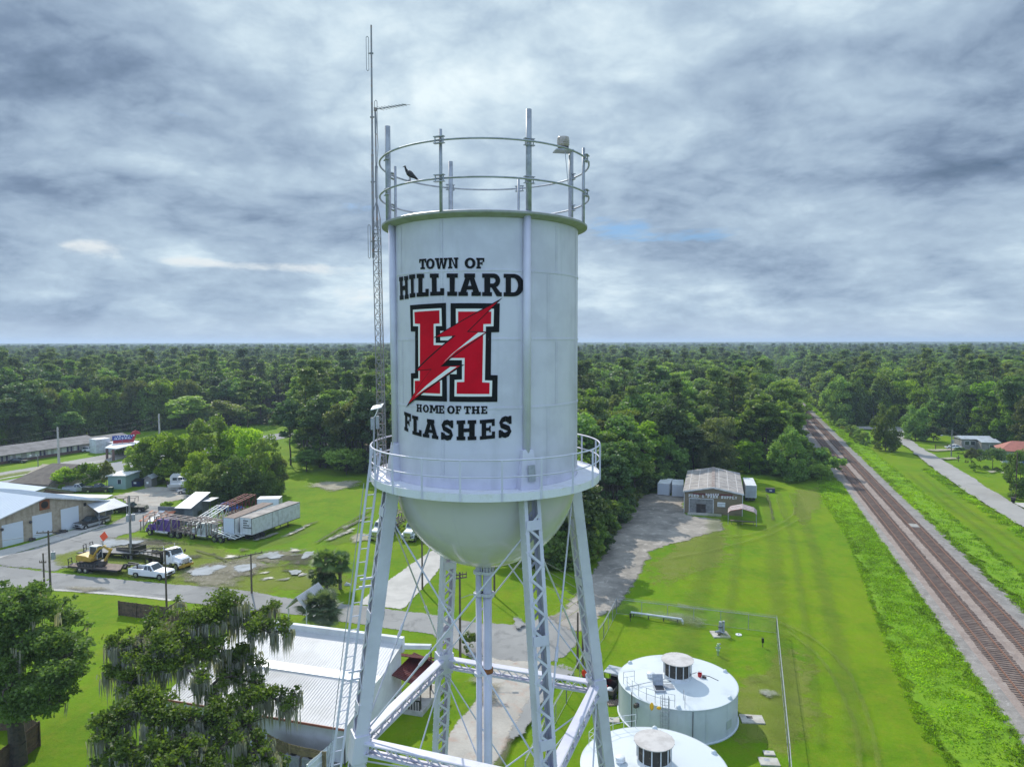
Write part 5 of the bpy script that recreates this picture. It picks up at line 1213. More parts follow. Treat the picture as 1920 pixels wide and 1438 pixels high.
xa, za = gx.hit(83, 946); gx.part('vent_fan', [M['rust'], M['black_paint']], lambda b: (b.bx(xa-.85, xa+.85, -.10, -.002, za-.85, za+.85), setattr(b, 'cur', 1), b.tube((xa, -.13, za), (xa, -.101, za), .62, None, 16)))
xa, za = gx.hit(159, 945.5); gx.part('wall_vent', M['black_paint'], lambda b: b.bx(xa-.25, xa+.25, -.06, -.002, za-.3, za+.3))
for px_, py_ in ((55.5, 978.5), (2, 992.5)): xa, za = gx.hit(px_, py_); gx.part('wall_lamp', M['dark_steel'], lambda b: (b.ball((xa, -.25, za), .25), b.bar((xa, -.25, za), (xa, 0, za+.1), .05)))
xa, za = gx.hit(163, 955); xb, _ = gx.hit(209, 945)
def awn(b): b.hexa([(xa, -.03, za+.9), (xb+.5, -.03, za+.9), (xb+1.2, -3.0, za-.35), (xa, -3.0, za-.35), (xa, -.03, za+.97), (xb+.5, -.03, za+.97), (xb+1.2, -3.0, za-.28), (xa, -3.0, za-.28)]); ribs(b, [(xa, -.03, za+.97), (xb+.5, -.03, za+.97), (xb+1.2, -3.0, za-.28), (xa, -3.0, za-.28)], 14, .03, .05)
gx.part('awning', M['tin_light'], awn)
gx.part('awning_post', M['galv'], lambda b: [b.tube((x, -2.8, 0), (x, -2.8, za-.3), .05, None, 6) for x in (xa+.2, xb+.9)])
xd, _ = gx.hit(178, 975); gx.panel('door', M['pole_grey'], xd, xd+1.0, .05, 2.1, -.05); gx.panel('window', M['glass'], xd+2.2, xd+3.6, 1.0, 2.1, -.05, .08, M['white_dull'])
def junk(b):
    for k in range(16):
        x = random.choice((gx.hit(52, 1008)[0], gx.hit(107, 993)[0], gx.hit(112, 992)[0]))+random.uniform(-.7, .7); b.box((x, -.35-random.random()*.5, .22), (random.uniform(.2, .5), random.uniform(.2, .5), random.uniform(.3, .8)), random.random())
gj = part('scrap_heap', M['dark_steel'], None, junk); gj.matrix_world = Matrix.Translation(gx.o) @ Matrix.Rotation(gx.rz, 4, 'Z'); tag(gj, 'dark scrap and drums heaped between the roller doors of the garage', 'scrap', kind='stuff')
# second garage wing behind, canopy and brown roof
g2a = P(60, 960, 0); g2 = Bld('workshop', 'low workshop behind the garage with a stained plank gable and a flat canopy', 'workshop', gx.o+gx.ex*(xr_-1)+gx.ey*(dp+3), gx.o+gx.ex*(gx.L+.5)+gx.ey*(dp+3))
q = g2; hz_ = q.hit(85, 914); x85, z85 = hz_; x67, z67 = q.hit(67, 926); x138, z138 = q.hit(138, 921.5)
q.part('walls', [M['stucco_tan']], lambda b: b.prism([(x67-6, 0), (x138, 0), (x138, z138), (x85, z85), (x67-6, z67-.3)], 'y', 0, 18))
q.part('gable_planks', M['brick'], lambda b: b.prism([(x67+.6, z138+.0), (x138-1.4, z138+.0), (x85, z85-.35)], 'y', -.06, -.002))
def g2r(b):
    for xe, ze in ((x67-6.4, z67-.4), (x138+.3, z138-.02)): b.hexa([(xe, -.4, ze), (x85, -.4, z85+.03), (x85, 18.3, z85+.03), (xe, 18.3, ze), (xe, -.4, ze+.12), (x85, -.4, z85+.15), (x85, 18.3, z85+.15), (xe, 18.3, ze+.12)])
q.part('roof', M['roof_bluewhite'], g2r)
c0 = q.loc(104, 926, 3.4); c1 = q.loc(212, 928, 3.4); c2_ = q.loc(200, 934, 3.4); c3 = q.loc(120, 933, 3.4)
q.part('canopy', M['roof_white'], lambda b: b.hexa([(*c3, 3.3), (*c2_, 3.3), (*c1, 3.3), (*c0, 3.3), (*c3, 3.45), (*c2_, 3.45), (*c1, 3.45), (*c0, 3.45)]))
q.part('canopy_post', M['dark_steel'], lambda b: [b.tube((c[0]+dx_, c[1], 0), (c[0]+dx_, c[1], 3.3), .06, None, 6) for c, dx_ in ((c1, -.5), (c2_, -.4))])
br = Bld('brown_roofed_hall', 'low hall with a brown shingle roof between the garage and the highway', 'hall', P(22, 919), P(92, 923))
Hb = br.hit(22, 905)[1]; rx, rz_ = br.hit(78, 889, 7)
def brr(b):
    b.hexa([(-.5, -.5, Hb), (br.L+.5, -.5, Hb), (br.L+.3, 8, Hb+3.1), (3.0, 8, Hb+3.1), (-.5, -.5, Hb+.12), (br.L+.5, -.5, Hb+.12), (br.L+.3, 8, Hb+3.22), (3.0, 8, Hb+3.22)])
    b.hexa([(-.5, 16.5, Hb), (br.L+.5, 16.5, Hb), (br.L+.3, 8.01, Hb+3.1), (3.0, 8.01, Hb+3.1), (-.5, 16.5, Hb+.12), (br.L+.5, 16.5, Hb+.12), (br.L+.3, 8.01, Hb+3.22), (3.0, 8.01, Hb+3.22)])
    b.add([(-.5, -.5, Hb+.12), (-.5, 16.5, Hb+.12), (3.0, 8, Hb+3.22)], [(0, 1, 2)])
br.part('roof', M['roof_brown'], brr); br.part('walls', M['stucco_tan'], lambda b: b.prism([(0, 0), (16, 0), (16, Hb), (8, Hb+2.9), (0, Hb)], 'x', .2, br.L-.1))
gbld = Bld('green_shack', 'pale green shack half hidden behind the roadside bushes', 'shack', P(203, 917), P(236, 917)); gbld.part('walls', M['sea_green'], lambda b: b.bx(0, gbld.L, 0, 6, 0, 3.0)); gbld.part('roof', M['white_dull'], lambda b: b.bx(-.3, gbld.L+.3, -.4, 6.3, 3.0, 3.15)); gbld.panel('window', M['glass'], gbld.L*.55, gbld.L*.75, 1.2, 2.2, -.05, .08, M['white_dull'])
# ---- motel
mo = Bld('motel', 'long low motel with a grey shingle roof and a row of dark doors', 'motel', P(-60, 880), P(179, 843.5)); ML = mo.L; Hm = 2.6
mo.part('walls', M['motel_wall'], lambda b: (b.bx(0, ML, 0, 9, 0, Hm), b.bx(ML, ML+11.5, -1.0, 7.5, 0, Hm)))
mo.part('brick_plinth', M['brick'], lambda b: (b.bx(0, ML, -.06, -.002, 0, .75), b.bx(ML+.02, ML+11.5, -1.06, -1.002, 0, .35)))
def mroof(b):
    b.prism([(-1.7, Hm), (4.5, Hm+1.75), (10.2, Hm), (10.2, Hm-.15), (-1.7, Hm-.15)], 'x', -.5, ML+.8); b.prism([(-1.6, Hm+.01), (3.2, Hm+1.2), (8.2, Hm+.01)], 'x', ML+.81, ML+12)
mo.part('roof', M['motel_roof'], mroof)
def onw(pxl): return mo.hit(pxl, 860)[0]
for a, b_ in ((2, 5.5), (11, 14.5), (75, 78), (82, 85.5), (126, 129), (133, 136), (146, 149)): mo.panel('door', M['motel_door'], onw(a), onw(b_), .05, 2.1, -.05)
for a, b_ in ((19, 23), (29, 39.5), (50, 58), (66, 73), (90, 95), (101, 108), (116, 124.5), (139, 143.5)): mo.panel('window', M['white_paint'], onw(a), onw(b_), .75, 2.1, -.08, .06, M['white_dull'])
for k in range(3): mo.panel('window', M['navy'], ML+2.0+k*2.9, ML+3.4+k*2.9, 1.0, 2.0, -1.07)
mo.panel('door', M['rust_red_roof'], ML-.9, ML-.1, .05, 2.1, -.05)
of = Bld('motel_office', 'motel office with a broad flat pale roof reaching out over its forecourt', 'office', P(219, 851.5), P(262, 846)); OL = of.L
cs = [of.loc(*c, 3.3) for c in ((196, 840), (219, 841.8), (273.5, 828.5), (223, 825.5))]
of.part('roof', M['roof_bluewhite'], lambda b: b.hexa([(*c, 3.2) for c in cs]+[(*c, 3.42) for c in cs]))
of.part('walls', [M['motel_wall'], M['brick']], lambda b: (b.bx(0, OL*.5, .4, 6, 0, 3.2), setattr(b, 'cur', 1), b.bx(OL*.5, OL, .4, 6, 0, 3.2)))
of.panel('window', M['glass'], 1.0, 2.4, .9, 2.2, .33); of.panel('door', M['glass'], 3.2, 4.2, .05, 2.2, .33)
of.part('roof_box', M['white_dull'], lambda b: b.bx(-3, 1.2, 6, 10, 0, 4.2)); of.part('canopy_post', M['brick'], lambda b: [b.bx(x-.25, x+.25, y-.25, y+.25, 0, 3.2) for x, y in ((cs[0][0]+1, cs[0][1]+.8), (cs[1][0]-.6, cs[1][1]+.8))])
sp_ = P(236, 852); sn = Bld('motel_sign', 'tall blue motel sign framed by a big red arrow on two posts', 'sign', P(227.5, 853), P(243, 851.5)); SL_ = sn.L
zb = sn.hit(232, 829)[1]; zt = sn.hit(232, 816)[1]
sn.part('post', M['pole_grey'], lambda b: [b.tube((x, .1, 0), (x, .1, zt-.4), .12, None, 8) for x in (.4, SL_)])
sn.part('arrow', M['sign_red2'], lambda b: (b.prism([(-2, zb-.2), (SL_+1.2, zb-.2), (SL_+2.0, zt), (SL_+1.0, zt), (SL_+.8, zb+.7), (-2, zb+.7)], 'y', 0, .35), b.prism([(SL_+.4, zt+.02), (SL_+3.2, zt+.02), (SL_+2.8, zt+.8), (SL_+1.9, zt+1.2), (SL_+1.0, zt+.8)], 'y', 0, .35)))
sb_ = sn.part('panel', M['sign_blue'], lambda b: b.prism([(-2.2, zb+.75), (SL_+.7, zb+.75), (SL_+1.3, zt-.05), (-2.2, zt+.1)], 'y', -.05, .3))
tb = MB(); hh = (zt-zb-.8); wall_text(tb, 'MOTEL', -1.7, zb+.95, SL_+.6, zb+.95, hh*.36, -.07)
for k in range(9): tb.bx(-1.6+k*.62, -1.3+k*.62, -.07, -.052, zb+.95+hh*.52, zb+.95+hh*(.62+.12*(k % 3)))
tb.build('lettering', M['white_paint'], sb_, recalc=False)
# ---- white metal-roofed building below the tower
hA = P(646, 1362, 3.0); hB = P(530, 1342.5, 3.0); hz1 = 3.0
wh = Bld('white_building', 'white building with a ribbed white metal roof beside the water tower', 'building', P(470, 1332.5, 3.0), hA)
WL = wh.L; fy = wh.loc(758, 1206, 5.4); wy = fy[1]; mid = wh.loc(711, 1281, 4.15)[1]
xl = -8.6
print('WHITE', WL, fy, mid)
sk = fy[0]-WL                                    # the far edge is slightly skewed; keep it square
def wr(b):
    b.hexa([(xl, -.3, 2.92), (WL+.2, -.3, 2.92), (WL+.2, mid, 4.1), (xl, mid, 4.1), (xl, -.3, 3.0), (WL+.2, -.3, 3.0), (WL+.2, mid, 4.18), (xl, mid, 4.18)])
    ribs(b, [(xl, -.3, 3.0), (WL+.2, -.3, 3.0), (WL+.2, mid-.3, 4.15), (xl, mid-.3, 4.15)], int((WL+.2-xl)/.26), .022, .05)
    b.hexa([(xl, mid+.9, 4.2), (WL+.2, mid+.9, 4.2), (WL+.2, wy-.2, 5.3), (xl, wy-.2, 5.3), (xl, mid+.9, 4.28), (WL+.2, mid+.9, 4.28), (WL+.2, wy-.2, 5.38), (xl, wy-.2, 5.38)])
    ribs(b, [(xl, mid+.9, 4.28), (WL+.2, mid+.9, 4.28), (WL+.2, wy-.2, 5.38), (xl, wy-.2, 5.38)], int((WL+.2-xl)/.26), .022, .05)
    b.cur = 1; b.hexa([(xl, mid-.25, 4.02), (WL+.22, mid-.25, 4.02), (WL+.22, mid+.9, 4.1), (xl, mid+.9, 4.1), (xl, mid-.25, 4.26), (WL+.22, mid-.25, 4.26), (WL+.22, mid+.9, 4.34), (xl, mid+.9, 4.34)])
wh.part('roof', [M['roof_white'], M['white_paint']], wr)
wh.part('walls', M['stucco_white'], lambda b: b.prism([(0, 0), (0, 2.9), (mid, 4.05), (wy, 5.2), (wy, 0)], 'x', xl+.2, WL) if False else b.prism([(0, 0), (wy, 0), (wy, 5.2), (mid, 4.0), (0, 2.9)], 'x', xl+.2, WL))
wh.part('parapet', M['stucco_white'], lambda b: (b.bx(xl, WL+.25, wy-.2, wy+.25, 4.6, 5.95), b.hexa([(WL+.02, wy-.2, 4.9), (WL+2.2, wy+1.6, 4.4), (WL+2.2, wy+2.0, 4.4), (WL+.02, wy+.25, 4.9), (WL+.02, wy-.2, 5.3), (WL+2.2, wy+1.6, 4.75), (WL+2.2, wy+2.0, 4.75), (WL+.02, wy+.25, 5.3)])))
wh.part('eave_trim', M['red_roof'], lambda b: b.bx(xl, WL+.2, -.36, -.302, 2.84, 3.02)); wh.part('downpipe', M['dark_steel'], lambda b: b.tube((WL+.1, -.2, 0), (WL+.1, -.2, 2.9), .06, None, 8))
def fawn(b):
    b.hexa([(WL-8.5, wy+.3, 4.0), (WL+2.4, wy+.3, 4.0), (WL+2.4, wy+2.6, 3.1), (WL-8.5, wy+2.6, 3.1), (WL-8.5, wy+.3, 4.07), (WL+2.4, wy+.3, 4.07), (WL+2.4, wy+2.6, 3.17), (WL-8.5, wy+2.6, 3.17)]); ribs(b, [(WL-8.5, wy+.3, 4.07), (WL+2.4, wy+.3, 4.07), (WL+2.4, wy+2.6, 3.17), (WL-8.5, wy+2.6, 3.17)], 26, .04, .06)
wh.part('street_awning', M['rust_red_roof'], fawn, label='dark red ribbed tin awning over the street front')
pa = wh.loc(733, 1271, 3.0); pb = wh.loc(783, 1224, 3.35); pc = wh.loc(820, 1239, 2.5); pd = wh.loc(777, 1284, 2.4)
def side(b):
    q = [(WL+.02, pa[1], 3.25), (WL+.02, pb[1], 3.25), (WL+2.9, pb[1], 2.45), (WL+2.9, pa[1], 2.45)]; b.hexa(q+[(x, y, z+.08) for x, y, z in q]); ribs(b, [(x, y, z+.08) for x, y, z in q], 18, .05, .07)
wh.part('porch_awning', M['rust_red_roof'], side, label='dark red tin awning over the side porch')
wh.part('porch_post', M['dark_steel'], lambda b: [b.tube((WL+2.7, y, 0), (WL+2.7, y, 2.45), .06, None, 6) for y in (pa[1]+.2, (pa[1]+pb[1])/2, pb[1]-.2)]+[b.tube((WL+2.2, wy+1.8, 0), (WL+2.2, wy+1.8, 4.5), .07, None, 6)])
wh.part('porch_floor', M['concrete'], lambda b: b.bx(WL+.02, WL+3.0, pa[1]-.2, pb[1]+.2, 0, .45))
def prail(b):
    for y in (pa[1]-.1,):
        b.bx(WL+.3, WL+2.8, y-.04, y+.04, 1.25, 1.35)
        for k in range(10): b.bx(WL+.35+k*.26, WL+.43+k*.26, y-.03, y+.03, .45, 1.25)
wh.part('porch_rail', M['black_paint'], prail)
ac_ = [wh.loc(*c, .7) for c in ((592, 1388), (617, 1392))]
for k, c in enumerate(ac_):
    t = thing('air_conditioner', ['grey air conditioner cabinet nearer the gate by the white wall', 'grey air conditioner cabinet nearer the tower leg by the white wall'][k], 'air conditioner', wh.o+wh.ex*(WL-3.6+k*1.55)+wh.ey*(-1.35), wh.rz, 'air conditioners behind the building')
    part('cabinet', M['galv'], t, lambda b: b.bx(-.65, .65, -.5, .5, .05, 1.05)); part('fan_guard', M['black_paint'], t, lambda b: b.tube((0, 0, 1.05), (0, 0, 1.12), .36, None, 18))
wh.part('back_step', M['pole_grey'], lambda b: b.bx(WL-8, WL-.3, -2.4, -.02, 0, .04))
# board fences round the yard
def board_fence(name, label, pts, H, m, cap=None, group=None, rail=True, w=.145):
    t = thing(name, label, 'fence', (pts[0].x, pts[0].y, 0), 0, group); o = Vector((pts[0].x, pts[0].y, 0))
    def boards(b):
        for p, q in zip(pts, pts[1:]):
            p, q = Vector((p.x, p.y, 0))-o, Vector((q.x, q.y, 0))-o; L = (q-p).length; n = max(1, int(L/w)); d = (q-p)/n; nn = Vector((-d.y, d.x, 0)).normalized()
            for i in range(n):
                c = p+d*(i+.5)+nn*(.012 if i % 2 else 0); h = H+random.uniform(-.03, .03); b.bar(c, c+Vector((0, 0, h)), .02, d.length*.94, nn) if False else b.box((c.x, c.y, h/2), (d.length*.95, .022, h), math.atan2(d.y, d.x))
    part('boards', m, t, boards)
    k = 0
    for p, q in zip(pts, pts[1:]):
        p, q = Vector((p.x, p.y, 0))-o, Vector((q.x, q.y, 0))-o; L = (q-p).length; n = max(1, round(L/2.4)); d = (q-p)/n; nn = Vector((-d.y, d.x, 0)).normalized()
        for i in range(n+1): c = p+d*i-nn*.09; part('post', m, t, lambda b: b.box((c.x, c.y, (H+.08)/2), (.10, .10, H+.08), math.atan2(d.y, d.x)))
        if rail: part('rail', m, t, lambda b: [b.bar(p-nn*.05+Vector((0, 0, z)), q-nn*.05+Vector((0, 0, z)), .05, .09) for z in (.35, H*.55, H-.25)])
    return t
board_fence('wooden_fence', 'weathered brown board fence on the lawn beside the side street', pxs((224, 1153), (322, 1166), (420, 1180)), 1.75, M['fence_wood'])
board_fence('wooden_fence', 'dark brown board fence under the big tree at the lower left corner', pxs((-20, 1470), (73, 1398), (18, 1368), (-60, 1372)), 2.0, M['fence_wood'])
board_fence('wooden_fence', 'pale tan board fence enclosing the air conditioners of the white building', pxs((505, 1418), (545, 1437), (612, 1452)), 1.8, M['fence_pale'])
vf = [P(603, 1462), P(668, 1395)]
board_fence('vinyl_fence', 'plain white vinyl fence panels beside the ladder leg of the tower', pxs((575, 1478), (615, 1440), (660, 1395)), 1.8, M['plank_white'], w=.3)
# ---- chain-link fence round the tanks
wm = bpy.data.materials.new('chain_link'); wm.use_nodes = True; t_ = NT(wm.node_tree); b_ = t_.n['Principled BSDF']; b_.inputs['Base Color'].default_value = (.30, .32, .33, 1); b_.inputs['Metallic'].default_value = .3
tp_ = t_.new('ShaderNodeBsdfTransparent'); mx_ = t_.new('ShaderNodeMixShader'); mx_.inputs[0].default_value = .13; t_.l.new(tp_.outputs[0], mx_.inputs[1]); t_.l.new(b_.outputs[0], mx_.inputs[2]); t_.l.new(mx_.outputs[0], t_.n['Material Output'].inputs[0])
def chain_fence(label, pts, H, step=3.0):
    o = Vector((pts[0].x, pts[0].y, 0)); t = thing('chain_link_fence', label, 'fence', o)
    for p, q in zip(pts, pts[1:]):
        p, q = Vector((p.x, p.y, 0))-o, Vector((q.x, q.y, 0))-o; L = (q-p).length; n = max(1, round(L/step)); d = (q-p)/n
        part('mesh', wm, t, lambda b: b.quad(p, q, q+Vector((0, 0, H-.03)), p+Vector((0, 0, H-.03))))
        part('top_rail', M['galv'], t, lambda b: (b.tube(p+Vector((0, 0, H)), q+Vector((0, 0, H)), .032, None, 6), b.tube(p+Vector((0, 0, .06)), q+Vector((0, 0, .06)), .015, None, 5)))
        for i in range(n+1): c = p+d*i; part('post', M['galv'], t, lambda b: b.tube(c, c+Vector((0, 0, H+.05)), .045 if i in (0, n) else .032, None, 8))
        part('barbed_wire', M['galv'], t, lambda b: [b.tube(p+Vector((0, 0, H+.12*k)), q+Vector((0, 0, H+.12*k)), .010, None, 4) for k in (1, 2)])
chain_fence('galvanised chain link fence around the lawn of the ground tanks', pxs((1100, 1244), (1132, 1197), (1156, 1150), (1456, 1187), (1480, 1438), (1486, 1520)), 1.8)
chain_fence('chain link fence running along the gravel drive below the tower', pxs((1098, 1250), (1062, 1318), (1020, 1395), (985, 1470)), 1.8)
# ---- ground storage tanks with aerators
def ground_tank(label, px, py, rad, H, cup_r, ladder, group):
    """px, py: picture point of the roof centre at the wall-top height"""
    c = P(px, py, H); t = thing('ground_tank', label, 'water tank', (c.x, c.y, 0), 0, group)
    cone = .42
    def wall(b):
        b.smooth = True; b.lathe([(rad, 0), (rad, H)], 96); b.smooth = False; b.lathe([(rad+.003, H-.09), (rad+.05, H-.08), (rad+.05, H+.0), (rad, H+.012)], 96)
        b.lathe([(rad+.1, 0), (rad+.12, .10), (rad, .12)], 96)
        for k in range(14): a = .45+k*.449; b.bar((rad*1.002*math.cos(a), rad*1.002*math.sin(a), .1), (rad*1.002*math.cos(a), rad*1.002*math.sin(a), H-.1), .03, .02)
    part('wall', M['tank_paint'], t, wall)
    def rf(b):
        b.smooth = True; b.lathe([(rad-.01, H+.005), (rad*.7, H+cone*.36), (rad*.35, H+cone*.72), (.01, H+cone)], 96)
    part('roof', M['tank_roof'], t, rf)
    zc = H+cone-.10; ch = 1.6
    cu = thing('aerator', None, None); cu.parent = t; cu.location = (0, 0, zc)
    def cage(b):
        b.lathe([(cup_r-.10, 0), (cup_r-.02, .02), (cup_r-.02, .26), (cup_r-.10, .30)], 32)
        for k in range(12): a = k*math.pi/6+.2; b.bar(((cup_r-.04)*math.cos(a), (cup_r-.04)*math.sin(a), 0), ((cup_r-.04)*math.cos(a), (cup_r-.04)*math.sin(a), ch), .08, .05)
    part('cage', M['white_dull'], cu, cage)
    part('screen', M['screen_dark'], cu, lambda b: (b.lathe([(cup_r-.13, .05), (cup_r-.13, ch)], 32), [b.lathe([(cup_r-.12, z), (cup_r-.115, z+.03)], 24) for z in (.5, .75, 1.0)]))
    def lid(b):
        b.lathe([(cup_r+.16, ch-.07), (cup_r+.18, ch), (cup_r*.5, ch+.03), (.01, ch+.05)], 48)
        for k in range(18): a = k*math.pi/9; b.bar(((cup_r+.13)*math.cos(a), (cup_r+.13)*math.sin(a), ch-.02), ((cup_r+.2)*math.cos(a), (cup_r+.2)*math.sin(a), ch-.02), .05, .06)
    part('lid', M['lid'], cu, lid)
    def vent(b, x, y, r=.36):
        z = H+cone*(1-math.hypot(x, y)/rad); b.smooth = True; b.lathe([(r*.75, z-.05), (r*.75, z+.12), (r, z+.14), (r, z+.22), (r*.8, z+.25), (r*.8, z+.32), (r, z+.34), (r*.8, z+.44), (.01, z+.47)], 24, (x, y, 0))
    part('roof_vent', M['white_paint'], t, lambda b: vent(b, -rad*.46, rad*.02))
    for k in range(6):
        a = R(18+60*k); 
        def lug(b, a=a):
            c_ = Vector((.955*rad*math.cos(a), .955*rad*math.sin(a), H+.02)); b.smooth = True; b.lathe([(.22, 0), (.18, .16), (.08, .24), (.01, .26)], 12, c_)
        part('anchor_lug', M['tank_paint'], t, lug)
    return t, c, rad, H, cone
GH = 3.0
t1, c1_, r1, H1, cone1 = ground_tank('far white ground tank with a hatch, ladder and red bucket on its roof', 1270, 1275, 5.15, GH, 1.24, True, 'pair of white ground tanks')
t2, c2_, r2, H2, cone2 = ground_tank('near white ground tank cut by the lower edge of the photo', 1226, 1436, 5.15, GH, 1.24, False, 'pair of white ground tanks')
def zr1(x, y): return H1+cone1*(1-math.hypot(x, y)/r1)
def onroof(px, py):
    p = P(px, py, H1+.2)-c1_; return p.x, p.y
hx, hy = onroof(1236, 1292)
def hatch(b):
    z = zr1(hx, hy); b.bx(hx-.45, hx+.45, hy-.55, hy+.45, z-.08, z+.20); b.cur = 1; b.bx(hx-.36, hx+.36, hy-.46, hy+.36, z+.20, z+.21); b.cur = 0
    b.hexa([(hx-.45, hy+.45, z+.2), (hx+.45, hy+.45, z+.2), (hx+.45, hy+.5, z+.2), (hx-.45, hy+.5, z+.2), (hx-.45, hy+.75, z+1.0), (hx+.45, hy+.75, z+1.0), (hx+.45, hy+.8, z+1.0), (hx-.45, hy+.8, z+1.0)])
    b.bx(hx+.5, hx+1.3, hy-.1, hy+.75, z-.05, z+.16)
part('hatch', [M['galv'], M['black_paint']], t1, hatch)
lx, ly = onroof(1245, 1331); la = math.atan2(ly, lx)
def lad1(b):
    u = Vector((math.cos(la), math.sin(la), 0)); v = Vector((-u.y, u.x, 0)); o = u*(r1+.22)
    for s in (-.24, .24): b.tube(o+v*s, o+v*s+Vector((0, 0, H1+1.15)), .028, None, 6)
    for k in range(13): b.tube(o-v*.24+Vector((0, 0, .3+k*.3)), o+v*.24+Vector((0, 0, .3+k*.3)), .016, None, 5)
    for z in (1.4, 1.95, 2.5, 3.05, 3.6, 4.1):
        pts = [o+v*(.38*math.cos(a))+u*(.34+.38*math.sin(a)-.1)+Vector((0, 0, z)) for a in np.linspace(-.6, math.pi+.6, 9)]; b.path(pts, .017, 5)
    for a in np.linspace(-.4, math.pi+.4, 6): b.tube(o+v*(.38*math.cos(a))+u*(.24+.38*math.sin(a))+Vector((0, 0, 1.4)), o+v*(.38*math.cos(a))+u*(.24+.38*math.sin(a))+Vector((0, 0, 4.1)), .014, None, 5)
part('caged_ladder', M['galv'], t1, lad1)
def grail(b):
    pts = [Vector((r1*.96*math.cos(a), r1*.96*math.sin(a), H1+.05)) for a in np.linspace(la-1.02, la+.30, 9)]
    i0 = [k for k in range(9)]
    for k, p in enumerate(pts):
        if k in (6,): pass
        b.tube(p, p+Vector((0, 0, 1.05)), .022, None, 6)
    for z in (1.05, .55):
        for p, q in zip(pts[:-2], pts[1:-1]): b.tube(p+Vector((0, 0, z)), q+Vector((0, 0, z)), .019, None, 5)
    for p in (pts[0], pts[-1]):
        inn = p*.80; inn.z = p.z+.15
        for z in (1.05, .55): b.tube(p+Vector((0, 0, z)), inn+Vector((0, 0, z*.9)), .019, None, 5)
        b.tube(inn, inn+Vector((0, 0, .95)), .02, None, 5)
    q = pts[1]; b.tube(q+Vector((0, 0, .1)), Vector((-.9, -.9, zr1(0, 0)+.25)), .03, None, 6)
part('guard_rail', M['galv'], t1, grail)
def pipe1(b):
    a = la-.62; u = Vector((math.cos(a), math.sin(a), 0)); o = u*(r1+.12); b.tube(o, o+Vector((0, 0, H1+.3)), .04, None, 8)
    a = la+.42; u = Vector((math.cos(a), math.sin(a), 0)); o = u*(r1+.06); b.tube(o, o+Vector((0, 0, H1-.1)), .03, None, 6)
    a = la-.50; u = Vector((math.cos(a), math.sin(a), 0)); o = u*(r1+.18); b.box((o.x, o.y, 2.45), (.5, .25, .3), a)
    b.path([o+Vector((0, 0, 2.3)), o+Vector((.05, -.1, 1.4)), o+Vector((-.1, 0, .4))], .015, 5)
part('drain_pipe', M['dark_steel'], t1, pipe1)
def manway(b):
    for a0 in (R(-48),):
        n = 8
        for i in range(n):
            a = a0+(i-n/2)*.018; a2 = a+.018; rr = r1+.03; b.quad((rr*math.cos(a), rr*math.sin(a), .75), (rr*math.cos(a2), rr*math.sin(a2), .75), (rr*math.cos(a2), rr*math.sin(a2), 1.45), (rr*math.cos(a), rr*math.sin(a), 1.45))
part('manway', M['house_green'], t1, manway)
bk = onroof(1312, 1270); tk = thing('red_bucket', 'red bucket standing by a coiled hose on the far tank roof', 'bucket', (c1_.x+bk[0], c1_.y+bk[1], zr1(*bk)+.0))
part('pail', M['red_plastic'], tk, lambda b: b.lathe([(.02, 0), (.15, 0), (.20, .36), (.19, .36), (.16, .32)], 20)); part('handle', M['galv'], tk, lambda b: b.path([(-.2, 0, .34), (-.12, 0, .52), (.12, 0, .52), (.2, 0, .34)], .012, 5))
pm = MB(); bz = zr1(*bk); pm.ball((c1_.x+bk[0]+.42, c1_.y+bk[1]-.3, bz+.1), .11); pm.box((c1_.x+bk[0]+.3, c1_.y+bk[1]-.18, bz+.1), (.25, .16, .16)); tag(pm.build('hand_pump', M['dark_steel']), 'small dark pump beside the red bucket on the tank roof', 'pump')
def hosepts(p): 
    out = []
    for x, y in p: q = onroof(x, y); out.append((c1_.x+q[0], c1_.y+q[1], zr1(*q)+.04))
    return out
hs = MB(); hs.path(hosepts([(1315, 1266), (1330, 1268), (1347, 1275)]), .035, 6); hs.path(hosepts([(1306, 1262), (1296, 1266), (1284, 1268), (1272, 1277), (1255, 1281), (1240, 1280)]), .022, 6); tag(hs.build('hose', M['black_paint']), 'black hose lying across the far tank roof', 'hose')
for k, (x, y, lb) in enumerate(((1228, 1318, 'yellow bag tied to the railing left of the tank ladder'), (1241, 1319, 'small yellow box hanging close to the tank ladder cage'))):
    q = onroof(x, y); yb_ = MB(); yb_.smooth = True; yb_.ball((0, 0, .25), (.17 if k == 0 else .20, .1, .34 if k == 0 else .14), 10, 7); ob = yb_.build('yellow_bag' if k == 0 else 'yellow_box', M['yellow_plastic']); ob.location = (c1_.x+lx*1.0+(-.95 if k == 0 else -.42), c1_.y+ly*1.0-(-.22 if k == 0 else .02), H1+.15); tag(ob, lb, 'bag' if k == 0 else 'box')
# near tank hand rail
def grail2(b):
    aa = np.linspace(R(95), R(150), 6); pts = [Vector((r2*.97*math.cos(a), r2*.97*math.sin(a), H2+.05)) for a in aa]
    for p in pts: b.tube(p, p+Vector((0, 0, 1.05)), .022, None, 6)
    for z in (1.05, .55):
        for p, q in zip(pts, pts[1:]): b.tube(p+Vector((0, 0, z)), q+Vector((0, 0, z)), .019, None, 5)
    p = pts[-1]; inn = p*.82; inn.z = p.z+.15
    for z in (1.05, .55): b.tube(p+Vector((0, 0, z)), inn+Vector((0, 0, z*.9)), .019, None, 5)
    b.tube(inn, inn+Vector((0, 0, .95)), .02, None, 5)
part('guard_rail', M['white_dull'], t2, grail2)
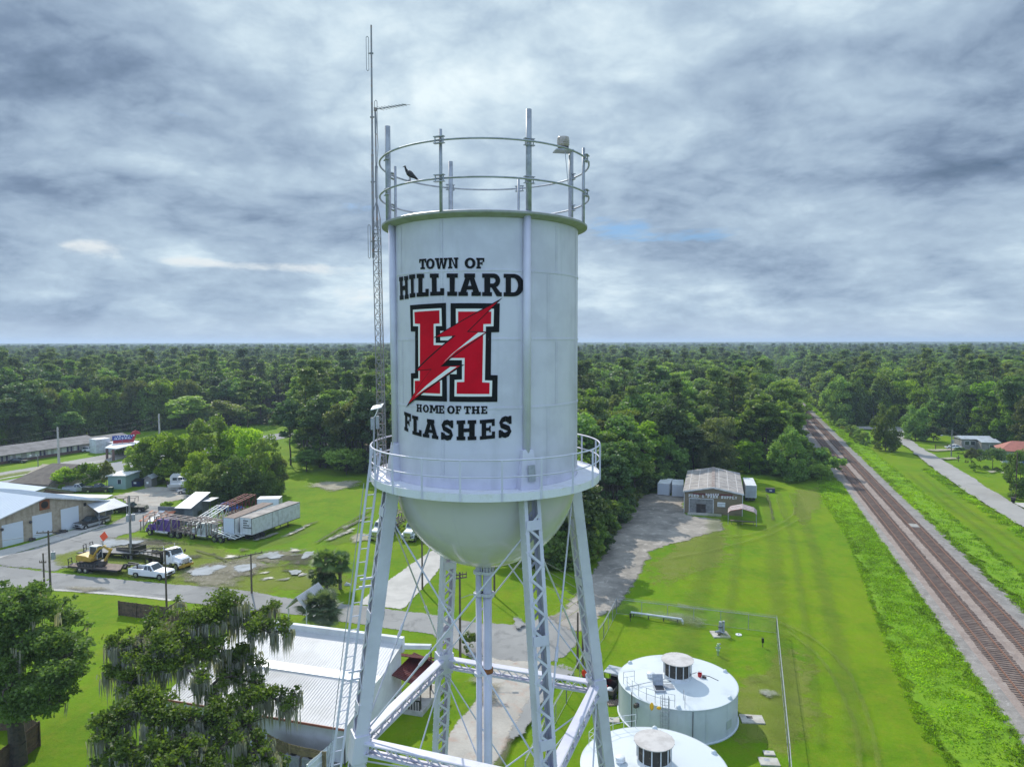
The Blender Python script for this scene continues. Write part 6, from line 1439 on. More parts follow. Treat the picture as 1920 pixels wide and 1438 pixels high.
# ------------------------------------------------------------------ vehicles: x forward, y left, z up
def heading(p, q): d = Vector(q)-Vector(p); return math.atan2(d.y, d.x)
def wheel(t, x, y, r=.38, w=.26, dual=False):
    def f(b): b.tube((x, y-w/2, r), (x, y+w/2, r), r, None, 20)
    o = part('wheel', M['rubber'], t, f)
    s = 1 if y > 0 else -1
    b = MB(); b.tube((x, y+s*(w/2-.01), r), (x, y+s*(w/2+.012), r), r*.60, None, 16); b.build('rim', M['chrome'], o)
def arch(x, r, n=9): return [(x+r*math.cos(math.pi-math.pi*i/n), .36+r*math.sin(math.pi*i/n)) for i in range(n+1)]
def pickup(name, label, loc, rz, paint, cab_black=False, L=5.9, group=None, two=None, flip=False):
    t = thing(name, label, 'pickup truck', loc, rz, group); h = L/2; fx, rx = h-1.0, -h+1.25; W = .99
    pr = [(-h, .55), (-h+.02, .42)]+[(x, z) for x, z in arch(rx, .50)]+arch(fx, .50)+[(h-.05, .42), (h, .62), (h-.03, .98), (h-.25, 1.12), (1.15, 1.20), (.95, 1.22), (-.62, 1.20), (-.62, .80), (-h, .80)]
    def body(b):
        b.prism(pr, 'y', -W, W)
        for y0, y1 in ((-W, -W+.14), (W-.14, W)): b.bx(-h, -.60, y0, y1, .80, 1.26)
        b.bx(-h, -h+.08, -W+.14, W-.14, .80, 1.24)
    part('body', two or paint, t, body, bevel=.03)
    if two: part('upper_body', paint, t, lambda b: (b.bx(-h-.01, h-.28, -W-.012, -W+.02, .84, 1.20), b.bx(-h-.01, h-.28, W-.02, W+.012, .84, 1.20), b.bx(h-1.9, h-.2, -W+.03, W-.03, 1.12, 1.235)), bevel=.01)
    def cab(b): b.hexa([(-.62, -W+.02, 1.19), (1.15, -W+.02, 1.19), (1.15, W-.02, 1.19), (-.62, W-.02, 1.19), (-.45, -W+.22, 1.90), (.45, -W+.22, 1.92), (.45, W-.22, 1.92), (-.45, W-.22, 1.90)])
    part('cab', paint, t, cab, bevel=.05)
    def lerp4(q, u, v): a = Vector(q[0]).lerp(Vector(q[1]), u); c = Vector(q[3]).lerp(Vector(q[2]), u); return a.lerp(c, v)
    def win(q, u0, u1, v0, v1): return [lerp4(q, u0, v0), lerp4(q, u1, v0), lerp4(q, u1, v1), lerp4(q, u0, v1)]
    e = .012
    ws = [(1.15+e, -W+.02, 1.19+e), (1.15+e, W-.02, 1.19+e), (.45+e, W-.22, 1.92+e), (.45+e, -W+.22, 1.92+e)]
    part('windscreen', M['glass'], t, lambda b: b.poly(win(ws, .06, .94, .06, .90)))
    part('rear_window', M['glass'], t, lambda b: b.poly(win([(-.62-e, -W+.02, 1.19), (-.62-e, W-.02, 1.19), (-.45-e, W-.22, 1.90), (-.45-e, -W+.22, 1.90)], .1, .9, .15, .85)))
    for s in (-1, 1):
        q = [(-.62, s*(W-.02+e), 1.19+e*.4), (1.15, s*(W-.02+e), 1.19+e*.4), (.45, s*(W-.22+e), 1.92), (-.45, s*(W-.22+e), 1.90)]
        part('side_window', M['glass'], t, lambda b: (b.poly(win(q, .07, .42, .08, .84)), b.poly(win(q, .47, .90, .08, .84))))
        wheel(t, fx, s*(W-.12)); wheel(t, rx, s*(W-.12))
        part('headlight', M['chrome'], t, lambda b: b.bx(h-.10, h+.012, s*.60-.17, s*.60+.17, .80, .98)); part('tail_light', M['red_plastic'], t, lambda b: b.bx(-h-.012, -h+.05, s*.88-.07, s*.88+.07, .85, 1.15))
        part('mirror', M['black_paint'], t, lambda b: b.box((.85, s*(W+.13), 1.32), (.1, .2, .18)))
    part('grille', M['black_paint'], t, lambda b: (b.bx(h-.08, h+.014, -.42, .42, .66, .98), b.bx(h-.1, h+.06, -.9, .9, .44, .60)))
    part('bed_floor', M['black_paint'], t, lambda b: b.bx(-h+.09, -.64, -W+.15, W-.15, .801, .83)); part('rear_bumper', M['chrome'], t, lambda b: b.bx(-h-.14, -h, -.9, .9, .46, .60))
    return t
def car(name, label, loc, rz, paint, kind='sedan', group=None, s=1.0):
    t = thing(name, label, 'car', loc, rz, group, s); h = 2.25; W = .89; fx, rx = 1.38, -1.36; suv = kind == 'suv'; bz = .98 if suv else .86
    pr = [(-h, .50), (-h+.03, .34)]+[(x, z-.04) for x, z in arch(rx, .41)]+[(x, z-.04) for x, z in arch(fx, .41)]+[(h-.08, .34), (h, .52), (h-.08, bz-.16), (1.0, bz), (-h+.3, bz+.02), (-h, bz-.1)]
    part('body', paint, t, lambda b: b.prism(pr, 'y', -W, W), bevel=.05)
    zt = 1.66 if suv else 1.38; xb, xbt = (-h+.08, -1.85) if suv else (-1.75, -1.05)
    part('cabin', M['glass'], t, lambda b: b.hexa([(xb, -W+.05, bz-.01), (1.05, -W+.05, bz-.01), (1.05, W-.05, bz-.01), (xb, W-.05, bz-.01), (xbt, -W+.22, zt-.04), (.25, -W+.22, zt-.04), (.25, W-.22, zt-.04), (xbt, W-.22, zt-.04)]))
    def rf(b):
        b.hexa([(xbt-.02, -W+.20, zt-.05), (.27, -W+.20, zt-.05), (.27, W-.20, zt-.05), (xbt-.02, W-.20, zt-.05), (xbt+.05, -W+.27, zt+.02), (.18, -W+.27, zt+.02), (.18, W-.27, zt+.02), (xbt+.05, W-.27, zt+.02)])
        for sg in (-1, 1):
            for xa, xt in ((1.05, .25), (-.35, -.38), (xb, xbt)): b.bar((xa, sg*(W-.045), bz), (xt, sg*(W-.215), zt-.03), .09, .04, (0, 1, 0))
    part('roof', paint, t, rf)
    for sg in (-1, 1):
        wheel(t, fx, sg*(W-.1), .33, .22); wheel(t, rx, sg*(W-.1), .33, .22)
        part('headlight', M['chrome'], t, lambda b: b.bx(h-.13, h-.015, sg*.62-.15, sg*.62+.15, .62, .74)); part('tail_light', M['red_plastic'], t, lambda b: b.bx(-h-.01, -h+.05, sg*.70-.12, sg*.70+.12, .66, .82))
    return t
def semi(name, label, loc, rz, paint, sleeper=0.0, wheels=2, group=None, grille='chrome', rack=False, plow=None, tail=3.2):
    """conventional tractor: hood, cab, optional sleeper, bare frame behind"""
    t = thing(name, label, 'truck', loc, rz, group); W = 1.05
    hood = [(2.9, 1.0), (2.9, 1.62), (2.6, 1.80), (1.2, 1.98), (1.2, 1.0)]
    part('hood', paint, t, lambda b: b.prism(hood, 'y', -.80, .80), bevel=.08)
    def cab(b):
        b.hexa([(-.35, -W, .95), (1.2, -W, .95), (1.2, W, .95), (-.35, W, .95), (-.35, -W, 2.0), (1.22, -W, 2.0), (1.22, W, 2.0), (-.35, W, 2.0)]); b.hexa([(-.35, -W, 2.0), (1.22, -W, 2.0), (1.22, W, 2.0), (-.35, W, 2.0), (-.35, -W+.10, 2.85), (.75, -W+.10, 2.80), (.75, W-.10, 2.80), (-.35, W-.10, 2.85)])
        if sleeper: b.bx(-.35-sleeper, -.352, -W, W, .95, 2.95)
    part('cab', paint, t, cab, bevel=.06)
    e = .014
    part('windscreen', M['glass'], t, lambda b: b.poly([(1.17+e, -W+.14, 2.10), (1.17+e, W-.14, 2.10), (.80+e, W-.2, 2.70), (.80+e, -W+.2, 2.70)]))
    for s in (-1, 1):
        part('side_window', M['glass'], t, lambda b: b.poly([(-.05, s*(W-.01+e), 2.05), (1.0, s*(W-.01+e), 2.05), (.72, s*(W-.085+e), 2.62), (-.05, s*(W-.085+e), 2.62)]))
        def fend(b): b.prism([(1.45+.0, 1.0), (1.5, 1.25), (1.8, 1.42), (2.4, 1.42), (2.8, 1.25), (2.92, .70), (2.72, .70), (2.6, 1.0), (2.35, 1.14), (1.95, 1.14), (1.72, 1.0)], 'y', s*.72, s*1.16)
        part('fender', paint, t, fend); wheel(t, 2.15, s*.98, .51, .30)
        for k in range(wheels): wheel(t, -1.4-tail*.35-k*1.35, s*.86, .51, .56)
        part('fuel_tank', M['chrome'], t, lambda b: b.tube((-.3-sleeper*.8, s*.95, .72), (.9, s*.95, .72), .32, None, 14)); part('exhaust_stack', M['chrome'], t, lambda b: b.tube((-.55-sleeper, s*.95, .9), (-.55-sleeper, s*.95, 3.2), .075, None, 10))
        part('headlight', M['glass'], t, lambda b: b.bx(2.86, 2.95, s*.93-.12, s*.93+.12, .98, 1.16)); part('mirror', M['black_paint'], t, lambda b: b.box((1.1, s*1.35, 2.2), (.08, .2, .45)))
    part('grille', M[grille], t, lambda b: (b.bx(2.9, 2.94, -.52, .52, .95, 1.62), [b.bx(2.94, 2.955, -.5+i*.125, -.46+i*.125, .98, 1.6) for i in range(9)]))
    part('bumper', M[plow or 'chrome'], t, lambda b: b.bx(2.88, 3.12, -1.18, 1.18, .48, .82))
    part('chassis', M['dark_steel'], t, lambda b: ([b.bx(-2.2-tail, 2.7, y-.06, y+.06, .72, .98) for y in (-.42, .42)], [b.bx(-2.0-tail+i, -1.9-tail+i, -.42, .42, .75, .95) for i in range(int(tail)+2)], b.bx(-1.9-tail*.4, -1.0-tail*.4, -.45, .45, .98, 1.12)))
    return t
def fromto(pf, pr_): q, p = P(*pf), P(*pr_); return (p+q)/2, heading(p, q)
c, hd_ = fromto((149, 994), (181, 985)); pickup('pickup_truck', 'black and silver crew cab pickup parked in front of the garage doors', c+Vector((0, 1.0, 0)), hd_, M['black_paint'], two=M['silver_car'])
c, hd_ = fromto((299.5, 1087), (258, 1083)); wp = pickup('pickup_truck', 'white crew cab pickup parked at the street edge, towing the excavator trailer', c+Vector((0, .9, 0)), hd_, M['white_paint'], L=6.2)
WPH = hd_; WPC = c+Vector((0, .9, 0))
c, hd_ = fromto((334, 1072), (285, 1062)); dt = semi('hauling_truck', 'white bonneted truck with a yellow bumper beside the white pickup', c+Vector((.5, 1.2, 0)), hd_, M['white_paint'], 0, 2, plow='yellow', tail=3.4)
def bedf(b):
    for y in (-1.1, 1.1): b.bx(-5.8, -.9, y-.05, y+.05, 1.15, 1.55); b.bar((-5.8, y, 1.8), (-1.2, y, 2.25), .12)
    b.bx(-5.8, -.9, -1.1, 1.1, 1.1, 1.15); b.bx(-1.05, -.9, -1.1, 1.1, 1.15, 2.3); b.bar((-5.8, -1.1, 1.8), (-5.8, 1.1, 1.8), .12); b.bar((-3.5, -1.1, 2.0), (-3.5, 1.1, 2.0), .1)
    for k in range(6): b.bar((-5.6+k*.9, -1.1, 1.5), (-5.6+k*.9, -1.1, 1.85+k*.08), .07); b.bar((-5.6+k*.9, 1.1, 1.5), (-5.6+k*.9, 1.1, 1.85+k*.08), .07)
part('hoist_bed', M['black_paint'], dt, bedf)
# low trailer with the excavator
def lowboy(label, loc, rz, L, deckm, zd=.85, goose=True, group=None, ax=2):
    t = thing('flatbed_trailer', label, 'trailer', loc, rz, group)
    part('deck', deckm, t, lambda b: [b.bx(-L/2, L/2, -1.2+i*.24, -.98+i*.24, zd, zd+.07) for i in range(10)])
    def fr(b):
        for y in (-1.22, 1.22): b.bx(-L/2, L/2, y-.04, y+.04, zd-.18, zd+.05)
        for y in (-.5, .5): b.bx(-L/2, L/2, y-.06, y+.06, zd-.32, zd-.01)
        for i in range(int(L/1.0)): b.bx(-L/2+i, -L/2+i+.08, -1.2, 1.2, zd-.15, zd-.01)
        if goose:
            for y in (-.45, .45): b.bar((L/2, y, zd), (L/2+.5, y, zd+.75), .18); b.bar((L/2+.5, y, zd+.75), (L/2+2.4, y*.4, zd+.75), .16)
            b.bar((L/2+2.3, 0, zd+.75), (L/2+2.3, 0, zd), .12)
        for y in (-.7, .7): b.bx(-L/2-1.3, -L/2, y-.35, y+.35, zd-.35, zd-.25); b.bar((-L/2-.05, y-.3, zd), (-L/2-.15, y-.3, zd+1.0), .08); b.bar((-L/2-.05, y+.3, zd), (-L/2-.15, y+.3, zd+1.0), .08); b.bar((-L/2-.15, y-.3, zd+1.0), (-L/2-.15, y+.3, zd+1.0), .08); b.bar((-L/2-.12, y-.3, zd+.5), (-L/2-.12, y+.3, zd+.5), .08)
    part('frame', M['black_paint'], t, fr)
    for k in range(ax):
        for s in (-1, 1): wheel(t, -L/2+2.0+k*1.0, s*1.02, .40, .32)
    return t
rd = Vector((math.cos(WPH), math.sin(WPH), 0)); tl = WPC-rd*9.0; tz = lowboy('black gooseneck trailer with a worn plank deck carrying the yellow excavator', tl, WPH, 8.6, M['deck_wood'])
ex = thing('excavator', 'yellow excavator with folded boom standing on the gooseneck trailer', 'excavator', tl-rd*1.3+Vector((0, 0, .92)), WPH)
for s in (-1, 1):
    def trk(b): b.prism([(-1.25, .0), (1.25, .0), (1.5, .25), (1.4, .55), (-1.4, .55), (-1.5, .25)], 'y', s*.95-.22, s*.95+.22)
    o = part('track', M['rubber'], ex, trk); r_ = MB(); [r_.tube((-1.1+k*.55, s*.95+s*.221, .27), (-1.1+k*.55, s*.95+s*.24, .27), .2, None, 12) for k in range(5)]; r_.build('rollers', M['dark_steel'], o)
part('undercarriage', M['dark_steel'], ex, lambda b: (b.bx(-.9, .9, -.73, .73, .2, .55), b.tube((0, 0, .55), (0, 0, .75), .55, None, 18), b.bx(1.5, 1.7, -1.15, 1.15, .05, .45)))
part('house', M['yellow'], ex, lambda b: (b.prism([(-1.7, .75), (.9, .75), (.9, 1.25), (-.1, 1.55), (-1.5, 1.60), (-1.75, 1.3)], 'y', -1.05, 1.05)), bevel=.08)
part('cab_frame', M['white_dull'], ex, lambda b: (b.bx(-.35, .98, .0, 1.02, 2.62, 2.72), [b.bar((x, y, .85), (x*.95, y, 2.62), .09) for x in (-.32, .95) for y in (.05, .98)]))
part('cab_glass', M['glass'], ex, lambda b: b.hexa([(-.3, .07, .9), (.93, .07, .9), (.93, .96, .9), (-.3, .96, .9), (-.28, .07, 2.6), (.88, .07, 2.6), (.88, .96, 2.6), (-.28, .96, 2.6)]))
def boom(b):
    pts = [(.6, 1.2), (1.6, 2.55), (2.7, 3.0), (3.6, 2.55)]
    for p, q in zip(pts, pts[1:]): b.bar((p[0], -.35, p[1]), (q[0], -.35, q[1]), .24, .40, (0, 1, 0)) if False else b.hexa([(p[0], -.48, p[1]-.2), (q[0], -.48, q[1]-.17), (q[0], -.22, q[1]-.17), (p[0], -.22, p[1]-.2), (p[0], -.48, p[1]+.2), (q[0], -.48, q[1]+.17), (q[0], -.22, q[1]+.17), (p[0], -.22, p[1]+.2)])
part('boom', M['yellow'], ex, boom)
part('stick', M['yellow'], ex, lambda b: (b.bar((3.9, -.35, 2.75), (2.7, -.35, .9), .22, .30, (0, 1, 0))))
part('hydraulic_ram', M['chrome'], ex, lambda b: (b.tube((.9, -.35, 1.0), (2.0, -.35, 2.3), .07, None, 8), b.tube((1.9, -.35, 3.05), (3.9, -.35, 2.95), .07, None, 8)))
part('bucket', M['dark_steel'], ex, lambda b: b.prism([(2.75, .95), (2.0, .95), (1.6, .55), (1.75, .12), (2.4, .05), (2.7, .4)], 'y', -.75, .05))
of_ = tag(part('warning_flag', M['orange_sign'], None, lambda b: b.hexa([(-.02, -.62, .75), (-.02, 0, .0), (.02, 0, .0), (.02, -.62, .75), (-.02, 0, 1.5), (-.02, .62, .75), (.02, .62, .75), (.02, 0, 1.5)])), 'bright orange diamond warning sign standing behind the excavator cab', 'sign'); 
sgp = P(195, 1057); of_.location = (sgp.x, sgp.y, 3.4); of_.rotation_euler = (.1, .12, R(92)); 
sp = MB(); sp.tube((0, 0, -3.4), (0, 0, .1), .03, None, 6); sp.bar((0, -.5, -3.4), (0, .5, -3.4), .05); sp.bar((-.5, 0, -3.38), (.5, 0, -3.38), .05); so_ = sp.build('stand', M['galv'], of_)
so_.rotation_euler = (0, 0, 0)
c, hd_ = fromto((262, 1055), (158, 1050)); lowboy('grey decked step trailer parked on the grass behind the excavator', c+Vector((0, 2.2, 0)), hd_, 10.5, M['deck_grey'], .95, False)
bt = thing('dump_trailer', 'small black dump trailer with a raised nose behind the tall grey pole', 'trailer', P(237, 1049)+Vector((0, 1.5, 0)), R(-28))
def dmp(b):
    for y in (-1.0, 1.0): b.hexa([(-2.2, y-.05, .7), (2.1, y-.05, .95), (2.1, y+.05, .95), (-2.2, y+.05, .7), (-2.2, y-.05, 1.5), (2.1, y-.05, 1.95), (2.1, y+.05, 1.95), (-2.2, y+.05, 1.5)])
    b.hexa([(-2.2, -1, .7), (2.1, -1, .95), (2.1, 1, .95), (-2.2, 1, .7), (-2.2, -1, .78), (2.1, -1, 1.03), (2.1, 1, 1.03), (-2.2, 1, .78)]); b.bx(2.05, 2.15, -1, 1, .95, 2.0)
part('bed', M['black_paint'], bt, dmp); part('tongue', M['dark_steel'], bt, lambda b: b.bar((2.1, 0, .6), (3.5, 0, .5), .12))
for s in (-1, 1): wheel(bt, -.3, s*1.1, .36, .24); wheel(bt, .5, s*1.1, .36, .24)
# car haulers
def hauler_rack(t, x0, x1, z0, z1, m, w=1.25, steps=6):
    def f(b):
        for y in (-w, -w*.4, w*.4, w): b.bar((x0, y, z0), (x1, y, z1), .16, .10)
        for i in range(steps+1):
            u = i/steps; x, z = x0+(x1-x0)*u, z0+(z1-z0)*u; b.bar((x, -w, z), (x, w, z), .10)
            for s in (-1, 1): b.bar((x, s*w, .9), (x, s*w, z), .12)
        for i in range(steps):
            u, v = i/steps, (i+1)/steps
            for s in (-1, 1): b.bar((x0+(x1-x0)*u, s*w, 1.0), (x0+(x1-x0)*v, s*w, z0+(z1-z0)*v), .07)
    return part('rack', m, t, f)
c, hd_ = fromto((270, 1003), (322, 1009)); pt = semi('car_carrier_truck', 'purple sleeper cab car carrier truck with a rusty overhead rack', c+Vector((.6, 1.2, 0)), hd_, M['purple'], 2.0, 2, tail=3.4)
hauler_rack(pt, 3.4, -7.0, 3.45, 3.15, M['rack_rust'], 1.2, 7); hauler_rack(pt, -2.6, -7.5, 1.4, 1.1, M['rack_rust'], 1.1, 4)
c, hd_ = fromto((352, 1011), (399, 1017)); pw = semi('car_carrier_truck', 'pale white cab car carrier truck with bent loading ramps behind', c+Vector((.6, 1.2, 0)), hd_, M['cab_pale'], .9, 2, tail=3.6)
hauler_rack(pw, 2.4, -3.4, 3.4, 3.1, M['rack_rust'], 1.2, 5); hauler_rack(pw, -2.2, -7.0, 2.0, 1.0, M['white_dull'], 1.1, 4)
p0, p1 = P(362, 1000), P(470, 962); ct = thing('car_carrier_trailer', 'rusty car carrier trailer with white ramps and red upper rails, between truck and box trailers', 'trailer', (p0+p1)/2, heading(p0, p1)); LL = (p1-p0).length
hauler_rack(ct, -LL/2, 0, 1.6, 3.2, M['white_dull'], 1.2, 5); hauler_rack(ct, 0, LL/2, 3.0, 3.7, M['rack_red'], 1.2, 4); hauler_rack(ct, -LL/2+1, LL/2-1, 1.0, 1.2, M['rack_rust'], 1.1, 6)
for k in range(2):
    for s in (-1, 1): wheel(ct, 3+k*1.3, s*1.0, .5, .5)
# dry van trailers
def van(label, pA, pB, pC, z0, H, roofm, text=False, side='left', group=None, door=True):
    """pA, pB rear face lower left and right, pC a point further along the right side"""
    a, b_ = P(*pA, z0), P(*pB, z0); d = (b_-a); d.z = 0; w = d.length; f = P(*pC, z0)-b_; Lv = f.length; v = Bld('semi_trailer', label, 'trailer', a, b_, group); v.L = w
    Y = Lv
    def body(b): b.bx(0, w, 0, Y, z0, z0+H)
    v.part('box', M['white_dull'], body); v.part('roof', roofm, lambda b: b.bx(-.02, w+.02, -.02, Y+.02, z0+H, z0+H+.04))
    v.part('rails', M['dark_steel'], lambda b: (b.bx(-.025, w+.025, -.03, Y+.02, z0-.10, z0+.0), b.bx(w, w+.02, 0, Y, z0+H-.09, z0+H-.005), b.bx(w, w+.015, Y*.40, Y*.40+.05, z0, z0+H-.1), b.bx(w, w+.015, Y*.52, Y*.52+.05, z0, z0+H-.1), b.bx(-.02, .06, -.03, 0, z0, z0+H), b.bx(w-.06, w+.02, -.03, 0, z0, z0+H)))
    for k in range(2):
        def door(b, k=k):
            xa = .08+k*(w-.16)/2; xb = xa+(w-.16)/2-.03; b.bx(xa, xb, -.04, -.002, z0+.05, z0+H-.08)
            if not text:
                for j in range(3): b.bx(xa+.15+j*(xb-xa)/3, xa+.20+j*(xb-xa)/3, -.08, -.04, z0+.1, z0+H-.12)
        dd = v.part('door', M['door_white'] if not text else M['white_dull'], door)
    if text:
        tb = MB()
        for r_, n_ in enumerate((5, 4, 6, 8)):
            for k in range(n_): tb.bx(w*.3+k*w*.085, w*.3+k*w*.085+w*.06, -.055, -.042, z0+H*(.84-.14*r_)-.10, z0+H*(.84-.14*r_)+.10)
        tb.build('faded_print', M['sign_black'], dd)
    for y in (1.4, 2.7):
        for x in (.28, w-.28): v.part('wheel', M['rubber'], lambda b, x=x, y=y: b.tube((x-.28, y, .5), (x+.28, y, .5), .5, None, 16))
    v.part('landing_gear', M['dark_steel'], lambda b: [b.bar((x, Y-3, 0), (x, Y-3, z0), .12) for x in (.4, w-.4)])
    return v
van('white semi trailer nearest the field, with faded print on its rear doors', (450, 1000.5), (472.5, 1003), (546, 968), 1.15, 2.75, M['old_roof'], True, group='white semi trailers in the yard')
van('white semi trailer with a tan roof and ribbed doors, left of the printed one', (419, 1001), (440.5, 1002.5), (507, 971), 1.15, 2.75, M['deck_wood'], group='white semi trailers in the yard')
van('white semi trailer standing crosswise behind the other two', (482, 962), (524, 961), (530, 955), 1.1, 2.6, M['roof_white'], group='white semi trailers in the yard')
car('hatchback', 'bright blue car parked behind the red car carrier rails', P(430, 961)+Vector((0, 1, 0)), R(-8), M['blue_car'], 'suv')
# more trucks seen between the tower legs
for (px_, py_, lab, sl, pnt) in ((763, 1018, 'white bonneted truck facing the tower, below the bowl', 1.2, 'cab_pale'), (702, 1016, 'pale bonneted truck seen through the ladder leg', 1.4, 'cab_pale')):
    p = P(px_, py_); k = semi('parked_truck', lab, p+Vector((.8, 3.0, 0)), R(-105), M[pnt], sl, 2, 'trucks parked on the field edge'); hauler_rack(k, -1.5, -8, 3.4, 2.8, M['rack_rust'], 1.2, 5); hauler_rack(k, -2.5, -9, 1.6, 1.3, M['rack_rust'], 1.1, 5)
# yard shed
sh = Bld('yard_shed', 'grey plank shed with a sloping tin roof behind the purple truck', 'shed', P(297, 983), P(363, 985)); SW = sh.L
sh.part('walls', M['grey_shed'], lambda b: (b.prism([(0, 0), (0, 3.5), (.2, 3.5), (.2, 0)], 'y', 0, .2) if False else b.bx(0, SW*.74, 0, .2, 0, 3.3), b.prism([(0, 0), (5.5, 0), (5.5, 4.6), (0, 3.1)], 'x', SW*.55, SW*.98), b.bx(SW*.35, SW*.55, 5.3, 5.5, 0, 4.2)))
sh.part('roof', M['tin_light'], lambda b: (b.hexa([(SW*.50, -.4, 3.1), (SW*.97, -.4, 3.1), (SW*1.0, 5.9, 4.75), (SW*.56, 5.9, 4.75), (SW*.50, -.4, 3.2), (SW*.97, -.4, 3.2), (SW*1.0, 5.9, 4.85), (SW*.56, 5.9, 4.85)]), b.bx(SW*1.0+.01, SW*1.22, 3, 6.2, 3.7, 3.8)))
sh.part('door', M['black_paint'], lambda b: b.bx(SW*.985, SW*.99, 1.6, 3.0, 0, 2.2)); sh.part('post', M['dark_steel'], lambda b: [b.bx(SW*1.2, SW*1.2+.12, y, y+.12, 0, 3.7) for y in (3.2, 5.9)])
def rus(b):
    n = 9; rnd_ = random.Random(4)
    for i in range(n):
        b.cur = rnd_.choice((0, 0, 1, 2)); x0_, x1_ = SW*.70*i/n-1.2, SW*.70*(i+1)/n-1.22
        b.hexa([(x0_, -3.8, 1.5), (x1_, -3.8, 1.5), (x1_, -.02, 2.55), (x0_, -.02, 2.55), (x0_, -3.8, 1.55), (x1_, -3.8, 1.55), (x1_, -.02, 2.6), (x0_, -.02, 2.6)])
sh.part('lean_to_roof', [M['ramp_orange'], M['rack_rust'], M['white_dull']], rus, label='lean-to roof of rusty orange and grey tin sheets'); sh.part('lean_to_post', M['dark_steel'], lambda b: [b.bx(x, x+.1, -3.7, -3.6, 0, 1.5) for x in (-1, SW*.3, SW*.64)])
# back of the yard
pickup('pickup_truck', 'silver pickup parked behind the flat canopy of the workshop', P(147, 922), R(5), M['silver_car'])
bp_ = pickup('pickup_truck', 'dark pickup with an open bed beside the green bin', P(184, 922), R(8), M['dark_car'])
gbn = Bld('wheelie_bin', 'green rubbish bin at the end of the dark pickup', 'bin', P(203, 924), P(208, 924)); gbn.part('body', M['green_bin'], lambda b: b.hexa([(.1, .1, .05), (.7, .1, .05), (.7, .7, .05), (.1, .7, .05), (0, 0, 1.15), (.8, 0, 1.15), (.8, .8, 1.15), (0, .8, 1.15)])); gbn.part('lid', M['green_bin'], lambda b: b.bx(-.03, .83, -.03, .85, 1.15, 1.22))
wk = pickup('wrecker_truck', 'black wrecker truck with a tall rack beside the garage awning', P(238, 962)+Vector((0, 1, 0)), R(6), M['black_paint'], L=6.4)
part('rack', M['rack_rust'], wk, lambda b: ([b.bar((x, y, .9), (x, y, 2.9), .09) for x in (-2.9, -.7) for y in (-.9, .9)], [b.bar((-2.9, y, 2.9), (1.4, y, 2.9), .09) for y in (-.9, .9)], [b.bar((x, -.9, 2.9), (x, .9, 2.9), .09) for x in (-2.9, -.7, 1.4)], [b.bar((1.3, y, 1.9), (1.4, y, 2.9), .08) for y in (-.8, .8)]))
db = Bld('dumpster', 'dark blue dumpster under the trees at the back of the yard', 'dumpster', P(246, 913), P(262, 913)); DL = db.L
db.part('body', M['navy'], lambda b: (b.hexa([(0, .2, .1), (DL, .2, .1), (DL, 1.8, .1), (0, 1.8, .1), (0, 0, 1.3), (DL, 0, 1.3), (DL, 1.9, 1.6), (0, 1.9, 1.6)]))); db.part('lid', M['black_paint'], lambda b: b.hexa([(-.05, -.05, 1.31), (DL+.05, -.05, 1.31), (DL+.05, 1.95, 1.61), (-.05, 1.95, 1.61), (-.05, -.05, 1.38), (DL+.05, -.05, 1.38), (DL+.05, 1.95, 1.68), (-.05, 1.95, 1.68)])); db.part('notice', M['white_paint'], lambda b: b.bx(DL*.3, DL*.6, -.0, .06, .75, 1.15))
ps = Bld('pump_house', 'tiny grey board hut beside the dumpster', 'hut', P(271, 913.5), P(284, 913.5)); PL = ps.L; ps.part('walls', M['house_grey'], lambda b: b.prism([(0, 0), (PL, 0), (PL, 2.0), (PL/2, 2.7), (0, 2.0)], 'y', 0, 2.6)); ps.part('roof', M['tin_light'], lambda b: [b.hexa([(x0_, -.2, 1.95), (PL/2, -.2, 2.72), (PL/2, 2.8, 2.72), (x0_, 2.8, 1.95), (x0_, -.2, 2.02), (PL/2, -.2, 2.79), (PL/2, 2.8, 2.79), (x0_, 2.8, 2.02)]) for x0_ in (-.25, PL+.25)]); ps.panel('notice', M['white_paint'], PL*.3, PL*.6, .8, 1.3, -.04)
cv = Bld('camper_trailer', 'white camper trailer parked under the trees behind the boat', 'camper', P(319, 914), P(352, 912)); CL = cv.L
cv.part('shell', M['boat_white'], lambda b: b.prism([(0, .6), (CL, .6), (CL, 2.6), (CL-.4, 3.0), (.5, 3.0), (0, 2.5)], 'y', 0, 2.3), bevel=.08); cv.part('window', M['glass'], lambda b: [b.bx(x, x+.9, -.02, -.001, 1.6, 2.2) for x in (CL*.15, CL*.45, CL*.75)]); cv.part('wheel', M['rubber'], lambda b: [b.tube((x, -.02, .35), (x, .2, .35), .35, None, 14) for x in (CL*.45, CL*.58)])
boat = thing('motorboat', 'white open motorboat on a trailer in front of the camper', 'boat', P(345, 919.5)+Vector((0, 0, 0)), R(8))
def hull(b):
    st = [(-3.2, .95, .55), (-1.5, 1.1, .5), (.5, 1.1, .52), (2.0, .75, .7), (3.1, .12, 1.05)]; vs = []
    for x, w_, k in st: vs += [(x, -w_, 1.55+max(0, x)*.12), (x, -w_*.75, .95), (x, 0, k+.1), (x, w_*.75, .95), (x, w_, 1.55+max(0, x)*.12)]
    fs = []
    for i in range(4):
        for j in range(4): fs.append((i*5+j, i*5+j+1, (i+1)*5+j+1, (i+1)*5+j))
    b.add(vs, fs); b.poly([(-3.2, -.95, 1.55), (-3.2, -.71, .95), (-3.2, 0, .65), (-3.2, .71, .95), (-3.2, .95, 1.55)])
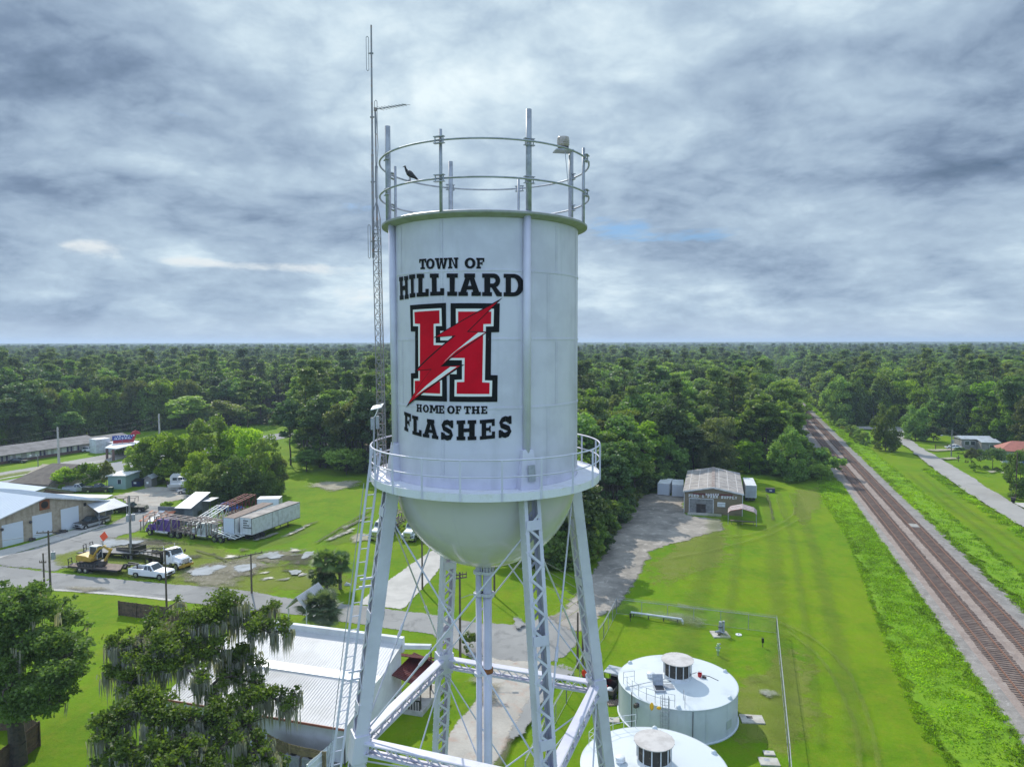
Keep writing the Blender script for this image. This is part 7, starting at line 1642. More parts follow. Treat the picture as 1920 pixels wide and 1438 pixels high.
part('hull', M['boat_white'], boat, hull); part('deck', M['white_dull'], boat, lambda b: b.poly([(-3.1, -.9, 1.35), (.5, -1.02, 1.38), (2.0, -.7, 1.5), (2.9, -.1, 1.7), (2.9, .1, 1.7), (2.0, .7, 1.5), (.5, 1.02, 1.38), (-3.1, .9, 1.35)]))
part('console', M['white_paint'], boat, lambda b: (b.bx(-.6, .1, -.4, .4, 1.38, 2.3), [b.bar((x, y, 1.4), (x, y, 3.1), .05) for x in (-.9, .3) for y in (-.5, .5)], b.bx(-1.1, .5, -.65, .65, 3.1, 3.16))); part('outboard_motor', M['black_paint'], boat, lambda b: b.bx(-3.6, -3.15, -.2, .2, .9, 2.1))
part('trailer', M['galv'], boat, lambda b: ([b.bar((-3, y, .5), (3, y*.3, .5), .1) for y in (-.7, .7)], b.bar((3, 0, .5), (4.4, 0, .5), .1), [b.tube((-1, s*1.0, .33), (-1, s*1.2, .33), .33, None, 14) for s in (-1, 1)]))
car('sedan', 'silver sedan with its nose in the grass, in front of the boat', P(350, 926)+Vector((0, .8, 0)), R(192), M['silver_car'])
gen = Bld('scrap_cart', 'small rusty cart beside the silver sedan at the thicket edge', 'cart', P(361, 929), P(372, 931)); gen.part('tray', M['rack_rust'], lambda b: b.bx(0, gen.L, 0, 1.4, .6, 1.1)); gen.part('wheel', M['rubber'], lambda b: [b.tube((x, -.1, .35), (x, .1, .35), .35, None, 12) for x in (.3, gen.L-.3)])
car('sedan', 'dark sedan parked outside the left doors of the motel', P(29, 869)+Vector((0, 1, 0)), R(10), M['dark_car']); car('estate_car', 'white SUV parked near the corner of the motel', P(167, 848)+Vector((0, 1, 0)), R(6), M['white_paint'], 'suv')
car('sedan', 'white car parked at the end of the house track right of the railway', P(1787, 841.5), R(170), M['white_paint'])
# utility cart, person and red cans beside the far tank
up = P(1146, 1299); uc = thing('utility_cart', 'small utility cart with a grey canopy loaded with tools beside the far tank', 'cart', up, R(62))
part('canopy', M['tin_light'], uc, lambda b: b.bx(-.1, 1.5, -.75, .75, 1.9, 1.97)); part('frame', M['black_paint'], uc, lambda b: ([b.bar((x, y, .6), (x, y, 1.9), .05) for x in (0, 1.35) for y in (-.65, .65)], b.bx(-1.5, 1.9, -.7, .7, .42, .58), b.bx(1.4, 1.95, -.6, .6, .58, 1.0))); part('seat', M['black_paint'], uc, lambda b: (b.bx(.1, .6, -.6, .6, .6, .82), b.bx(.02, .14, -.6, .6, .82, 1.3)))
part('cargo_bed', M['dark_steel'], uc, lambda b: (b.bx(-1.5, -.05, -.7, -.62, .58, .95), b.bx(-1.5, -.05, .62, .7, .58, .95), b.bx(-1.5, -1.42, -.62, .62, .58, .95)))
for x in (-1.0, 1.5):
    for s in (-1, 1): wheel(uc, x, s*.72, .30, .22)
um = Matrix.Translation(up) @ Matrix.Rotation(R(62), 4, 'Z')
def setat(o, p, rz=0): o.location = um @ Vector(p); o.rotation_euler = (0, 0, R(62)+rz); return o
fc = thing('fuel_can', 'red fuel can standing in the bed of the utility cart', 'can'); setat(fc, (-.6, .35, .58)); part('body', M['red_plastic'], fc, lambda b: b.bx(-.14, .14, -.2, .2, 0, .36), bevel=.03); part('spout', M['black_paint'], fc, lambda b: b.tube((.05, .1, .36), (.12, .18, .5), .025, None, 6))
hh_ = MB(); hh_.smooth = True; hh_.ball((0, 0, .2), (.38, .32, .30), 12, 8); sk_ = hh_.build('white_sack', M['white_dull']); setat(sk_, (-1.0, -.2, .56)); tag(sk_, 'lumpy white sack lying in the bed of the utility cart', 'sack')
pal = thing('pallet', 'flat timber pallet on the grass behind the utility cart', 'pallet', P(1150, 1318), R(8)); part('boards', M['deck_wood'], pal, lambda b: [b.bx(-.6+i*.2, -.45+i*.2, -.5, .5, .1, .13) for i in range(6)]); part('bearers', M['deck_wood'], pal, lambda b: [b.bx(-.6, .55, y, y+.09, 0, .1) for y in (-.5, -.04, .41)])
def person(label, loc, rz, top, legs):
    t = thing('person', label, 'person', loc, rz)
    me = bpy.data.meshes.new('body'); V = [(0, 0, .95), (0, 0, 1.15), (.01, 0, 1.38), (.02, 0, 1.50), (.03, 0, 1.60), (.04, 0, 1.70)]; E = [(0, 1), (1, 2), (2, 3), (3, 4), (4, 5)]; Rr = [.155, .145, .17, .06, .085, .075]
    def chain(st, pts, rs):
        p = st
        for q, r in zip(pts, rs): V.append(q); Rr.append(r); E.append((p, len(V)-1)); p = len(V)-1
        return p
    for s in (-1, 1):
        chain(0, [(0, s*.10, .88), (.02*s, s*.11, .48), (-.03*s, s*.115, .09), (.12-.03*s, s*.125, .04)], [.10, .065, .045, .04])
        e = chain(2, [(0, s*.20, 1.40), (.03, s*.25, 1.12), (.20, s*.20, .98), (.26, s*.18, .95)], [.065, .047, .036, .035])
        for k in range(4): chain(e, [(.30, s*(.15+.018*k), .945), (.335, s*(.15+.016*k), .925)], [.011, .009])
        chain(e, [(.27, s*.135, .965), (.30, s*.12, .955)], [.012, .010])
    me.from_pydata(V, E, []); o = bpy.data.objects.new('body', me); COL.objects.link(o); o.parent = t
    md = o.modifiers.new('skin', 'SKIN'); md.use_smooth_shade = True
    for v, r in zip(me.skin_vertices[0].data, Rr): v.radius = (r, r)
    me.skin_vertices[0].data[0].use_root = True
    o.modifiers.new('sub', 'SUBSURF').levels = 1
    m = bpy.data.materials.new('person_skin_and_clothes'); m.use_nodes = True; n = NT(m.node_tree); z = n.sep(n.new('ShaderNodeTexCoord').outputs['Object'])[2]; b = n.n['Principled BSDF']
    c = n.mix(n.math('GREATER_THAN', z, .93), legs, top); c = n.mix(n.math('GREATER_THAN', z, 1.49), c, (.32, .18, .12)); n.l.new(c, b.inputs['Base Color']); b.inputs['Roughness'].default_value = .85; me.materials.append(m)
    h = MB(); h.smooth = True; h.ball((.025, 0, 1.735), (.105, .092, .085), 12, 8); h.build('hair', M['hair'], t)
    fc_ = MB(); fc_.ball((.125, 0, 1.63), (.02, .016, .025), 6, 4); fc_.build('nose', M['skin'], t)
    return t
person('person in an orange shirt and dark trousers behind the right tower leg', P(1095, 1283), R(-60), (.75, .06, .015), (.02, .022, .03))
# ------------------------------------------------------------------ poles and wires
def pole(label, px, yb_, yt, m, r=.14, arms=(), lamp=None, tr=0, name='utility_pole', rot=0.0, group=None):
    p = P(px, yb_); H = PY(px, yt, p.y).z; t = thing(name, label, 'utility pole' if name == 'utility_pole' else 'street lamp', p, rot, group)
    part('shaft', m, t, lambda b: b.tube((0, 0, -.2), (0, 0, H), r, r*.68, 12))
    for z, L, tilt in arms:
        part('crossarm', M['wood_pole'], t, lambda b: (b.bar((-L/2, -.12, H-z-tilt), (L/2, -.12, H-z+tilt), .10, .13), [b.tube((x, -.12, H-z+tilt*2*x/L+.06), (x, -.12, H-z+tilt*2*x/L+.26), .04, None, 6) for x in (-L*.46, -L*.2, L*.2, L*.46)]))
    if lamp:
        dx_, dz_ = lamp; l = part('lamp_arm', M['galv'], t, lambda b: b.path([(0, 0, H-dz_-.4), (dx_*.5, 0, H-dz_), (dx_, 0, H-dz_+.05)], .035, 6)); part('lamp_head', M['white_dull'], t, lambda b: b.box((dx_*1.12, 0, H-dz_+.03), (.55, .22, .14)))
    for k in range(tr):
        a = k*2.1+.4; part('transformer', M['galv'], t, lambda b: (b.tube((.45*math.cos(a), .45*math.sin(a), H-3.9), (.45*math.cos(a), .45*math.sin(a), H-2.9), .27, None, 14), b.tube((.45*math.cos(a), .45*math.sin(a), H-2.9), (.45*math.cos(a), .45*math.sin(a), H-2.65), .05, None, 6)))
    return p, H
PL_ = {}
PL_['a'] = pole('brown utility pole with a crossarm at the street left edge', 95, 1110, 994.6, M['wood_pole'], .15, ((.2, 3.0, .1),), tr=1)
PL_['b'] = pole('shorter brown pole left of the crossarm pole by the street', 83.5, 1107, 1037, M['wood_pole'], .13, ((1.2, .9, 0),))
PL_['c'] = pole('tall grey pole with three transformers behind the excavator trailer', 246, 1049, 929, M['pole_grey'], .20, (), tr=3)
PL_['d'] = pole('brown utility pole with a tilted crossarm in front of the white pickup', 312.5, 1138, 1031, M['wood_pole'], .13, ((.1, 3.4, .35),))
PL_['e'] = pole('brown utility pole with a tilted crossarm among the puddles', 472, 1112, 1038, M['wood_pole'], .13, ((.1, 3.2, .3),))
PL_['f'] = pole('tall pale concrete pole on the highway verge before the motel', 111, 878, 801, M['concrete_pole'], .34, ((1.0, 1.8, 0),), name='utility_pole')
PL_['f2'] = pole('slim street lamp on the highway verge left of the concrete pole', 72, 886, 852, M['pole_grey'], .12, (), lamp=(-1.6, .3), name='street_lamp')
PL_['g'] = pole('pale concrete pole rising behind the bright tree clump', 300, 842, 776, M['concrete_pole'], .34, ((1.2, 2.0, 0), (2.4, 1.6, 0)))
PL_['h'] = pole('dark utility pole beside the concrete driveway under the bowl', 792, 1104, 1010, M['wood_pole'], .14, ())
PL_['i'] = pole('dark utility pole with a short crossarm and lamp behind the rear leg', 863, 1234, 1072, M['wood_pole'], .14, ((.25, 1.5, .1), (.6, 1.5, .1)), lamp=(2.2, 2.4))
PL_['j'] = pole('dark utility pole behind the riser pipes on the far grass', 927, 1117, 1030, M['wood_pole'], .14, ())
PL_['k'] = pole('tall dark utility pole with a lamp standing against the right rear leg', 1093, 1246, 1090, M['wood_pole'], .15, ((.2, 1.2, 0), (1.2, 1.2, 0), (2.2, 1.2, 0)))
PL_['l'] = pole('short dark pole close beside the tall pole at the right rear leg', 1083, 1252, 1148, M['wood_pole'], .13, ())
PL_['m'] = pole('grey utility pole with a street lamp and transformer beyond the right road', 1783.5, 856, 806, M['pole_grey'], .17, (), lamp=(-2.6, 1.6), tr=1)
PL_['n'] = pole('dark utility pole in front of the red roofed house', 1904, 938, 848, M['wood_pole'], .15, ())
PL_['o'] = pole('pale pole rising from the woods left of the lattice mast', 568, 800, 742, M['concrete_pole'], .3, ((.8, 2.4, 0),))
def wire(a, b_, za, zb, sag, lab, off=(0, 0), grp='power lines'):
    p, q = Vector((a.x+off[0], a.y+off[1], za)), Vector((b_.x+off[0], b_.y+off[1], zb)); pts = []
    for i in range(13): u = i/12; s = p.lerp(q, u); s.z -= sag*4*u*(1-u); pts.append(s)
    b = MB(); b.path(pts, .022, 4); o = b.build('power_line', M['wire']); tag(o, lab, 'power line', grp)
TP = lambda k: (PL_[k][0], PL_[k][1])
lf = P(-220, 938)
for k, dz_ in enumerate((.6, 2.0, 3.4, 5.6)):
    wire(lf, PL_['f'][0], PL_['f'][1]-dz_, PL_['f'][1]-dz_, .8, 'thin power line above the motel from the left edge to the concrete pole', grp='power lines over the motel'); wire(PL_['f'][0], PL_['g'][0], PL_['f'][1]-dz_, PL_['g'][1]-dz_, 1.2, 'thin power line between the two concrete poles', grp='power lines between the concrete poles')
wire(PL_['a'][0], PL_['d'][0], PL_['a'][1]-.3, PL_['d'][1]-.1, .7, 'thin power line along the side street from the left pole to the pickup pole'); wire(PL_['d'][0], PL_['e'][0], PL_['d'][1]-.1, PL_['e'][1]-.1, .7, 'thin power line between the two tilted crossarm poles'); wire(PL_['a'][0], P(-150, 1165), PL_['a'][1]-.3, 9, .4, 'thin power line dropping from the left pole to the lower left', (0, 0))
wire(PL_['m'][0], PL_['n'][0], PL_['m'][1]-.3, PL_['n'][1]-.4, .6, 'thin upper power line above the shrubs by the red roofed house'); wire(PL_['m'][0], PL_['n'][0], PL_['m'][1]-2.8, PL_['n'][1]-3.0, .8, 'thin lower power line above the shrubs by the red roofed house')
for k in range(4): wire(PL_['k'][0], PL_['j'][0]+Vector((-8, 14, 0)), PL_['k'][1]-.15-.9*k, 9.5-.7*k, .3, 'pale power line fanning from the tall pole behind the right leg', grp='power lines fanning from the tall pole')
wm2 = mat('guy_yellow', (.45, .50, .08), .6); 
for k in range(3):
    b = MB(); a_ = PL_['k'][0]+Vector((0, 0, PL_['k'][1]-.6-k*1.0)); e_ = P(1028+k*9, 1152+k*8); b.tube(a_, e_, .02, None, 4); tag(b.build('guy_wire', wm2), 'yellow guy wire slanting to the gravel from the tall pole', 'guy wire', 'yellow guy wires')
# ------------------------------------------------------------------ small things on the lawn
hy = P(1346, 1228); hd = thing('green_hydrant', 'pale green standpipe hydrant on the lawn behind the far tank', 'hydrant', hy); part('pipe', M['green_pipe'], hd, lambda b: (b.tube((0, 0, 0), (0, 0, 1.25), .11, None, 12), b.tube((0, 0, .5), (0, 0, .58), .19, None, 12), b.tube((0, 0, 1.0), (0, 0, 1.08), .17, None, 12))); part('valve', M['galv'], hd, lambda b: (b.tube((-.28, 0, .8), (.28, 0, .8), .07, None, 8), b.ball((.2, 0, 1.2), .09)))
wl = P(1350, 1190); pu = thing('well_pump', 'grey well pump with twin motors on a concrete pad', 'pump', wl); part('pad', M['concrete'], pu, lambda b: b.bx(-.95, .95, -.85, .85, 0, .14)); part('motor', M['galv'], pu, lambda b: (b.tube((.05, .1, .14), (.05, .1, 1.5), .2, .17, 14), b.tube((.42, .15, .14), (.42, .15, 1.55), .14, None, 12), b.tube((-.6, -.2, .45), (.1, 0, .45), .12, None, 10), b.tube((.05, -.1, .4), (.6, -.5, .25), .1, None, 8)))
part('flange', M['dark_steel'], pu, lambda b: (b.tube((.05, .1, .14), (.05, .1, .3), .32, None, 14), b.tube((.05, .1, .85), (.05, .1, .95), .26, None, 14), b.ball((-.2, -.45, .3), .17)))
dp_ = thing('above_ground_pipe', 'long white pipe lying on low stands near the far fence', 'pipe', P(1183, 1156)); e1, e2 = P(1183, 1156)-dp_.location, P(1278, 1169)-dp_.location
part('tube', M['white_dull'], dp_, lambda b: (b.tube(e1+Vector((0, 0, .55)), e2+Vector((0, 0, .55)), .13, None, 12), b.tube(e2+Vector((0, 0, .55)), e2+Vector((.15, -.2, .05)), .13, None, 12))); part('stand', M['dark_steel'], dp_, lambda b: [b.bar(e1.lerp(e2, u), e1.lerp(e2, u)+Vector((0, 0, .5)), .1) for u in (.05, .35, .65, .92)])
for k, (x, y, wd_, lab) in enumerate(((1410, 1349, 1.7, 'wide pale concrete pad in the shade right of the far tank'), (1442, 1413, .75, 'small square concrete cover right of the near tank, beyond the larger pad'), (1442, 1429, 1.3, 'pale concrete slab nearest the lower edge right of the near tank'), (1149, 1351, 1.0, 'small concrete cover left of the far tank wall'))):
    t = thing('concrete_pad', lab, 'concrete pad', P(x, y), R(-6)); part('slab', M['concrete'], t, lambda b: b.bx(-wd_/2*1.15, wd_/2*1.15, -wd_/2*.8, wd_/2*.8, 0, .12)); part('cover', M['dark_steel'] if k in (0, 3) else M['galv'], t, lambda b: b.bx(-wd_*.25, wd_*.05, .0, wd_*.25, .12, .135))
for k, (x, y, lab) in enumerate(((1182, 1165, 'short black post on the lawn near the left fence corner'), (1430, 1213, 'short black post on the lawn near the right fence'))):
    t = thing('marker_post', lab, 'post', P(x, y)); part('stake', M['dark_steel'], t, lambda b: b.bar((0, 0, 0), (0, 0, .5), .06)); part('box', M['black_paint'], t, lambda b: b.bx(-.11, .11, -.09, .09, .5, 1.0))
md_ = thing('manhole', 'small round white cover on the lawn by the far fence', 'manhole cover', P(1385, 1190)); part('cover', M['white_dull'], md_, lambda b: b.tube((0, 0, 0), (0, 0, .07), .35, None, 16)); part('knob', M['dark_steel'], md_, lambda b: b.tube((0, 0, .07), (0, 0, .11), .06, None, 8))
ltr = thing('litter', 'white scrap lying on the grass right of the palm clump', 'litter', P(652, 1097)); part('scrap', M['white_dull'], ltr, lambda b: b.hexa([(-.5, -.2, 0), (.4, -.25, 0), (.5, .2, 0), (-.4, .25, 0), (-.3, -.1, .35), (.2, -.1, .3), (.3, .1, .25), (-.2, .1, .45)]))
# right-hand houses
rh = Bld('red_roofed_house', 'small pale house with a faded red roof at the right edge', 'house', P(1880, 868), P(1945, 872)); RL = rh.L; ezz = rh.hit(1890, 845)[1]
rh.part('walls', M['house_green'], lambda b: b.bx(0, RL, 0, 8, 0, ezz)); rh.part('roof', M['red_roof'], lambda b: (b.hexa([(-1, -1, ezz-.05), (RL+.6, -1, ezz-.05), (RL-2, 4, ezz+2.2), (2.5, 4, ezz+2.2), (-1, -1, ezz+.06), (RL+.6, -1, ezz+.06), (RL-2, 4, ezz+2.3), (2.5, 4, ezz+2.3)]), b.hexa([(-1, 9, ezz-.05), (RL+.6, 9, ezz-.05), (RL-2, 4.01, ezz+2.2), (2.5, 4.01, ezz+2.2), (-1, 9, ezz+.06), (RL+.6, 9, ezz+.06), (RL-2, 4.01, ezz+2.3), (2.5, 4.01, ezz+2.3)]), b.add([(-1, -1, ezz+.05), (2.5, 4, ezz+2.28), (-1, 9, ezz+.05)], [(0, 1, 2)])))
rh.panel('window', M['glass'], 1.2, 3.6, 1.2, 2.3, -.05, .1, M['white_paint']); rh.panel('window', M['glass'], 6.2, 7.4, 1.1, 2.3, -.05, .1, M['white_paint']); rh.panel('door', M['sign_blue'], 4.4, 5.4, .1, 2.1, -.05)
mh = Bld('mobile_home', 'long grey mobile home in the shade of the woods', 'house', P(1812, 845), P(1874, 846)); HL = mh.L; mh.part('walls', M['house_grey'], lambda b: (b.bx(0, HL*.95, 3, 8, 0, 3.2), b.bx(HL*.45, HL, 0, 2.99, 0, 2.6))); mh.part('roof', M['tin_light'], lambda b: (b.prism([(2.6, 3.2), (5.5, 3.9), (8.4, 3.2)], 'x', -.3, HL*.98), b.hexa([(HL*.43, -.4, 2.55), (HL+.3, -.4, 2.55), (HL+.3, 3.0, 3.25), (HL*.43, 3.0, 3.25), (HL*.43, -.4, 2.65), (HL+.3, -.4, 2.65), (HL+.3, 3.0, 3.35), (HL*.43, 3.0, 3.35)])))
for x in (HL*.1, HL*.28): mh.panel('window', M['glass'], x, x+1.2, 1.4, 2.5, 2.95, .08, M['white_dull'])
mh.panel('window', M['glass'], HL*.7, HL*.7+1.2, 1.0, 1.9, -.05, .08, M['white_dull'])
wb = thing('wheelie_bin', 'black wheelie bin at the roadside by the right edge', 'bin', P(1899.5, 943), R(-40)); part('body', M['black_paint'], wb, lambda b: b.hexa([(-.3, -.35, .08), (.3, -.35, .08), (.3, .35, .08), (-.3, .35, .08), (-.38, -.42, 1.1), (.38, -.42, 1.1), (.38, .42, 1.1), (-.38, .42, 1.1)])); part('lid', M['dark_steel'], wb, lambda b: b.bx(-.42, .42, -.46, .46, 1.1, 1.18)); part('wheel', M['rubber'], wb, lambda b: [b.tube((-.36, s*.3, .13), (-.28, s*.3, .13), .13, None, 10) for s in (-1, 1)])
mb_ = thing('mailbox', 'dark mailbox on a post beside the shrubs right of the road', 'mailbox', P(1797, 866), .3); part('post', M['wood_pole'], mb_, lambda b: b.bar((0, 0, 0), (0, 0, 1.9), .13)); part('box', M['dark_steel'], mb_, lambda b: b.bx(-.5, .3, -.2, .2, 1.0, 1.35))
gt = thing('field_gate', 'low wooden gate on the grass left of the white car', 'gate', P(1754, 842), .1); part('post', M['wood_pole'], gt, lambda b: [b.bar((x, 0, 0), (x, 0, 1.5), .2) for x in (0, 4)]); part('rails', M['wood_pole'], gt, lambda b: [b.bar((0, 0, z), (4, 0, z), .06, .12) for z in (.5, .9, 1.3)])
for i, (x0_, y0_, x1_, y1_) in enumerate(((0, 20, 0, 0),)): pass
# ------------------------------------------------------------------ single trees and shrubs
KI = {'round': 0, 'oval': 1, 'broad': 2, 'cone': 3, 'dark': 4, 'pine': 5, 'bright': 7, 'olive': 8}
HT = [17, 19, 15, 20, 18, 23, 21, 16, 16]; WT = [4.6, 4.2, 5.2, 4.0, 4.8, 4.2, 3.8, 4.6, 4.4]
SHR = {'bright': make_tree_meshes('broad', 5, 3.0, 34, 85, .42, 'leaf_bright', 81, base=.02), 'round': make_tree_meshes('broad', 5, 3.0, 34, 85, .42, 'leaf_forest', 82, base=.02), 'olive': make_tree_meshes('broad', 5, 2.8, 30, 80, .40, 'leaf_olive', 83, base=.05), 'dark': make_tree_meshes('broad', 5, 3.0, 36, 85, .42, 'leaf_dark', 84, base=.0)}
THK = [make_tree_meshes('col', 10, 4.6, 78, 95, .55, k, 90+i, base=.02) for i, k in enumerate(('leaf_bright', 'leaf_bright', 'leaf_forest', 'leaf_olive'))]
def tree(kind, bx_, by_, top, hw, label, name=None, group=None, shrub=False, thick=None):
    p = P(bx_, by_); H = PY(bx_, top, p.y).z; r = hw/F*p.y
    if thick is not None: ms, h0, w0 = THK[thick], 10.0, 4.6*1.12
    elif shrub: ms, h0, w0 = SHR[kind], 5.0, 3.0*1.1
    else: k = KI[kind]; ms, h0, w0 = FOREST[k], HT[k], WT[k]*1.12
    t = plant(ms, name or ('shrub' if shrub else 'tree'), p, 1.0, label, 'shrub' if shrub else 'tree', group); t.scale = (r/w0, r/w0, H/h0); return t
for i, (bx_, by_, tp, hw, k, lab) in enumerate((
    (258, 904, 836, 26, 2, 'dark leaning tree at the left end of the thicket, over the dumpster'), (290, 903, 822, 36, 0, 'lime green tree top of the thicket above the grey hut'), (322, 906, 814, 40, 1, 'tall lime green tree of the thicket behind the camper'), (352, 898, 818, 38, 0, 'lime green tree of the thicket right of the concrete pole'),
    (392, 905, 786, 46, 2, 'tallest mid green tree in the middle of the thicket'), (372, 925, 850, 28, 0, 'light green bushy tree at the thicket front beside the silver sedan'), (430, 905, 802, 44, 1, 'broad light green tree on the right half of the thicket'), (468, 915, 808, 42, 0, 'broad lime topped tree near the right end of the thicket'),
    (402, 940, 868, 38, 2, 'dark green bush tree at the front foot of the thicket'), (446, 942, 858, 42, 2, 'large rounded dark bush at the right front of the thicket'), (500, 930, 822, 36, 2, 'mid green tree closing the right end of the thicket'), (522, 926, 862, 20, 3, 'small ragged olive tree at the right tip of the thicket'), (385, 948, 900, 22, 2, 'low dark shrub at the lowest front edge of the thicket'), (478, 944, 890, 30, 2, 'low dark bush under the right part of the thicket'))):
    tree('bright', bx_, by_, tp, hw, lab, 'thicket_tree', 'trees of the thicket behind the trailers', thick=k)
for bx_, by_, tp, hw, k, lab in ((128, 918, 872, 26, 'bright', 'bright green rounded shrub behind the garage roof, left one'), (160, 917, 864, 30, 'bright', 'big bright green shrub between the brown roof and the green shack'), (200, 914, 866, 18, 'olive', 'loose grey green shrub in front of the green shack')):
    tree(k, bx_, by_, tp, hw, lab, 'shrub', None, True)
for bx_, by_, tp, hw, k, lab in ((545, 872, 748, 34, 'dark', 'dark tall tree at the left end of the row beyond the field'), (600, 876, 742, 44, 'dark', 'broad dark oak in the row beyond the field'), (648, 884, 738, 42, 'olive', 'grey green oak in the row beyond the field'), (692, 888, 735, 38, 'dark', 'dark oak beside the lattice mast in the row beyond the field'), (575, 884, 842, 24, 'round', 'small round tree standing alone on the field before the dark row'),
    (1660, 846, 762, 27, 'T2', 'lone ivy covered tree on the verge between railway and right road'), (1716, 826, 764, 26, 'T2', 'rounded tree at the far end of the right road'), (1912, 935, 845, 30, 'T2', 'leafy tree at the right edge in front of the house'), (1935, 850, 745, 40, 'T3', 'grey green tree at the right edge above the red roof'), (1340, 893, 788, 46, 'T3', 'tall pale olive tree rising behind the feed store'), (1405, 886, 828, 32, 'T0', 'lime green tree peeking over the right end of the feed store roof'), (1480, 902, 806, 38, 'T2', 'rounded green tree at the woods corner left of the tracks'), (1300, 890, 800, 40, 'dark', 'dark tree behind the left half of the feed store roof'),
    (694, 800, 728, 26, 'bright', 'yellowish tree crown just left of the tank behind the mast'), (75, 812, 722, 40, 'olive', 'yellow green tree with a rounded top behind the motel'), (180, 795, 705, 26, 'pine', 'tall pine behind the motel wing'), (465, 830, 715, 30, 'pine', 'tall thin pine rising behind the thicket'), (290, 800, 735, 46, 'bright', 'wide light green tree behind the concrete pole'), (25, 835, 745, 42, 'dark', 'dark tree behind the left end of the motel'), (130, 826, 770, 26, 'round', 'round tree behind the middle of the motel'), (355, 815, 740, 40, 'round', 'mid green tree beyond the highway behind the thicket'), (420, 812, 745, 38, 'olive', 'olive tree beyond the highway behind the thicket')):
    tree(k, bx_, by_, tp, hw, lab, {'pine': 'pine_tree'}.get(k, 'tree'), thick=int(k[1]) if k[0] == 'T' else None)
for bx_, by_, tp, hw, k, lab in ((650, 890, 838, 40, 'round', 'big rounded bush at the foot of the dark tree row'), (1750, 828, 800, 26, 'olive', 'straggly olive shrub at the bend of the right road'), (1821, 876, 841, 15, 'olive', 'brownish round shrub on the lawn right of the road'), (1861, 879, 838, 28, 'dark', 'large dark round shrub in front of the red roofed house'), (1828, 884, 866, 10, 'bright', 'low bright shrub beneath the brownish round one'), (1800, 850, 838, 10, 'dark', 'low dark shrub beside the white car'), (313, 958, 938, 11, 'bright', 'small yellow green sapling behind the grey yard shed'), (222, 853, 843, 14, 'round', 'low shrub in front of the motel office'), (880, 1222, 1185, 16, 'round', 'small green bush between riser pipes and rear leg'), (1868, 884, 876, 8, 'olive', 'low shrub in the flower bed before the house'), (1100, 1052, 1018, 22, 'dark', 'dark bush at the edge of the gravel lot by the right leg'), (1540, 903, 868, 22, 'round', 'rounded bush between woods corner and ballast')):
    tree(k, bx_, by_, tp, hw, lab, 'shrub', None, True)
for k in range(26):                              # low crowned trees closing the front of the woods
    x = -20+k*23 if k < 17 else 1570+(k-17)*40; y = yb(x)-1 if k < 17 else ybr(x)-2
    tree('T', x+random.uniform(-6, 6), y, y-random.uniform(55, 92), random.uniform(24, 36), 'low branching tree on the front edge of the woods '+('behind the motel and highway' if k < 17 else 'beyond the right road'), 'edge_tree', 'low trees on the woods edge '+('behind the motel' if k < 17 else 'beyond the right road'), thick=int(rng.choice(4, p=(.22, .08, .5, .2))))
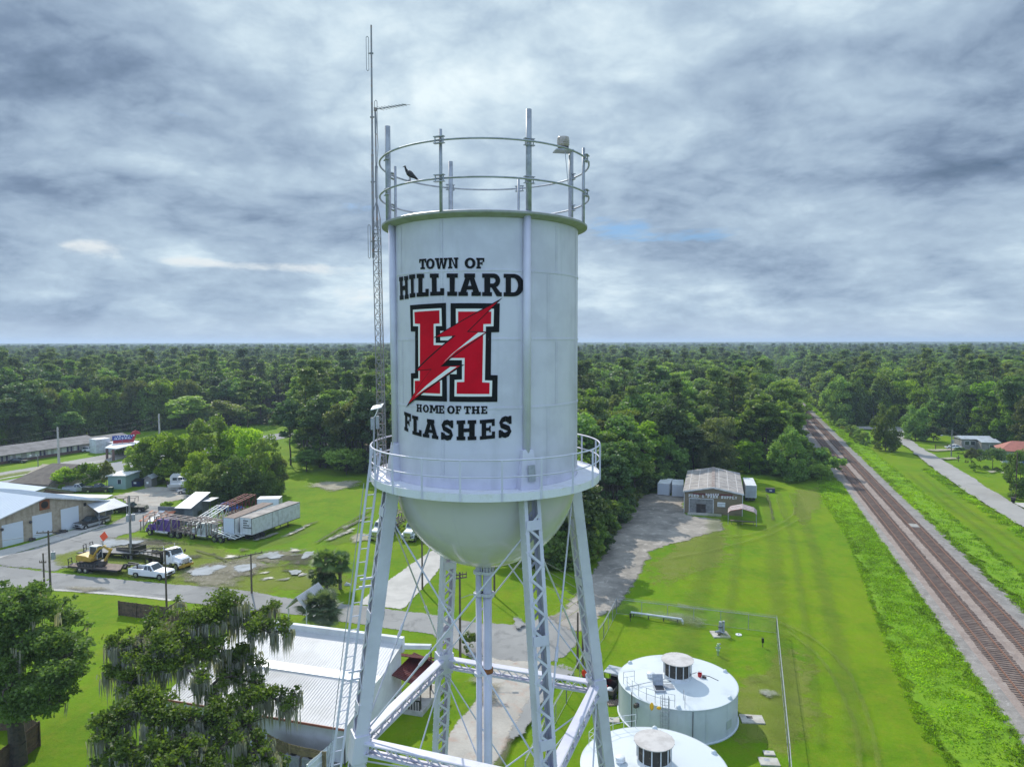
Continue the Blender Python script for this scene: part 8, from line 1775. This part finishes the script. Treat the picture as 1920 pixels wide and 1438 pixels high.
# ---- the two big trees in the foreground
def clump_tree(name, label, base, clumps, leaf, per, size, seed, moss_amt, trunk_r, forks):
    g = np.random.default_rng(seed); t = thing(name, label, 'tree', base); b0 = Vector(base); C = []; Tn = []; MC = []; cs = []
    for px, py, Y, r in clumps:
        c = PY(px, py, Y)-b0; cs.append((c, r)); n_sub = max(4, int(8*r))
        for k in range(n_sub):                   # each limb end carries several small sprays
            o = g.normal(size=3); o /= np.linalg.norm(o); o = o*np.array([r, r, r*.62])*(.35+.65*g.random()); rr = r*(.20+.28*g.random()); n = int(per*rr*rr*(.7+.6*g.random()))
            p = g.normal(size=(n, 3))*np.array([rr, rr, rr*.6])*.58; C.append(np.array(c)+o+p); Tn.append(np.full(n, g.random()))
        if g.random() < moss_amt*1.3:
            n = int(26*r*moss_amt)
            for k in range(n):
                a = g.random()*6.283; q = r*(.35+.6*g.random()); MC.append((c.x+q*math.cos(a), c.y+q*math.sin(a), c.z-r*.15-.3*g.random(), (.5+1.9*g.random()**1.6)*(.6+.5*r)))
    C = np.concatenate(C); Tn = np.concatenate(Tn); S = size*(.6+.8*g.random(len(C)))
    me = leaf_obj('crown', C, S, leaf, .35, .62, Tn, seed); o = bpy.data.objects.new('crown', me); COL.objects.link(o); o.parent = t
    if MC:
        mm = MB()
        for x, y, z, L in MC:                    # Spanish moss: bundles of thin hanging strands
            for j in range(7):
                ox, oy = g.normal(0, .10), g.normal(0, .10); l = L*(.45+.6*g.random()); a = g.random()*3.14; w_ = .020+.03*g.random(); dx_, dy_ = math.cos(a)*w_, math.sin(a)*w_; s1, s2 = g.normal(0, .05), g.normal(0, .05)
                x0, y0 = x+ox, y+oy; mm.add([(x0-dx_, y0-dy_, z), (x0+dx_, y0+dy_, z), (x0+dx_*1.2+s1, y0+dy_*1.2+s2, z-l*.55), (x0-dx_*1.2+s1, y0-dy_*1.2+s2, z-l*.55), (x0+s1*1.5, y0+s2*1.5, z-l)], [(0, 1, 2, 3), (3, 2, 4)])
        mo_ = mm.build('spanish_moss', M['moss'], t, recalc=False); n = len(mo_.data.vertices); a = mo_.data.attributes.new('tint', 'FLOAT', 'POINT'); a.data.foreach_set('value', np.repeat(g.random(n//5+1), 5)[:n].astype(np.float32)); mo_['kind'] = 'stuff'
    b = MB(); gg = random.Random(seed)
    f0 = Vector((0, 0, forks)); b.tube((0, 0, -.3), (.1, 0, forks*.5), trunk_r*1.25, trunk_r, 12, False); b.tube((.1, 0, forks*.5), f0, trunk_r, trunk_r*.9, 12, False)
    nodes = [f0]
    for c, r in sorted(cs, key=lambda q: (q[0]-f0).length):
        e = c-Vector((0, 0, r*.2)); best = min(nodes, key=lambda q: (q-e).length+(.35*max(0, q.z-e.z))); m_ = best.lerp(e, .5)+Vector((gg.uniform(-.3, .3), gg.uniform(-.3, .3), gg.uniform(-.1, .35))); d = (e-f0).length; r0 = max(.05, trunk_r*.55-.035*d); b.tube(best, m_, r0*1.15, r0, 7, False); b.tube(m_, e, r0, r0*.6, 7, False); nodes += [m_, e]
        for k in range(3): v = e+Vector((gg.uniform(-r, r), gg.uniform(-r, r), gg.uniform(-.3, .5)*r)); b.tube(e, v, r0*.35, .015, 5, False)
    b.build('trunk', M['bark'], t)
    return t
OAK = [(430, 1125, 55, 1.5), (400, 1150, 54, 1.6), (455, 1150, 56, 1.4), (505, 1135, 57, .9), (490, 1172, 55, 1.3), (528, 1178, 55, 1.0), (345, 1165, 53, 1.2), (370, 1150, 55, .9), (332, 1125, 56, .55), (300, 1165, 54, 1.3), (270, 1185, 52, 1.3), (225, 1200, 51, 1.2), (250, 1215, 51, 1.2), (310, 1205, 51, 1.5), (350, 1212, 52, 1.3), (285, 1240, 50, 1.3), (215, 1255, 50, 1.0), (245, 1275, 49, 1.1), (330, 1240, 50, 1.1), (402, 1210, 53, 1.3), (430, 1230, 54, 1.2), (462, 1212, 55, 1.1), (482, 1240, 54, .8), (436, 1262, 53, 1.1), (478, 1275, 53, .9), (390, 1285, 50, 1.1), (372, 1262, 49, .8), (255, 1315, 47, 1.5), (215, 1340, 46, 1.4), (300, 1332, 46, 1.4), (345, 1345, 46, 1.3), (195, 1370, 45, 1.1), (420, 1322, 48, 1.4), (400, 1345, 47, 1.2), (470, 1305, 50, 1.3), (508, 1300, 51, 1.1), (538, 1318, 51, .9), (553, 1293, 52, .5), (460, 1350, 48, 1.1), (430, 1380, 46, 1.2), (482, 1390, 47, 1.2), (500, 1412, 46, 1.1), (300, 1390, 44, 1.3), (250, 1400, 44, 1.3), (200, 1420, 44, 1.1), (350, 1400, 44, 1.2), (330, 1432, 43, 1.3), (400, 1432, 44, 1.1), (460, 1440, 45, 1.1), (520, 1430, 47, .9), (280, 1445, 43, 1.2), (235, 1450, 43, 1.1)]
ob_ = PY(375, 1420, 48); clump_tree('moss_draped_oak', 'large open oak draped with grey Spanish moss in front of the white building', (ob_.x, ob_.y, 0), OAK, 'leaf_oak', 400, .25, 5, 1.0, .55, 4.2)
LT = []; rl = random.Random(12)
for k in range(50):
    a = rl.uniform(0, 6.28); q = math.sqrt(rl.random()); x = 42+q*100*math.cos(a); y = 1222+q*112*math.sin(a); LT.append((x, y, 56-(y-1100)*.028+rl.uniform(-2.2, 2.2), rl.uniform(.9, 1.5)))
LT += [(30, 1112, 59, 1.2), (75, 1105, 59, 1.1), (60, 1135, 58, 1.4), (100, 1140, 58, 1.2), (145, 1150, 57, .9), (150, 1195, 55, .9), (140, 1240, 54, .9), (115, 1290, 53, 1.0), (80, 1315, 52, 1.1), (30, 1325, 52, 1.2), (-20, 1180, 54, 2.0), (-30, 1250, 53, 2.0), (-20, 1310, 52, 1.8), (90, 1330, 51, .7), (150, 1260, 54, .6), (160, 1170, 56, .55), (128, 1120, 58, .6), (163, 1225, 55, .5), (10, 1098, 59, .7), (110, 1312, 52, .6)]
lb = PY(30, 1390, 54); clump_tree('spreading_tree', 'dense dark green spreading tree at the lower left corner', (lb.x, lb.y, 0), LT, 'leaf_forest', 480, .25, 9, .10, .6, 3.5)
# ---- palms
def fan_palm(name, label, px, py, Ht, fr, n, leaf, seed, trunk_r=.2, group=None, skirt=True):
    g = random.Random(seed); p = P(px, py); t = thing(name, label, 'palm', p, 0, group); b = MB(); tin = []
    def frond(L, az_, el_, m_, off=0):
        d = Vector((math.cos(az_)*math.cos(el_), math.sin(az_)*math.cos(el_), math.sin(el_))); side = Vector((-math.sin(az_), math.cos(az_), 0)); up = side.cross(d)
        s = Vector((0, 0, Ht)); hub = s+d*L*.45-Vector((0, 0, .10*L)); b.cur = m_; b.tube(s, hub, .02, .012, 4, False); tv = g.random()
        for k in range(15):
            f = -1.35+2.7*k/14; e = hub+(d*math.cos(f)+side*math.sin(f))*L*.62*(1-.12*abs(f))-Vector((0, 0, L*.22*(1+abs(f)*.3))); mdl = hub.lerp(e, .55)+up*L*.06; w_ = side*math.cos(f)*.035*L-d*math.sin(f)*.035*L
            b.add([hub, mdl-w_, e, mdl+w_], [(0, 1, 2, 3)])
    for k in range(n): frond(fr*(.8+.35*g.random()), g.uniform(0, 6.28), g.uniform(-.5, 1.25), 0)
    if skirt:
        for k in range(n//2): frond(fr*(.6+.3*g.random()), g.uniform(0, 6.28), g.uniform(-1.35, -.7), 1)
    o = b.build('fronds', [M[leaf], M['dead_frond']], t, recalc=False); nv = len(o.data.vertices); a = o.data.attributes.new('tint', 'FLOAT', 'POINT'); a.data.foreach_set('value', np.repeat(np.array([g.random() for _ in range(nv//8+1)]), 8)[:nv].astype(np.float32))
    part('trunk', M['bark_grey'], t, lambda b: (b.tube((0, 0, -.2), (0, 0, Ht), trunk_r, trunk_r*.85, 10, False), [b.tube((0, 0, z), (0, 0, z+.12), trunk_r*1.15, trunk_r*.9, 10, False) for z in np.arange(.1, Ht-.2, .3)]))
    return t
fan_palm('cabbage_palm', 'taller cabbage palm with a shaggy skirt on the grass by the side street', 612, 1108, 4.6, 2.1, 46, 'palm_leaf', 1, .24, 'cabbage palms by the side street'); fan_palm('cabbage_palm', 'lower cabbage palm leaning on the right of the taller one', 638, 1104, 3.9, 1.9, 40, 'palm_leaf', 2, .22, 'cabbage palms by the side street'); fan_palm('cabbage_palm', 'smallest cabbage palm crown at the left foot of the pair', 598, 1106, 2.2, 1.7, 34, 'palm_leaf', 3, .2, 'cabbage palms by the side street')
tree('dark', 612, 1110, 1072, 26, 'dark ivy thicket wrapped round the palm trunks', 'shrub', None, True)
fan_palm('blue_fan_palm', 'silvery green fan palm beside the white building roof', 602, 1182, 3.3, 2.7, 54, 'palm_grey', 5, .2, None, False)
# small gable roof beside it
sg = Bld('street_porch', 'small white ribbed gable roof beside the silvery palm', 'porch', P(546, 1184), P(584, 1188)); GL_ = sg.L
sg.part('roof', M['roof_white'], lambda b: [(b.hexa([(x_, -1, 3.0), (GL_/2, -1, 4.4), (GL_/2, 4, 4.4), (x_, 4, 3.0), (x_, -1, 3.08), (GL_/2, -1, 4.48), (GL_/2, 4, 4.48), (x_, 4, 3.08)]), ribs(b, [(x_, -1, 3.08), (x_, 4, 3.08), (GL_/2, 4, 4.48), (GL_/2, -1, 4.48)], 14, .05, .06)) for x_ in (0, GL_)]); sg.part('post', M['white_dull'], lambda b: [b.bx(x_, x_+.12, y_, y_+.12, 0, 3.0) for x_ in (.1, GL_-.2) for y_ in (-.8, 3.7)])
